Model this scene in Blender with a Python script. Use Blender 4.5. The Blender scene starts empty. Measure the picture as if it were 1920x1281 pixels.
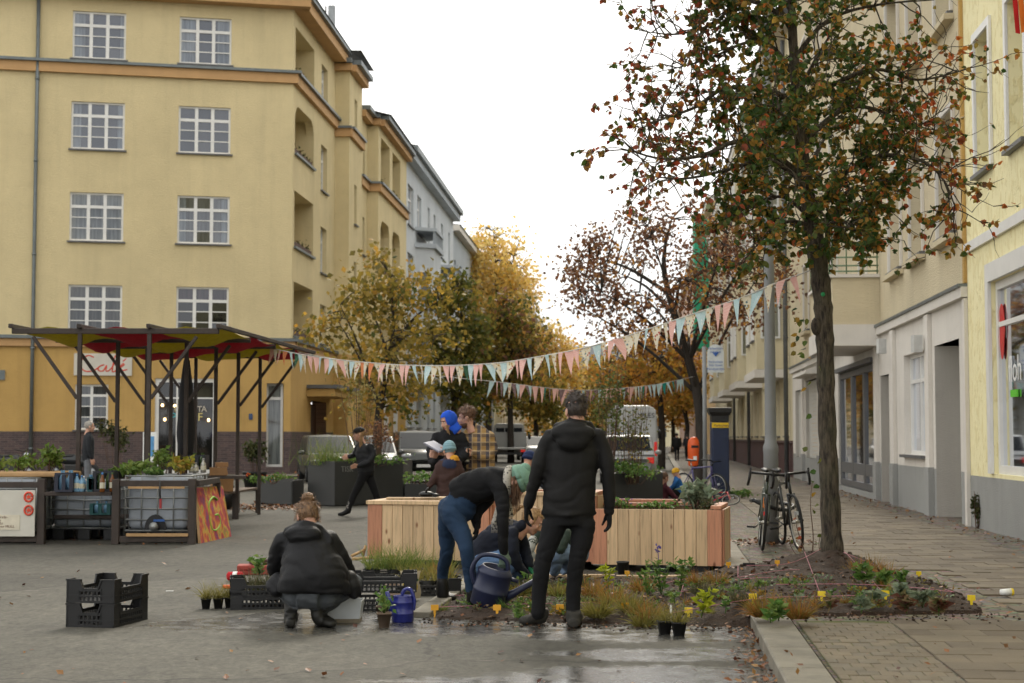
import bpy, math, random
from mathutils import Vector, Matrix, Quaternion, noise as mnoise
from mathutils.bvhtree import BVHTree
R = math.radians
rnd = random.Random(7)
scene = bpy.context.scene
COL = scene.collection
# ------------------------------------------------------------------ camera
CAMH, FPX, PITCH = 1.44, 3000.0, math.atan(180/3000.0)
cam_d = bpy.data.cameras.new('camera'); cam = bpy.data.objects.new('camera', cam_d); COL.objects.link(cam)
cam_d.sensor_width = 36; cam_d.lens = FPX/1920*36; cam_d.clip_end = 3000; cam_d.clip_start = .1
cam.location = (0, 0, CAMH); cam.rotation_euler = (R(90)+PITCH, 0, 0)
cam_d.dof.use_dof = True; cam_d.dof.focus_distance = 13.5; cam_d.dof.aperture_fstop = 4.0
scene.camera = cam
# ------------------------------------------------------------------ sky and sun (bright overcast, sun veiled, ahead over the street)
SUN_EL, SUN_AZ = R(38), R(8)           # azimuth measured from +Y towards +X
world = bpy.data.worlds.new('World'); scene.world = world; world.use_nodes = True
nt = world.node_tree; nt.nodes.clear()
def wn(t): return nt.nodes.new(t)
out = wn('ShaderNodeOutputWorld'); bg = wn('ShaderNodeBackground'); sky = wn('ShaderNodeTexSky')
sky.sky_type = 'NISHITA'; sky.sun_disc = False; sky.sun_elevation = SUN_EL; sky.sun_rotation = SUN_AZ
tc = wn('ShaderNodeTexCoord'); nz = wn('ShaderNodeTexNoise'); nz.inputs['Scale'].default_value = 2.2; nz.inputs['Detail'].default_value = 6
mp = wn('ShaderNodeMapping'); mp.inputs['Scale'].default_value = (1, 1, 3.2)
nt.links.new(tc.outputs['Generated'], mp.inputs[0]); nt.links.new(mp.outputs[0], nz.inputs['Vector'])
cr = wn('ShaderNodeValToRGB'); cr.color_ramp.elements[0].position = .3; cr.color_ramp.elements[0].color = (7.2, 7.6, 8.0, 1)
cr.color_ramp.elements[1].position = .62; cr.color_ramp.elements[1].color = (15.6, 15.2, 14.4, 1)
nt.links.new(nz.outputs[0], cr.inputs[0])
mx = wn('ShaderNodeMix'); mx.data_type = 'RGBA'; mx.inputs['Factor'].default_value = .9
nt.links.new(sky.outputs[0], mx.inputs['A']); nt.links.new(cr.outputs[0], mx.inputs['B'])
nt.links.new(mx.outputs['Result'], bg.inputs['Color']); bg.inputs['Strength'].default_value = .1
nt.links.new(bg.outputs[0], out.inputs[0])
sun_d = bpy.data.lights.new('sun', 'SUN'); sun_d.energy = 1.5; sun_d.angle = R(14); sun_d.color = (1, .92, .78)
sun = bpy.data.objects.new('sun', sun_d); COL.objects.link(sun); sun.location = (0, 0, 40)
sdir = Vector((math.sin(SUN_AZ)*math.cos(SUN_EL), math.cos(SUN_AZ)*math.cos(SUN_EL), math.sin(SUN_EL)))
sun.rotation_euler = sdir.to_track_quat('Z', 'Y').to_euler()
vs = scene.view_settings; vs.view_transform = 'Standard'; vs.look = 'None'; vs.exposure = 0.38; vs.gamma = 1.0; vs.use_curve_mapping = False
scene.cycles.max_bounces = 4; scene.cycles.diffuse_bounces = 2; scene.cycles.glossy_bounces = 2; scene.cycles.use_adaptive_sampling = True; scene.cycles.adaptive_threshold = .03; scene.cycles.transparent_max_bounces = 6; scene.cycles.use_denoising = True
# ------------------------------------------------------------------ places: pixel of the 1920 px photograph -> metres
CT, ST = math.cos(PITCH), math.sin(PITCH)
def P(u, v, Y):
    x, z = (u-960)/FPX, (640.5-v)/FPX
    d = Vector((x, CT-z*ST, ST+z*CT)); t = Y/d.y
    return Vector((d.x*t, Y, CAMH+d.z*t))
def G(u, v, z=0.0):
    x, zz = (u-960)/FPX, (640.5-v)/FPX
    d = Vector((x, CT-zz*ST, ST+zz*CT)); t = (z-CAMH)/d.z
    return Vector((d.x*t, d.y*t, z))
def V(*a): return Vector(a)
# ------------------------------------------------------------------ materials
MATS = {}
def lin(r, g, b): return tuple(((c/255)/12.92 if c/255 <= .04045 else ((c/255+.055)/1.055)**2.4) for c in (r, g, b))
class NT:
    def __init__(s, name):
        s.m = bpy.data.materials.new(name); s.m.use_nodes = True; s.t = s.m.node_tree
        s.b = s.t.nodes['Principled BSDF']; s.o = s.t.nodes['Material Output']
        s.pos = None
    def n(s, t, **kw):
        x = s.t.nodes.new(t)
        for k, v in kw.items(): setattr(x, k, v)
        return x
    def l(s, a, b): s.t.links.new(a, b)
    def P(s, obj=False):
        if s.pos is None:
            if obj: s.pos = s.n('ShaderNodeTexCoord').outputs['Object']
            else: s.pos = s.n('ShaderNodeNewGeometry').outputs['Position']
        return s.pos
    def noise(s, scale, detail=4, stretch=None, rough=.55, vec=None):
        n = s.n('ShaderNodeTexNoise'); n.inputs['Scale'].default_value = scale; n.inputs['Detail'].default_value = detail; n.inputs['Roughness'].default_value = rough
        v = vec or s.P()
        if stretch:
            m = s.n('ShaderNodeMapping'); m.inputs['Scale'].default_value = stretch; s.l(v, m.inputs[0]); v = m.outputs[0]
        s.l(v, n.inputs['Vector']); return n.outputs[0]
    def ramp(s, fac, stops, interp='LINEAR'):
        r = s.n('ShaderNodeValToRGB'); e = r.color_ramp.elements; r.color_ramp.interpolation = interp
        while len(e) < len(stops): e.new(.5)
        for q, (p, c) in zip(e, stops):
            q.position = p; q.color = (*c, 1) if not isinstance(c, (int, float)) else (c, c, c, 1)
        s.l(fac, r.inputs[0]); return r.outputs[0]
    def mix(s, f, a, b, mode='MIX'):
        m = s.n('ShaderNodeMix', data_type='RGBA', blend_type=mode)
        for k, v in (('Factor', f), ('A', a), ('B', b)):
            i = m.inputs[k] if k != 'Factor' else m.inputs[0]
            if k == 'A': i = m.inputs[6]
            if k == 'B': i = m.inputs[7]
            if isinstance(v, (int, float)): i.default_value = v if k == 'Factor' else (v, v, v, 1)
            elif isinstance(v, tuple): i.default_value = (*v[:3], 1)
            else: s.l(v, i)
        return m.outputs[2]
    def math(s, op, a, b=0.0):
        m = s.n('ShaderNodeMath', operation=op)
        for i, v in enumerate((a, b)):
            if isinstance(v, (int, float)): m.inputs[i].default_value = v
            else: s.l(v, m.inputs[i])
        return m.outputs[0]
    def bump(s, h, strength=.3, dist=.01):
        b = s.n('ShaderNodeBump'); b.inputs['Strength'].default_value = strength; b.inputs['Distance'].default_value = dist
        s.l(h, b.inputs['Height']); s.l(b.outputs[0], s.b.inputs['Normal'])
    def col(s, c):
        if isinstance(c, tuple): s.b.inputs['Base Color'].default_value = (*c[:3], 1)
        else: s.l(c, s.b.inputs['Base Color'])
def mat(name, c, rough=.7, var=.15, vs=5.0, bump=0.0, bs=60.0, metal=0.0, stretch=None, spec=.5, dirt=0.0, obj=False, bd=.01, coat=0.0, isl=0.0):
    if name in MATS: return MATS[name]
    k = NT(name); k.P(obj)
    lo = tuple(max(0, x*(1-var)) for x in c); hi = tuple(x*(1+var) for x in c)
    col = k.ramp(k.noise(vs, 5, stretch), [(.3, lo), (.7, hi)])
    if isl:
        g = k.n('ShaderNodeNewGeometry').outputs['Random Per Island']
        col = k.mix(1.0, col, k.ramp(g, [(0, (1-isl,)*3), (1, (1+isl,)*3)]), 'MULTIPLY')
    if dirt:
        f = k.ramp(k.noise(vs*.35, 6, rough=.65), [(.45, 0.0), (.75, dirt)])
        col = k.mix(f, col, (.05, .04, .03))
    k.col(col); k.b.inputs['Roughness'].default_value = rough; k.b.inputs['Metallic'].default_value = metal
    k.b.inputs['Specular IOR Level'].default_value = spec
    if coat: k.b.inputs['Coat Weight'].default_value = coat
    if bump: k.bump(k.noise(bs, 4, stretch), bump, bd)
    MATS[name] = k.m; return k.m
def leafmat(name, cols, trans=.35, rough=.5):
    if name in MATS: return MATS[name]
    k = NT(name); g = k.n('ShaderNodeNewGeometry').outputs['Random Per Island']
    c = k.ramp(g, [(i/len(cols), lin(*q)) for i, q in enumerate(cols)], 'LINEAR')
    c = k.mix(.5, c, k.ramp(k.noise(14, 3), [(.3, .55), (.7, 1.0)]), 'MULTIPLY')
    k.col(c); k.b.inputs['Roughness'].default_value = rough; k.b.inputs['Specular IOR Level'].default_value = .3
    tr = k.n('ShaderNodeBsdfTranslucent'); k.l(c, tr.inputs[0]); ms = k.n('ShaderNodeMixShader'); ms.inputs[0].default_value = trans
    k.l(k.b.outputs[0], ms.inputs[1]); k.l(tr.outputs[0], ms.inputs[2]); k.l(ms.outputs[0], k.o.inputs[0])
    MATS[name] = k.m; return k.m
def glassmat(name, tint=(.5, .55, .6), refl=.3):
    if name in MATS: return MATS[name]
    k = NT(name); k.t.nodes.remove(k.b)
    t = k.n('ShaderNodeBsdfTransparent'); t.inputs[0].default_value = (*tint, 1)
    g = k.n('ShaderNodeBsdfGlossy'); g.inputs['Roughness'].default_value = .03; g.inputs[0].default_value = (.9, .93, 1, 1)
    fr = k.n('ShaderNodeFresnel'); fr.inputs[0].default_value = 1.5
    f = k.math('MINIMUM', k.math('MULTIPLY', fr.outputs[0], 1.7*refl), .9)
    ms = k.n('ShaderNodeMixShader'); k.l(f, ms.inputs[0]); k.l(t.outputs[0], ms.inputs[1]); k.l(g.outputs[0], ms.inputs[2]); k.l(ms.outputs[0], k.o.inputs[0])
    MATS[name] = k.m; return k.m
def emitmat(name, c, s):
    if name in MATS: return MATS[name]
    k = NT(name); k.b.inputs['Emission Color'].default_value = (*c, 1); k.b.inputs['Emission Strength'].default_value = s; k.col(c); MATS[name] = k.m; return k.m
# ------------------------------------------------------------------ mesh building
def link(o, parent=None):
    COL.objects.link(o)
    if parent is not None: o.parent = parent
    return o
def tag(o, label=None, cat=None, group=None, kind=None):
    if label: o['label'] = label
    if cat: o['category'] = cat
    if group: o['group'] = group
    if kind: o['kind'] = kind
    return o
def thing(name, loc, label, cat, group=None, rz=0.0):
    o = bpy.data.objects.new(name, None); o.empty_display_size = .1; o.location = loc; o.rotation_euler = (0, 0, rz)
    COL.objects.link(o); return tag(o, label, cat, group)
def basis(d, side=None):
    d = d.normalized()
    s = side if side is not None else (V(0, 0, 1) if abs(d.z) < .9 else V(1, 0, 0))
    a = s - d*s.dot(d)
    if a.length < 1e-5: a = d.orthogonal()
    a.normalize(); return a, d.cross(a)
class MB:
    def __init__(s): s.v = []; s.f = []; s.mi = []; s.sm = []
    def add(s, vs, fs, mi=0, smooth=False):
        o = len(s.v); s.v += [tuple(x) for x in vs]
        for f in fs: s.f.append(tuple(i+o for i in f)); s.mi.append(mi); s.sm.append(smooth)
        return s
    def poly(s, pts, mi=0): return s.add(pts, [tuple(range(len(pts)))], mi)
    def box(s, c, size, rz=0.0, mi=0, M=None, taper=None):
        hx, hy, hz = size[0]/2, size[1]/2, size[2]/2; c = Vector(c); vs = []
        Mr = M or Matrix.Rotation(rz, 3, 'Z')
        for dz in (-1, 1):
            k = 1.0 if (dz < 0 or taper is None) else taper
            for dx, dy in ((-1, -1), (1, -1), (1, 1), (-1, 1)): vs.append(c + Mr @ V(dx*hx*k, dy*hy*k, dz*hz))
        return s.add(vs, [(3, 2, 1, 0), (4, 5, 6, 7), (0, 1, 5, 4), (1, 2, 6, 5), (2, 3, 7, 6), (3, 0, 4, 7)], mi)
    def bar(s, a, b, w, h=None, mi=0, side=None):
        a = Vector(a); b = Vector(b); h = h or w; x, y = basis(b-a, side)
        vs = [p + x*(i*h/2) + y*(j*w/2) for p in (a, b) for i, j in ((-1, -1), (1, -1), (1, 1), (-1, 1))]
        return s.add(vs, [(3, 2, 1, 0), (4, 5, 6, 7), (0, 1, 5, 4), (1, 2, 6, 5), (2, 3, 7, 6), (3, 0, 4, 7)], mi)
    def tube(s, pts, r, n=8, mi=0, cap=True, smooth=True, side=None):
        pts = [Vector(p) for p in pts]; k = len(pts)
        if not isinstance(r, (list, tuple)): r = [r]*k
        vs = []; prev = side
        for i, p in enumerate(pts):
            d = pts[min(i+1, k-1)] - pts[max(i-1, 0)]
            if d.length < 1e-7: d = V(0, 0, 1)
            a, b = basis(d, prev); prev = a
            ra, rb = r[i] if isinstance(r[i], (list, tuple)) else (r[i], r[i])
            for j in range(n):
                t = 2*math.pi*j/n; vs.append(p + a*(math.cos(t)*ra) + b*(math.sin(t)*rb))
        fs = [(i*n+j, i*n+(j+1) % n, (i+1)*n+(j+1) % n, (i+1)*n+j) for i in range(k-1) for j in range(n)]
        if cap: fs += [tuple(reversed(range(n))), tuple(range((k-1)*n, k*n))]
        return s.add(vs, fs, mi, smooth)
    def lathe(s, c, prof, n=16, mi=0, M=None, cap=True):
        c = Vector(c); M = M or Matrix.Identity(3); vs = []
        for r, z in prof:
            for j in range(n): t = 2*math.pi*j/n; vs.append(c + M @ V(r*math.cos(t), r*math.sin(t), z))
        k = len(prof); fs = [(i*n+j, i*n+(j+1) % n, (i+1)*n+(j+1) % n, (i+1)*n+j) for i in range(k-1) for j in range(n)]
        if cap: fs += [tuple(reversed(range(n))), tuple(range((k-1)*n, k*n))]
        return s.add(vs, fs, mi, True)
    def ell(s, c, rad, n=12, m=8, mi=0, M=None):
        prof = []
        c = Vector(c); M = M or Matrix.Identity(3); vs = [c + M @ V(0, 0, -rad[2])]
        for i in range(1, m):
            ph = -math.pi/2 + math.pi*i/m
            for j in range(n): t = 2*math.pi*j/n; vs.append(c + M @ V(rad[0]*math.cos(ph)*math.cos(t), rad[1]*math.cos(ph)*math.sin(t), rad[2]*math.sin(ph)))
        vs.append(c + M @ V(0, 0, rad[2])); fs = [(0, 1+(j+1) % n, 1+j) for j in range(n)]
        for i in range(m-2):
            for j in range(n): a = 1+i*n; fs.append((a+j, a+(j+1) % n, a+n+(j+1) % n, a+n+j))
        a = 1+(m-2)*n; fs += [(a+j, a+(j+1) % n, len(vs)-1) for j in range(n)]
        return s.add(vs, fs, mi, True)
    def prism(s, pts, ext, mi=0):
        """closed outline pts (3-D), pushed along ext"""
        n = len(pts); pts = [Vector(p) for p in pts]; ext = Vector(ext)
        return s.add(pts+[p+ext for p in pts], [tuple(reversed(range(n))), tuple(range(n, 2*n))]+[(i, (i+1) % n, n+(i+1) % n, n+i) for i in range(n)], mi)
    def merge(s, o, M=None, mi0=0):
        vs = o.v if M is None else [tuple(M @ Vector(p)) for p in o.v]
        k = len(s.v); s.v += vs
        for f, m, q in zip(o.f, o.mi, o.sm): s.f.append(tuple(i+k for i in f)); s.mi.append(m+mi0); s.sm.append(q)
        return s
    def mesh(s, name, mats, org=None):
        me = bpy.data.meshes.new(name)
        vs = s.v if org is None else [(x-org[0], y-org[1], z-org[2]) for x, y, z in s.v]
        me.from_pydata(vs, [], s.f)
        if not isinstance(mats, (list, tuple)): mats = [mats]
        for m in mats: me.materials.append(m)
        if any(s.mi): me.polygons.foreach_set('material_index', s.mi)
        me.polygons.foreach_set('use_smooth', s.sm); me.update(); return me
    def build(s, name, mats, parent=None, bevel=0.0, local=False, label=None):
        """verts are world coordinates unless local; parent keeps them where they are"""
        org = None
        if parent is not None and not local:
            Mi = wmat(parent).inverted(); s.v = [tuple(Mi @ Vector(p)) for p in s.v]
        o = bpy.data.objects.new(name, s.mesh(name, mats)); link(o, parent)
        if bevel:
            b = o.modifiers.new('bevel', 'BEVEL'); b.width = bevel; b.segments = 2; b.limit_method = 'ANGLE'; b.angle_limit = R(50)
        if label: o['label'] = label
        return o
def wmat(o):
    m = Matrix.LocRotScale(o.location, o.rotation_euler, o.scale)
    return wmat(o.parent) @ m if o.parent else m
def copy_tree(o, parent=None):
    c = o.copy(); COL.objects.link(c); c.parent = parent
    for ch in list(o.children): copy_tree(ch, c)
    return c
def text(name, s, M, size, m, parent=None, ext=.002, align='LEFT', sx=1.0):
    cu = bpy.data.curves.new(name, 'FONT'); cu.body = s; cu.size = size; cu.extrude = ext; cu.align_x = align; cu.resolution_u = 3
    t = bpy.data.objects.new(name, cu); COL.objects.link(t)
    bpy.context.view_layer.update()
    me = bpy.data.meshes.new_from_object(t.evaluated_get(bpy.context.evaluated_depsgraph_get()))
    bpy.data.objects.remove(t); me.materials.clear(); me.materials.append(m)
    MM = M @ Matrix.Diagonal((sx, 1, 1, 1))
    if parent is not None: MM = wmat(parent).inverted() @ MM
    me.transform(MM); o = bpy.data.objects.new(name, me); return link(o, parent)
def frameM(o, xd, zd):
    """text frame: origin, x direction, up direction"""
    x = Vector(xd).normalized(); z = Vector(zd); z = (z-x*z.dot(x)).normalized(); n = x.cross(z)
    return Matrix(((x.x, z.x, n.x, o[0]), (x.y, z.y, n.y, o[1]), (x.z, z.z, n.z, o[2]), (0, 0, 0, 1)))
# ================================================================== SETTING: ground
def asphalt():
    k = NT('asphalt'); p = k.P()
    big = k.ramp(k.noise(.5, 6, rough=.6), [(.3, lin(73, 71, 64)), (.7, lin(91, 88, 79))])
    sp = k.ramp(k.noise(24, 8, rough=.85), [(.33, .5), (.67, 1.5)])
    c = k.mix(1.0, big, sp, 'MULTIPLY'); c = k.mix(1.0, c, k.ramp(k.noise(9, 7, (1, .5, 1), rough=.8), [(.36, .72), (.64, 1.3)]), 'MULTIPLY')
    cv = k.n('ShaderNodeTexVoronoi', feature='DISTANCE_TO_EDGE'); cv.inputs['Scale'].default_value = .16; wv = k.n('ShaderNodeVectorMath', operation='ADD'); k.l(p, wv.inputs[0]); nn_ = k.n('ShaderNodeTexNoise'); nn_.inputs['Scale'].default_value = 1.1; nn_.inputs['Detail'].default_value = 6; k.l(p, nn_.inputs[0]); k.l(nn_.outputs['Color'], wv.inputs[1]); k.l(wv.outputs[0], cv.inputs[0])
    cl_ = k.n('ShaderNodeTexVoronoi'); cl_.inputs['Scale'].default_value = .16; k.l(wv.outputs[0], cl_.inputs[0]); sx_ = k.n('ShaderNodeSeparateXYZ'); k.l(cl_.outputs['Color'], sx_.inputs[0]); c = k.mix(1.0, c, k.ramp(sx_.outputs[0], [(0, .8), (1, 1.12)]), 'MULTIPLY')
    c = k.mix(k.ramp(cv.outputs[0], [(.0, .75), (.004, 0.0)]), c, lin(46, 44, 42))
    c = k.mix(k.ramp(k.noise(3.5, 8, rough=.75), [(.55, 0.0), (.75, .5)]), c, lin(54, 52, 49))
    # repaired seams and dry dust
    c = k.mix(k.ramp(k.noise(1.3, 8, rough=.7), [(.52, 0.0), (.72, .35)]), c, lin(106, 100, 90))
    # spilt water: three patches with ragged outlines
    wet = None
    sep = k.n('ShaderNodeSeparateXYZ'); k.l(p, sep.inputs[0])
    def spot(x, y, rx, ry):
        a = k.math('DIVIDE', k.math('SUBTRACT', sep.outputs[0], x), rx); b = k.math('DIVIDE', k.math('SUBTRACT', sep.outputs[1], y), ry)
        d = k.math('ADD', k.math('MULTIPLY', a, a), k.math('MULTIPLY', b, b)); return k.math('SUBTRACT', 1.0, d)
    for a in ((1.05, 11.9, 1.3, .6), (.05, 12.2, 1.7, .5), (1.1, 10.75, 1.0, .4), (.9, 9.7, 1.3, .6), (-1.35, 12.6, 1.6, .85), (.2, 9.5, 1.1, .4), (-.75, 13.1, .8, .9), (.6, 8.9, 1.2, .5)):
        s_ = spot(*a); wet = s_ if wet is None else k.math('MAXIMUM', wet, s_)
    wn_ = k.math('ADD', wet, k.math('MULTIPLY', k.math('SUBTRACT', k.noise(2.6, 7, (1, .45, 1), rough=.62), .5), 2.6))
    f = k.ramp(wn_, [(.3, 0.0), (.62, 1.0)])
    c = k.mix(f, c, k.mix(1.0, c, .4, 'MULTIPLY'))
    # chalk marks and a few soil crumbs
    ch = k.math('MULTIPLY', k.ramp(k.noise(7, 5, (.3, 3, 1)), [(.66, 0.0), (.72, .55)]), k.ramp(k.noise(.9, 3), [(.5, 0.0), (.62, 1.0)]))
    c = k.mix(ch, c, lin(188, 170, 168)); k.col(c)
    k.b.inputs['Specular IOR Level'].default_value = .3
    pud = k.ramp(wn_, [(.12, 0.0), (.5, 1.0)])
    k.b.inputs['Roughness'].default_value = .8; k.b.inputs['Coat IOR'].default_value = 1.4; k.l(pud, k.b.inputs['Coat Weight']); k.l(k.ramp(k.noise(6, 4), [(.35, .14), (.7, .36)]), k.b.inputs['Coat Roughness'])
    h = k.noise(170, 3); bm = k.n('ShaderNodeBump'); bm.inputs['Distance'].default_value = .006
    k.l(h, bm.inputs['Height']); bm.inputs['Strength'].default_value = .5; k.l(bm.outputs[0], k.b.inputs['Normal'])
    return k.m
ASPH = asphalt()
g = MB().poly([(-1500, -200, 0), (1500, -200, 0), (1500, 2600, 0), (-1500, 2600, 0)]).build('ground', ASPH); tag(g, 'grey patched asphalt of the square with wet patches', kind='structure')
# right-hand pavement: kerb line x = .69+.0915 Y, wall line x = 4.97+.085 Y
KD = V(.0915, 1, 0).normalized(); KN = V(KD.y, -KD.x, 0)        # along the kerb, and across towards the houses
def K(s, t, z=0.0): q = V(.69, 0, 0) + KD*s + KN*t; return V(q.x, q.y, z)
PZ = .085
pv_base = mat('pavement_bed', lin(104, 95, 84), .9, .2, 1.5, .6, 70)
def mosaic():
    k = NT('mosaic_paving'); v = k.n('ShaderNodeTexVoronoi', feature='DISTANCE_TO_EDGE'); v.inputs['Scale'].default_value = 11; k.l(k.P(), v.inputs[0])
    v2 = k.n('ShaderNodeTexVoronoi'); v2.inputs['Scale'].default_value = 11; k.l(k.P(), v2.inputs[0])
    st = k.mix(.35, k.ramp(k.noise(3, 5), [(.3, lin(92, 83, 71)), (.7, lin(124, 113, 97))]), v2.outputs['Color'], 'SOFT_LIGHT')
    j = k.ramp(v.outputs[0], [(.02, 0.0), (.09, 1.0)]); k.col(k.mix(j, lin(62, 58, 46), st)); k.b.inputs['Roughness'].default_value = .85
    k.bump(j, .6, .012); return k.m
MOS = mosaic()
pave = MB().poly([K(2, .3, PZ-.012), K(2, 5.2, PZ-.012), K(240, 4.7, PZ-.012), K(240, .3, PZ-.012)]).build('pavement', MOS); tag(pave, kind='structure')
SLAB = [mat('pavement_slab_%d' % i, lin(*c), .82, .16, 2.2, .5, 90, dirt=.35) for i, c in enumerate(((113, 102, 84), (106, 95, 79), (118, 107, 88), (100, 89, 73)))]
def pieces(parent, name, mats, cells, h, stuff_name, cap=300):
    """cells: (origin, du, dv): alike pieces; the nearest become parts, the rest one part"""
    cells.sort(key=lambda c: c[0].y); base = {}
    mb = MB()
    for i, (o, a, b) in enumerate(cells):
        dz = rnd.uniform(-.004, .004); mi = rnd.randrange(len(mats))
        if i < cap:
            key = (round(a.length, 2), round(b.length, 2), mi)
            if key not in base:
                q = MB(); la, lb = a.length, b.length; e = .004
                q.add([(0, 0, -h), (la, 0, -h), (la, lb, -h), (0, lb, -h), (0, 0, -e), (la, 0, -e), (la, lb, -e), (0, lb, -e), (e, e, 0), (la-e, e, 0), (la-e, lb-e, 0), (e, lb-e, 0)],
                      [(0, 1, 5, 4), (1, 2, 6, 5), (2, 3, 7, 6), (3, 0, 4, 7), (4, 5, 9, 8), (5, 6, 10, 9), (6, 7, 11, 10), (7, 4, 8, 11), (8, 9, 10, 11)])
                base[key] = q.mesh(name, mats[mi])
            ob = bpy.data.objects.new(name, base[key]); link(ob, parent); ob.location = (o.x, o.y, o.z+dz)
            ob.rotation_euler = (rnd.uniform(-.006, .006), rnd.uniform(-.006, .006), math.atan2(a.y, a.x)+rnd.uniform(-.01, .01))
        else:
            z = V(0, 0, h); o = o + V(0, 0, dz)
            mb.add([o-z, o+a-z, o+a+b-z, o+b-z, o, o+a, o+a+b, o+b], [(4, 5, 6, 7), (0, 1, 5, 4), (1, 2, 6, 5), (2, 3, 7, 6), (3, 0, 4, 7)], mi)
    if mb.v: tag(mb.build(stuff_name, mats, parent), kind='stuff')
cells = []
for i in range(120):                      # walking strip of concrete slabs, laid in courses across the pavement
    s0 = 7.6+i*.33
    for j in range(-1, 9):
        t0 = 1.02+(j+(i % 2)*.5)*.36; t1 = t0+.3565
        t0, t1 = max(t0, 1.02), min(t1, 3.55)
        if t1-t0 < .08 or s0+.33 > 45: continue
        if 12.1 < s0+.2 < 16.9 and t0 < 2.1: continue       # left open for the tree bed
        cells.append((K(s0, t0, PZ), KN*(t1-t0-.0), KD*.3265))
pieces(pave, 'paving_slab', SLAB, cells, .04, 'far_paving_slab', 300)
def mossy():
    k = NT('mossy_paver'); c = k.ramp(k.noise(4, 6), [(.3, lin(98, 90, 76)), (.7, lin(122, 113, 97))])
    c = k.mix(k.ramp(k.noise(9, 6, rough=.7), [(.58, 0.0), (.74, .7)]), c, lin(92, 96, 50)); k.col(c); k.b.inputs['Roughness'].default_value = .85; k.bump(k.noise(120, 4), .5, .008); return k.m
cells = []
for i in range(24):
    s0 = 8.0+i*.165
    if s0 > 12.0: break
    for j in range(8):
        t0 = .325+(j-(i % 2)*.5)*.125; t1 = t0+.1215; t0, t1 = max(t0, .325), min(t1, 1.0)
        if t1-t0 > .03: cells.append((K(s0, t0, PZ), KN*(t1-t0), KD*.1615))
pieces(pave, 'paver', [mossy(), SLAB[0], SLAB[2]], cells, .03, 'far_paver', 300)
MOSS = mat('joint_moss', lin(84, 88, 44), .95, .4, 9, .6, 60)
MB().poly([K(6, .32, PZ-.006), K(6, 1.0, PZ-.006), K(12.1, 1.0, PZ-.006), K(12.1, .32, PZ-.006)]).build('joint_moss', MOSS, pave)
KERB = mat('granite_kerb', lin(130, 124, 110), .8, .2, 5, .5, 110, dirt=.5)
kerb = bpy.data.objects.new('kerb', None); COL.objects.link(kerb); tag(kerb, kind='structure')
s = 6.5
while s < 130:
    L = rnd.uniform(.9, 1.15) if s < 40 else 4.0
    if not 12.05 < s+L*.5 < 16.6:
        q = MB(); e = .012; pr = [(0, 0), (0, PZ+.02-e), (e, PZ+.02), (.28-e, PZ+.02), (.28, PZ+.02-e), (.28, 0)]
        a = [K(s, t, z) for t, z in pr]; q.prism(a, KD*(L-.012)); q.build('kerb_stone', KERB, kerb)
    s += L
# left pavement along the corner house
lp = MB().prism([V(-45, 49.6, 0), V(-8.6, 55.2, 0), V(-5.0, 58.5, 0), V(-2.2, 112, 0), V(-6, 112, 0), V(-9, 62, 0), V(-45, 53.5, 0)], (0, 0, .1)).build('pavement', MOS); tag(lp, kind='structure')
# ================================================================== BUILDINGS
def plaster(name, c, streak=.18, bs=22, tr=.5):
    if name in MATS: return MATS[name]
    k = NT(name); lo = tuple(x*.9 for x in c); hi = tuple(min(x*1.06, .9) for x in c)
    b = k.ramp(k.noise(.45, 7, rough=.62), [(.3, lo), (.7, hi)])
    b = k.mix(k.ramp(k.noise(2.4, 8, rough=.7), [(.5, 0.0), (.78, .22)]), b, tuple(x*.7 for x in c))
    st = k.ramp(k.noise(1.0, 6, (2.2, 2.2, .14), rough=.65), [(.5, 0.0), (.8, streak)])
    k.col(k.mix(st, b, tuple(x*.45 for x in c))); k.b.inputs['Roughness'].default_value = .92; k.b.inputs['Specular IOR Level'].default_value = .2
    k.bump(k.noise(bs*.6, 6, (.7, .7, 3.0), rough=.7), tr*1.4, .04); MATS[name] = k.m; return k.m
def brickmat(name, c1, c2, mortar, sc=1.0):
    k = NT(name); uv = k.n('ShaderNodeTexCoord').outputs['UV']; br = k.n('ShaderNodeTexBrick')
    k.l(k.n('ShaderNodeUVMap').outputs[0], br.inputs[0]); br.inputs['Scale'].default_value = 1; br.inputs['Brick Width'].default_value = .25*sc; br.inputs['Row Height'].default_value = .078*sc
    br.inputs['Mortar Size'].default_value = .007; br.inputs['Color1'].default_value = (*c1, 1); br.inputs['Color2'].default_value = (*c2, 1); br.inputs['Mortar'].default_value = (*mortar, 1)
    k.col(k.mix(k.ramp(k.noise(2, 5), [(.3, .0), (.7, .3)]), br.outputs[0], (.02, .02, .02))); k.b.inputs['Roughness'].default_value = .75; k.bump(k.math('SUBTRACT', 1.0, br.outputs[1]), .5, .01); return k.m
YW = plaster('yellow_render', lin(219, 201, 156), .2); OW = plaster('ochre_render', lin(200, 163, 100), .3); OB = mat('orange_band', lin(192, 152, 104), .85, .08, 2)
ZINC = mat('zinc', lin(112, 118, 118), .5, .15, 3, metal=.5); WHT = mat('white_frame', lin(226, 224, 218), .45, .05, 3)
BRK = brickmat('plinth_brick', lin(98, 78, 74), lin(72, 58, 60), lin(110, 98, 90)); SILL = mat('sill_slate', lin(96, 96, 96), .5, .1, 4)
ROOF = mat('roof_slate', lin(92, 94, 96), .6, .2, 2, .4, 30); DARK = mat('dark_room', lin(44, 42, 40), .9, .3, .9); IRON = mat('black_iron', lin(38, 38, 36), .5, .1, 9)
GL = [glassmat('window_glass', (.62, .66, .7), 1.0), glassmat('window_glass_sky', (.6, .66, .74), 1.5), glassmat('shop_glass', (.75, .77, .77), .8)]
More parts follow.
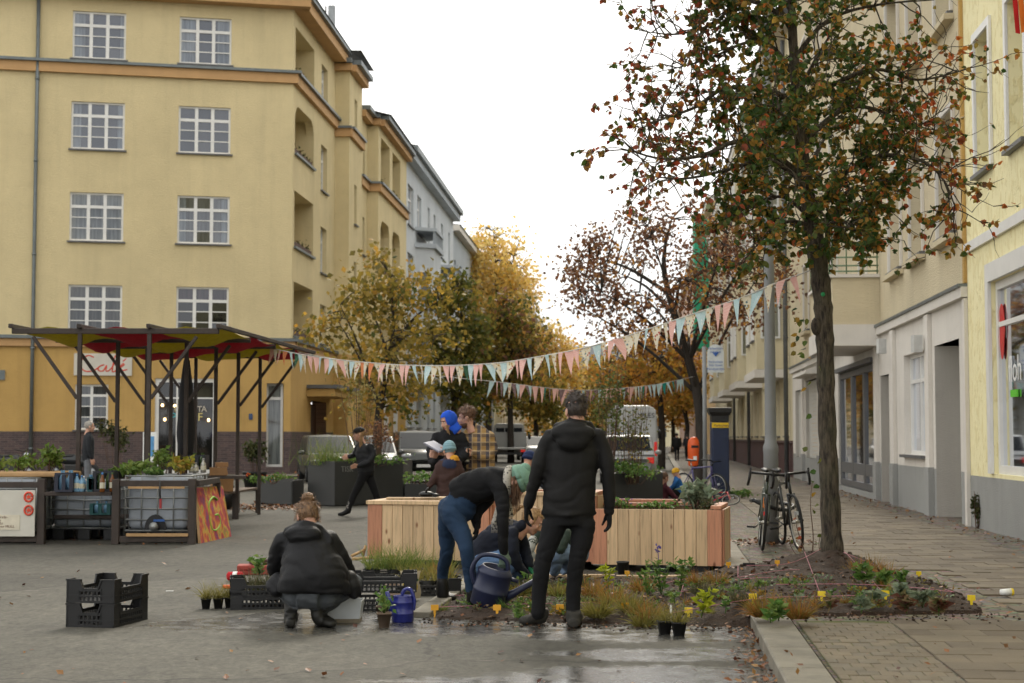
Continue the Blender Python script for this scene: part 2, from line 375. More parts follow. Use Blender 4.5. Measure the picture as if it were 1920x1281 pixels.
def curtain_or_dark_room(name, c1, c2, s=9):
    k = NT(name); n = k.noise(s, 3, (1, 1, .06)); k.col(k.ramp(n, [(.35, c1), (.65, c2)])); k.b.inputs['Roughness'].default_value = .9; k.bump(n, .6, .03); return k.m
CUR = [curtain_or_dark_room('net_curtain', lin(150, 152, 150), lin(214, 216, 212)), curtain_or_dark_room('dim_curtain', lin(84, 84, 82), lin(132, 130, 124)), curtain_or_dark_room('mauve_blind', lin(84, 70, 84), lin(112, 92, 104)), DARK, curtain_or_dark_room('blue_room', lin(52, 60, 74), lin(80, 90, 104), .8)]
def set_uv(o, fn):
    me = o.data; uv = me.uv_layers.new(name='UVMap')
    for lp_ in me.loops: uv.data[lp_.index].uv = fn(me.vertices[lp_.vertex_index].co)
class Facade:
    """upright wall sheet p0->p1, n points out of the house"""
    def __init__(s, p0, p1, n=None):
        s.p = V(p0[0], p0[1], 0); q = V(p1[0], p1[1], 0); s.L = (q-s.p).length; s.d = (q-s.p).normalized(); s.n = V(s.d.y, -s.d.x, 0)
        if n is not None and s.n.dot(V(n[0], n[1], 0)) < 0: s.n = -s.n
    def at(s, t, z, o=0.0): q = s.p+s.d*t+s.n*o; return V(q.x, q.y, z)
    def s_of(s, u):
        """distance along the wall where the sight line of photo column u meets it"""
        kx = (u-960)/FPX; return (kx*s.p.y-s.p.x)/(s.d.x-kx*s.d.y)
    def wall(s, parent, z0, z1, ops, m, name='wall', depth=.2, t0=0.0, t1=None, arch=()):
        t1 = s.L if t1 is None else t1; mb = MB()
        S = sorted({t0, t1, *[a for o in ops for a in o[:2] if t0 <= a <= t1]}); Z = sorted({z0, z1, *[a for o in ops for a in o[2:4] if z0 <= a <= z1]})
        for a, b in zip(S, S[1:]):
            for c, d in zip(Z, Z[1:]):
                x, z = (a+b)/2, (c+d)/2
                if any(o[0] < x < o[1] and o[2] < z < o[3] for o in ops): continue
                mb.poly([s.at(a, c), s.at(b, c), s.at(b, d), s.at(a, d)])
        for o in ops:
            a, b, c, d = o[:4]; dp = o[4] if len(o) > 4 else depth
            if c >= z1 or d <= z0: continue
            for p, q in (((a, c), (a, d)), ((a, d), (b, d)), ((b, d), (b, c)), ((b, c), (a, c))):
                mb.poly([s.at(*p), s.at(*q), s.at(q[0], q[1], -dp), s.at(p[0], p[1], -dp)])
            if len(o) > 5 and o[5] == 'loggia': mb.poly([s.at(a, c, -dp), s.at(b, c, -dp), s.at(b, d, -dp), s.at(a, d, -dp)])
            if len(o) > 6 and o[6] == 'arch':
                r = min((b-a)*.42, .7)
                for x0, sg in ((a, 1), (b, -1)):
                    arc = [s.at(x0+sg*r*(1-math.cos(t)), d-r+r*math.sin(t), -.002) for t in [i*math.pi/12 for i in range(7)]]
                    mb.prism([s.at(x0, d, -.002)]+arc, s.n*-.3)
        return mb.build(name, m, parent)
    def rail(s, parent, t0, t1, z0, z1, o, th, m, name):
        return MB().prism([s.at(t0, z0, 0.003), s.at(t1, z0, .003), s.at(t1, z1, .003), s.at(t0, z1, .003)], s.n*o).build(name, m, parent)
    def window(s, parent, t0, t1, z0, z1, cols=3, rows=(.27, .24, .24, .25), o=-.14, glass=0, back=3, fr=.07, sill=True, m=None, mul=.12, bars=.035, name='window'):
        m = m or WHT; mb = MB(); H = z1-z0; W = t1-t0
        def bb(a, b, c, d, oo, th): mb.prism([s.at(a, c, oo), s.at(b, c, oo), s.at(b, d, oo), s.at(a, d, oo)], s.n*th)
        bb(t0, t0+fr, z0, z1, o, .06); bb(t1-fr, t1, z0, z1, o, .06); bb(t0+fr, t1-fr, z0, z0+fr, o, .06); bb(t0+fr, t1-fr, z1-fr, z1, o, .06)
        xs = [t0+fr+(W-2*fr)*i/cols for i in range(cols+1)]; z = z1-fr; zs = [z]
        for r_ in rows: z -= (H-2*fr)*r_/sum(rows); zs.append(z)
        for x in xs[1:-1]: bb(x-mul/2, x+mul/2, z0+fr, z1-fr, o+.003, .055)
        for i, zz in enumerate(zs[1:-1]):
            h = mul*.9 if i == 0 and len(rows) > 1 else bars
            for a, b in zip(xs, xs[1:]):
                a2 = a+(mul/2 if a != xs[0] else 0); b2 = b-(mul/2 if b != xs[-1] else 0); bb(a2, b2, zz-h/2, zz+h/2, o+.001, .05)
        w = mb.build(name, m, parent)
        if sill:
            sb = MB().prism([s.at(t0-.08, z0-.06, -.1), s.at(t1+.08, z0-.06, -.1), s.at(t1+.08, z0-.005, -.1), s.at(t0-.08, z0-.005, -.1)], s.n*.2); sb.build('sill', SILL, w)
        for a, b in zip(xs, xs[1:]):
            for c, d in zip(zs[1:], zs):
                tx, tz = rnd.uniform(-.012, .012), rnd.uniform(-.012, .012)
                q = [s.at(a, c, o+.012+tx), s.at(b, c, o+.012-tx), s.at(b, d, o+.012-tx+tz), s.at(a, d, o+.012+tx+tz)]
                MB().poly(q).build('pane', GL[glass], w)
        bk = back if isinstance(back, int) else 3
        MB().poly([s.at(t0, z0, o-.16), s.at(t1, z0, o-.16), s.at(t1, z1, o-.16), s.at(t0, z1, o-.16)]).build('curtain_or_dark_room', CUR[bk], w)  # behind bare windows the sheet's dark colour stands for the unlit room
        if rnd.random() < .6:
            cm = CUR[rnd.choice((0, 0, 1))]; k_ = rnd.uniform(.12, .34)
            for a, b in ((t0, t0+W*k_), (t1-W*k_*rnd.uniform(.4, 1), t1)): MB().poly([s.at(a, z0, o-.1), s.at(b, z0, o-.1), s.at(b, z1, o-.1), s.at(a, z1, o-.1)]).build('curtain_or_dark_room', cm, w)
        elif rnd.random() < .5:
            zb_ = z1-H*rnd.uniform(.2, .6); MB().poly([s.at(t0, zb_, o-.1), s.at(t1, zb_, o-.1), s.at(t1, z1, o-.1), s.at(t0, z1, o-.1)]).build('blind', CUR[rnd.choice((0, 1, 2))], w)
        return w
EAVE = 17.55
A0, A1 = V(-45, 51.35, 0), V(-8.23, 59.5, 0)
bl = thing('corner_house', A1, 'yellow rendered five-storey corner house with ochre ground floor and brick plinth', 'building')
F1 = Facade(A0, A1, (0, -1))
ops = []; wins = []
rowz = [(15.3, 17.05), (11.95, 13.7), (8.58, 10.36), (5.2, 6.98)]
glz = [(1, 4), (1, 4), (0, 0), (0, 1)]
for ci, uc in enumerate((-210, 176, 378)):
    sc = F1.s_of(uc); w = .95
    for ri, (a, b) in enumerate(rowz):
        ops.append((sc-w, sc+w, a, b)); wins.append((sc-w, sc+w, a, b, ri, ci))
gops = [(F1.s_of(141), F1.s_of(203), 1.72, 3.36), (F1.s_of(291), F1.s_of(407), .12, 3.6), (F1.s_of(500), F1.s_of(532), .35, 3.45, .5)]
F1.wall(bl, 5.0, EAVE, ops, YW); F1.wall(bl, 1.66, 5.0, gops, OW, 'ground_floor_wall')
pl = F1.wall(bl, 0.0, 1.66, gops, BRK, 'brick_plinth'); Mi = wmat(bl)
set_uv(pl, lambda co: ((Mi @ co - F1.p).dot(F1.d), co.z))
for t0, t1, a, b, ri, ci in wins:
    g_, bk = glz[ri]
    if (ri, ci) == (2, 2): g_, bk = 1, 1
    if (ri, ci) == (3, 2): bk = 3
    if (ri, ci) == (1, 2): bk = 4
    F1.window(bl, t0, t1, a, b, glass=g_, back=bk)
F1.window(bl, *gops[0][:4], cols=2, rows=(.22, .26, .26, .26), back=1, mul=.1)
F1.rail(bl, 0, F1.L+.18, 14.72, 15.08, .16, 0, OB, 'string_course'); F1.rail(bl, 0, F1.L+.3, 15.08, 15.18, .28, 0, ZINC, 'string_course_cover')
F1.rail(bl, 0, F1.L+.14, 4.72, 5.0, .12, 0, OB, 'string_course'); F1.rail(bl, 0, F1.L+.26, 5.0, 5.12, .22, 0, ZINC, 'string_course_cover')
F1.rail(bl, 0, F1.L+.6, EAVE, EAVE+.4, .55, 0, OB, 'eaves_soffit')
F1.rail(bl, 0, F1.L+.7, EAVE+.4, EAVE+.55, .7, 0, ZINC, 'gutter')
# cafe front: glazed shop window with door, warm bulbs inside, painted letters
cw = F1.window(bl, *gops[1][:4], cols=3, rows=(.18, .82), glass=2, back=3, o=-.12, fr=.14, sill=False, mul=.06, name='shop_window')
t0c, t1c = gops[1][:2]
for (fx, z) in ((.12, 2.62), (.32, 2.6), (.62, 2.62), (.16, 2.1), (.87, 2.08)):
    MB().ell(F1.at(t0c+(t1c-t0c)*fx, z, -.2), (.05, .05, .06), 8, 6).build('bulb', emitmat('warm_bulb', (1, .66, .3), 7), cw)
for ch, u_, v_, c in (('S', 318, 766, (190, 60, 50)), ('P', 327, 766, (214, 196, 150)), ('R', 355, 766, (206, 196, 176)), ('I', 364, 766, (190, 90, 60)), ('T', 370, 766, (206, 196, 176)), ('A', 378, 766, (206, 196, 176)), ('P', 320, 783, (72, 170, 176)), ('I', 352, 783, (190, 50, 44)), ('F', 371, 783, (214, 196, 120))):
    t_ = F1.s_of(u_); zz = P(u_, v_, F1.at(t_, 0).y).z
    text('letter', ch, frameM(F1.at(t_, zz-.12, -.085), F1.d, (0, 0, 1)), .42 if v_ > 775 else .3, mat('paint_%d_%d_%d' % c, lin(*c), .7), cw)
# cafe board
cb = MB(); tc0, tc1 = F1.s_of(138), F1.s_of(247); cb.prism([F1.at(tc0, 3.68, .02), F1.at(tc1, 3.68, .02), F1.at(tc1, 4.48, .02), F1.at(tc0, 4.48, .02)], F1.n*.05)
board = thing('cafe_sign', F1.at(tc0, 3.68, .02), 'white board with red handwritten word above the cafe window', 'sign'); cb.build('board', mat('sign_board', lin(206, 200, 186), .7, .08, 2), board, .01)
# hand-painted script as a brush stroke
def stroke(parent, F, pts, t0, z0, sx, sz, r, m, off, name='lettering'):
    q = MB(); n = len(pts); cp = [Vector((*p, 0)) for p in pts]; smp = []
    for i in range(n-1):
        a, b, c, d = cp[max(i-1, 0)], cp[i], cp[i+1], cp[min(i+2, n-1)]
        for k in range(6):
            t = k/6; smp.append(.5*((2*b)+(c-a)*t+(2*a-5*b+4*c-d)*t*t+(3*b-a-3*c+d)*t**3))
    smp.append(cp[-1]); q.tube([F.at(t0+p.x*sx, z0+p.y*sz, off) for p in smp], [(r, .006)]*len(smp), 6, side=V(0, 0, 1)); return q.build(name, m, parent)
RED = mat('sign_red', lin(214, 74, 50), .6, .15, 6); W_ = tc1-tc0
stroke(board, F1, [(.34, .86), (.24, .95), (.13, .72), (.12, .4), (.2, .18), (.34, .22), (.46, .45), (.52, .5), (.44, .42), (.42, .24), (.5, .2), (.56, .48), (.55, .22), (.6, .22), (.68, .5), (.75, .92), (.7, .9), (.66, .3), (.68, .16), (.78, .36), (.86, .5), (.84, .56), (.8, .42), (.82, .24), (.92, .28)], tc0, 3.7, W_, .74, .022, RED, .074)
stroke(board, F1, [(.84, .68), (.9, .82)], tc0, 3.7, W_, .74, .018, RED, .074)
# rainwater pipe, little plates on the wall
dpt = F1.s_of(60); dp = MB(); dp.tube([F1.at(dpt, z, .12) for z in (.2, 6, 12, 18)], .07, 8)
for z in (1.0, 4.6, 8, 11.4, 14.4): dp.lathe(F1.at(dpt, z, .12), [(.085, 0), (.085, .08)], 10)
dp.build('drainpipe', ZINC, bl)
MB().prism([F1.at(F1.s_of(-6), 3.5, .003), F1.at(F1.s_of(9), 3.5, .003), F1.at(F1.s_of(9), 3.85, .003), F1.at(F1.s_of(-6), 3.85, .003)], F1.n*.06).build('wall_plate', ZINC, bl)
MB().prism([F1.at(F1.s_of(467), 2.1, .003), F1.at(F1.s_of(474), 2.1, .003), F1.at(F1.s_of(474), 2.32, .003), F1.at(F1.s_of(467), 2.32, .003)], F1.n*.03).build('wall_plate', mat('blue_plate', lin(60, 78, 110), .5), bl)
# tall corner glazing of the shop
F1.window(bl, *gops[2][:4], cols=1, rows=(.16, .84), glass=2, back=0, o=-.35, fr=.09, sill=False, name='shop_window')
# --- street side
SD = V(.0665, 1, 0).normalized()
def side(p, L): return p+SD*L
B1 = side(A1, 8.95); B2 = V(-7.02, B1.y, 0); C1 = side(B2, 3.4); D1 = side(C1, 2.3); E1 = V(-6.24, D1.y, 0); G1 = side(E1, 9.9)
C1 = V(C1.x, C1.y, 0)
lz = [(14.9, 17.0, 0), (11.9, 14.05, 1), (8.35, 10.75, 0), (4.98, 7.3, 0)]
F2 = Facade(A1, B1, (1, 0)); ops = []; sw = []
la, lb = F2.s_of(549), F2.s_of(585)
for a, b, ar in lz: ops.append((la, lb, a+.28, b, 1.5, 'loggia', 'arch' if ar else ''))
wa, wb = F2.s_of(599), F2.s_of(610.5)
for a, b in ((15.0, 16.85), (11.6, 13.5), (8.2, 10.1), (4.98+.3, 6.9)): ops.append((wa, wb, a, b, .3)); sw.append((wa, wb, a, b))
g2 = [(F2.s_of(583), F2.s_of(612), .1, 2.9, .6)]
F2.wall(bl, 5.0, EAVE, ops, YW); F2.wall(bl, 1.66, 5.0, g2, OW, 'ground_floor_wall'); pl = F2.wall(bl, 0, 1.66, g2, BRK, 'brick_plinth')
set_uv(pl, lambda co: ((Mi @ co - F2.p).dot(F2.d), co.z))
for a in sw: F2.window(bl, *a, cols=1, rows=(.27, .24, .24, .25), o=-.24)
LG = mat('loggia_flowers', lin(84, 60, 48), .8, .2, 3); FLR = leafmat('balcony_plants', [(50, 66, 30), (70, 84, 40), (120, 40, 36), (90, 96, 50)])
def leafclump(mb, c, rad, n, s, rg, mi=0, down=0.0):
    for _ in range(n):
        p = V(rg.gauss(0, .45), rg.gauss(0, .45), rg.gauss(0, .45)); p = V(c[0]+p.x*rad[0], c[1]+p.y*rad[1], c[2]+p.z*rad[2]); leaf(mb, p, s*rg.uniform(.7, 1.3), rg, mi)
def leaf(mb, p, s, rg, mi=0, d=None, w=.62):
    d = d or V(rg.uniform(-1, 1), rg.uniform(-1, 1), rg.uniform(-1, .6)); d = d.normalized(); a, b = basis(d, V(rg.uniform(-1, 1), rg.uniform(-1, 1), rg.uniform(-1, 1)))
    h = s*w/2; u_ = b*(s*.12)
    mb.add([p, p+d*s*.35+a*h+u_, p+d*s, p+d*s*.35-a*h+u_, p+d*s*.45], [(0, 1, 4), (1, 2, 4), (2, 3, 4), (3, 0, 4)], mi)
def boxplants(F, t0, t1, z, rg, parent):
    MB().prism([F.at(t0+.1, z, -.05), F.at(t1-.1, z, -.05), F.at(t1-.1, z+.2, -.05), F.at(t0+.1, z+.2, -.05)], F.n*-.2).build('flower_box', LG, parent)
    q = MB(); [leaf(q, F.at(rg.uniform(t0+.15, t1-.15), z+.18+abs(rg.gauss(0, .1)), rg.uniform(-.24, -.02)), .11*rg.uniform(.7, 1.3), rg) for _ in range(70)]; tag(q.build('balcony_plants', FLR, parent), kind='stuff')
for a, b, ar in lz:
    boxplants(F2, la, lb, a+.3, rnd, bl); F2.rail(bl, la-.06, lb+.06, a+.2, a+.28, .1, 0, ZINC, 'loggia_sill')
for za, zb, o_, mm, nm in ((14.72, 15.08, .16, OB, 'string_course'), (15.08, 15.18, .28, ZINC, 'string_course_cover'), (4.72, 5.0, .12, OB, 'string_course'), (5.0, 5.12, .22, ZINC, 'string_course_cover'), (EAVE, EAVE+.4, .55, OB, 'eaves_soffit'), (EAVE+.4, EAVE+.55, .7, ZINC, 'gutter')):
    F2.rail(bl, 0, F2.L, za, zb, o_, 0, mm, nm)
# door with its little canopy
dt0, dt1 = g2[0][:2]
MB().prism([F2.at(dt0+.15, .1, -.5), F2.at(dt1-.15, .1, -.5), F2.at(dt1-.15, 2.8, -.5), F2.at(dt0+.15, 2.8, -.5)], F2.n*.08).build('door', mat('door_brown', lin(70, 44, 34), .5, .2, 8), bl)
MB().prism([F2.at(dt0-.8, 3.05, .003), F2.at(dt1+.8, 3.05, .003), F2.at(dt1+.8, 3.35, .003), F2.at(dt0-.8, 3.35, .003)], F2.n*1.1).build('door_canopy', OW, bl)
MB().prism([F2.at(dt0-.9, 3.36, .003), F2.at(dt1+.9, 3.36, .003), F2.at(dt1+.9, 3.5, .003), F2.at(dt0-.9, 3.5, .003)], F2.n*1.25).build('canopy_cover', ROOF, bl)
# second, third block
F3 = Facade((-7.64-.35, B1.y), (B2.x, B2.y), (0, -1)); F4 = Facade(B2, C1, (1, 0)); F5 = Facade(V(C1.x-.12, C1.y, 0), V(D1.x-.12, D1.y, 0), (1, 0)); F6 = Facade(V(D1.x-.15, D1.y, 0), E1, (0, -1)); F7 = Facade(E1, G1, (1, 0))
for F, ev in ((F3, EAVE), (F4, EAVE), (F5, 16.3), (F6, 16.3), (F7, 16.3)):
    ops = []; ww = []; lg = []
    if F is F4: ww = [(F.s_of(662), F.s_of(667), a, a+1.75) for a in (14.6, 10.8, 7.4, 4.2)]
    if F is F5: ww = [(F.s_of(678), F.s_of(682), a, a+1.75) for a in (13.4, 9.8, 6.4)]
    if F is F7:
        for a, b in ((712, 729), (734, 749)): lg += [(F.s_of(a), F.s_of(b), z, z+h, 1.4, 'loggia', ar) for z, h, ar in ((13.3, 2.3, ''), (9.2, 2.5, 'arch'), (5.6, 2.3, ''))]
    ops = lg+[(*w, .3) for w in ww]
    F.wall(bl, 5.0, ev, ops, YW); F.wall(bl, 1.4, 5.0, [], OW, 'ground_floor_wall'); F.wall(bl, 0, 1.4, [], BRK, 'brick_plinth')
    for w in ww: F.window(bl, *w, cols=1, rows=(.3, .7), o=-.24)
    for l_ in lg: boxplants(F, l_[0], l_[1], l_[2]+.05, rnd, bl)
    bz = 14.4 if ev == EAVE else 12.9
    for za, zb, o_, mm, nm in ((bz, bz+.35, .14, OB, 'string_course'), (bz+.35, bz+.45, .24, ZINC, 'string_course_cover'), (ev-.3, ev, .3, OB, 'eaves_soffit'), (ev, ev+.2, .5, ZINC, 'gutter')):
        F.rail(bl, 0, F.L+(.12 if F in (F3, F6) else 0), za, zb, o_, 0, mm, nm)
for t in (1.0, 2.6):   # ground floor windows of the street side
    F7.window(bl, t*2, t*2+1.1, 1.7, 3.6, cols=2, rows=(.3, .7), o=.02, name='window')
rf = MB()
e0 = EAVE+.56
rf.add([F1.at(0, e0, .7), V(A1.x+.72, A1.y-.72, e0), V(B1.x+.72, B1.y-.3, e0), V(B2.x+.52, B1.y-.3, e0), V(C1.x+.52, C1.y+.3, e0), V(-12, C1.y, e0+.6), V(-12.5, A1.y+5, e0+.6), V(-46, A0.y+5, e0+.6)], [(0, 1, 6, 7), (1, 2, 5, 6), (2, 3, 4, 5)])
rf.add([V(C1.x-.5, C1.y, 16.5), V(E1.x+.6, E1.y, 16.52), V(G1.x+.6, G1.y+.3, 16.52), V(G1.x-6, G1.y+.3, 17.2), V(C1.x-6, C1.y, 17.2)], [(0, 1, 2, 3, 4)])
rf.build('roof', ROOF, bl)
MB().box(P(622, 45, 66)-V(0, 0, 0.2), (.28, .28, 1.9)).build('chimney', mat('flue_grey', lin(150, 154, 156), .5), bl)
MB().tube([P(611, 70, 64), P(611, 12, 64)], .03, 6).tube([P(601, 42, 64), P(608, 30, 64)], .02, 5).build('aerial', IRON, bl)
# --- white stucco house further down
WS = plaster('white_stucco', lin(206, 210, 212), .12); WS2 = plaster('grey_stucco', lin(184, 190, 194), .12)
bw = thing('stucco_house', V(G1.x, G1.y, 0), 'pale grey-white stucco house with bay windows beyond the yellow corner house', 'building')
H0 = V(G1.x-.1, G1.y+.02, 0); H1 = H0+SD*25
F8 = Facade(H0, H1, (1, 0)); ops = []
for u0, u1 in ((763, 774), (781, 789), (801, 805), (812, 816), (826, 830), (840, 843)):
    for z in (2.0, 5.6, 9.2, 12.9): ops.append((F8.s_of(u0), F8.s_of(u1), z, z+2.2, .3))
F8.wall(bw, 0, 16.6, ops, WS)
for o_ in ops: F8.window(bw, *o_[:4], cols=2 if o_[1]-o_[0] > 1.3 else 1, rows=(.3, .7), o=-.2)
F8.rail(bw, 0, F8.L, 16.2, 16.6, .5, 0, WS2, 'cornice'); F8.rail(bw, 0, F8.L, 16.6, 16.9, .7, 0, ZINC, 'gutter'); F8.rail(bw, 0, F8.L, 4.5, 4.8, .15, 0, WS2, 'string_course')
for ta, tb, zt in ((4.5, 9.5, 12.0), (16.5, 21.5, 11.2)):
    bay = MB(); q = [F8.at(ta, 4.4, .003), F8.at(ta+.7, 4.4, .95), F8.at(tb-.7, 4.4, .95), F8.at(tb, 4.4, .003)]; bay.prism(q, (0, 0, zt-4.4)); by = bay.build('bay', WS, bw)
    cp = MB(); q = [F8.at(ta-.15, zt, .003), F8.at(ta+.6, zt, 1.12), F8.at(tb-.6, zt, 1.12), F8.at(tb+.15, zt, .003)]; cp.prism(q, (0, 0, .25))
    for i in range(12): cp.box(F8.at(ta+.7+(tb-ta-1.4)*i/11, zt+.6, .98), (.13, .13, .7))
    q = [V(p.x, p.y, zt+.95) for p in q]; cp.prism(q, (0, 0, .18)); cp.build('bay_balcony', WS2, bw)
    Fb = Facade(F8.at(ta+.7, 0, .95), F8.at(tb-.7, 0, .95), (1, 0)); Fc = Facade(F8.at(ta, 0, 0), F8.at(ta+.7, 0, .95), (0, -1))
    for z in (5.4, 8.6):
        Fb.window(bw, .9, 2.4, z, z+2.1, 2, (.3, .7), o=.01); Fc.window(bw, .25, .95, z, z+2.1, 1, (.3, .7), o=.01)
MB().add([F8.at(0, 16.91, .7), F8.at(25, 16.91, .7), F8.at(25, 17.6, -5), F8.at(0, 17.6, -5)], [(0, 1, 2, 3)]).build('roof', ROOF, bw)
# ================================================================== right side of the street
CR = plaster('cream_render', lin(214, 200, 168), .28); WG = plaster('white_ground_floor', lin(222, 216, 206), .2, 40, .25); GB = plaster('grey_base', lin(158, 158, 154), .25, 40, .3)
def rough_yellow():
    k = NT('rough_yellow_render'); n = k.noise(9, 4, (1, 1, .45)); f = k.ramp(n, [(.5, 0.0), (.6, 1.0)])
    k.col(k.mix(f, lin(242, 232, 184), lin(234, 221, 168))); k.b.inputs['Roughness'].default_value = .95; k.bump(f, .6, .02); return k.m
RY = rough_yellow()
def RWp(Y): return V(4.97+.085*Y, Y, 0)
RL = lambda u: 4.97/((u-960)/3000-.085)          # depth where photo column u meets the right-hand house line
F9 = Facade(RWp(2), RWp(24.75), (-1, 0)); sc9 = lambda Y: (Y-2)*math.hypot(1, .085)
by_ = thing('yellow_house', RWp(22), 'bright yellow roughcast house at the photo edge with a big shop window', 'building')
ops = [(sc9(22.85), sc9(23.85), 5.36, 7.4, .35), (sc9(20.7), sc9(21.7), 5.36, 7.4, .35), (sc9(18.2), sc9(23.05), .92, 3.68, .2), (sc9(22.85), sc9(23.85), 9, 11, .35), (sc9(17.5), sc9(18.5), 5.36, 7.4, .35), (sc9(14.3), sc9(15.3), 5.36, 7.4, .35), (sc9(14), sc9(15.6), .95, 3, .2)]
F9.wall(by_, .86, 17, ops, RY); F9.wall(by_, 0, .86, [], GB, 'grey_base')
for o_ in ops[:2]+ops[3:]:
    F9.window(by_, *o_[:4], cols=2, rows=(.3, .7), o=-.3, back=0)
    for a, b, c, d in ((o_[0]-.12, o_[0]-.003, o_[2], o_[3]+.12), (o_[1]+.003, o_[1]+.12, o_[2], o_[3]+.12), (o_[0]-.003, o_[1]+.003, o_[3]+.003, o_[3]+.12)): F9.rail(by_, a, b, c, d, .04, 0, WHT, 'window_surround')
shop = F9.window(by_, *ops[2][:4], cols=2, rows=(.2, .8), o=-.12, glass=2, back=3, fr=.12, sill=False, mul=.08, name='shop_window')
for a, b, c, d in ((ops[2][1]+.003, ops[2][1]+.2, .92, 3.95), (ops[2][0], ops[2][1]+.003, 3.683, 3.95)): F9.rail(by_, a, b, c, d, .05, 0, WHT, 'window_surround')
F9.rail(by_, 0, F9.L, 4.28, 4.43, .05, 0, WHT, 'string_course')
FLW = mat('sign_white', lin(236, 236, 232), .5, .02); FLG = mat('sign_green', lin(96, 196, 44), .5, .05); FLR2 = mat('sign_strawberry', lin(196, 36, 36), .5, .1, 8)
def onF(F, t, z, o): return frameM(F.at(t, z, o), -F.d, (0, 0, 1))
text('lettering', 'floh', onF(F9, sc9(22.45), 2.22, -.09), .52, FLW, shop); 
F9.rail(shop, sc9(21.9), sc9(22.3), 2.0, 2.1, .02, 0, FLG, 'sign_bar').location += F9.n*-.1
st = MB(); st.prism([F9.at(sc9(22.8)-.2*math.cos(t)*(.75 if math.sin(t) < 0 else 1), 2.95+.4*math.sin(t), -.09) for t in [i*math.pi/10 for i in range(20)]], F9.n*.006); st.build('strawberry_sticker', FLR2, shop)
# flag at the top
fl = MB(); q0 = P(1893, -60, 20.5)
for i, c in enumerate(range(3)):
    pts = [q0+V(.0+i*.075, 0, 0), q0+V(.075+i*.075, .02, 0)]; z = P(1900, 62, 20.5).z-q0.z
    fl.add([pts[0], pts[1], pts[1]+V(.06, .03, z+.03*i), pts[0]+V(.06, .0, z)], [(0, 1, 2, 3)], i)
flg = thing('hanging_flag', q0, 'red and orange striped flag hanging from the yellow house', 'flag'); fl.build('cloth', [mat('flag_red', lin(190, 30, 40), .8), mat('flag_orange', lin(226, 120, 50), .8), mat('flag_yellow', lin(226, 190, 60), .8)], flg)
fm = flg.children[0].modifiers.new('thick', 'SOLIDIFY'); fm.thickness = .004
MB().tube([q0+V(-.1, 0, .02), q0+V(1.3, .1, .35)], .02, 8).build('flag_pole', ZINC, flg)
# cream house with white ground floor
bc = thing('cream_house', RWp(30), 'cream house with white painted ground floor, balcony and shops', 'building')
F10 = Facade(RWp(24.75), RWp(55), (-1, 0)); s10 = lambda Y: (Y-24.75)*math.hypot(1, .085)
fw = [(RL(1797), RL(1766)), (RL(1737), RL(1713)), (RL(1695), RL(1673)), (41.5, 43), (45, 46.5), (49, 50.5), (36, 37.2)]
up = []
for z in (4.78, 8.35, 11.9):
    up += [(s10(a), s10(b), z, z+2.0, .32) for a, b in fw]
gr = [(s10(25.5), s10(27.7), .02, 3.02, .9), (s10(28.7), s10(31.05), 1.12, 3.02, .22), (s10(33.0), s10(34.2), .05, 2.75, .5), (s10(34.9), s10(41.8), .22, 3.1, .35), (s10(47), s10(50.5), .8, 3.2, .2), (s10(43.6), s10(45.2), .05, 2.9, .4), (s10(51.8), s10(54), .8, 3.0, .2)]
F10.wall(bc, 3.78, 17, up, CR); F10.wall(bc, .9, 3.78, gr, WG, 'ground_floor_wall'); F10.wall(bc, 0, .9, gr, GB, 'grey_base')
F10.rail(bc, 0, s10(34.2), 3.62, 3.78, .1, 0, WG, 'cornice'); F10.rail(bc, s10(39), F10.L, 3.62, 3.78, .1, 0, WG, 'cornice'); F10.rail(bc, 0, F10.L, 3.78, 3.83, .14, 0, ZINC, 'cornice_cover')
F10.rail(bc, 0.0, .16, 0, 3.6, .06, 0, WG, 'pilaster'); F10.rail(bc, .0, .12, 3.84, 17, .05, 0, OW, 'pilaster')
for Y in (28.15, 32.2, 34.6, 42.6, 46.2, 51.1): F10.rail(bc, s10(Y)-.2, s10(Y)+.2, 0, 3.6, .07, 0, WG, 'pilaster'); F10.rail(bc, s10(Y)-.23, s10(Y)+.23, .003, .92, .1, 0, GB, 'pilaster_base')
for o_ in up: 
    F10.window(bc, *o_[:4], cols=2, rows=(.28, .72), o=-.28, back=0 if o_[2] < 6 else 1, mul=.08)
    for a, b, c, d in ((o_[0]-.09, o_[0]-.003, o_[2], o_[3]+.1), (o_[1]+.003, o_[1]+.09, o_[2], o_[3]+.1), (o_[0]-.003, o_[1]+.003, o_[3]+.003, o_[3]+.1)): F10.rail(bc, a, b, c, d, .05, 0, WG, 'window_surround')
    F10.rail(bc, o_[0]-.15, o_[1]+.15, o_[2]-.16, o_[2]-.065, .16, 0, CR, 'window_ledge')
F10.window(bc, *gr[1][:4], cols=2, rows=(.25, .75), glass=0, back=1, o=-.18, mul=.08)
DKF = mat('grey_shopfront', lin(96, 96, 96), .5, .08, 4)
F10.window(bc, *gr[3][:4], cols=3, rows=(.88, .12), glass=1, back=1, o=-.1, fr=.16, sill=False, m=DKF, mul=.3, name='shop_window')
F10.rail(bc, *gr[3][:2], 3.103, 3.2, .12, 0, DKF, 'shop_fascia')
for gi in (4, 6):
    sh = MB(); a, b, c, d = gr[gi][:4]
    for i in range(20): z = c+(d-c)*i/20; sh.prism([F10.at(a, z, -.15), F10.at(b, z, -.15), F10.at(b, z+(d-c)/20-.01, -.15), F10.at(a, z+(d-c)/20-.01, -.15)], F10.n*.04)
    sh.build('roller_shutter', mat('shutter', lin(206, 204, 196), .5, .05), bc)
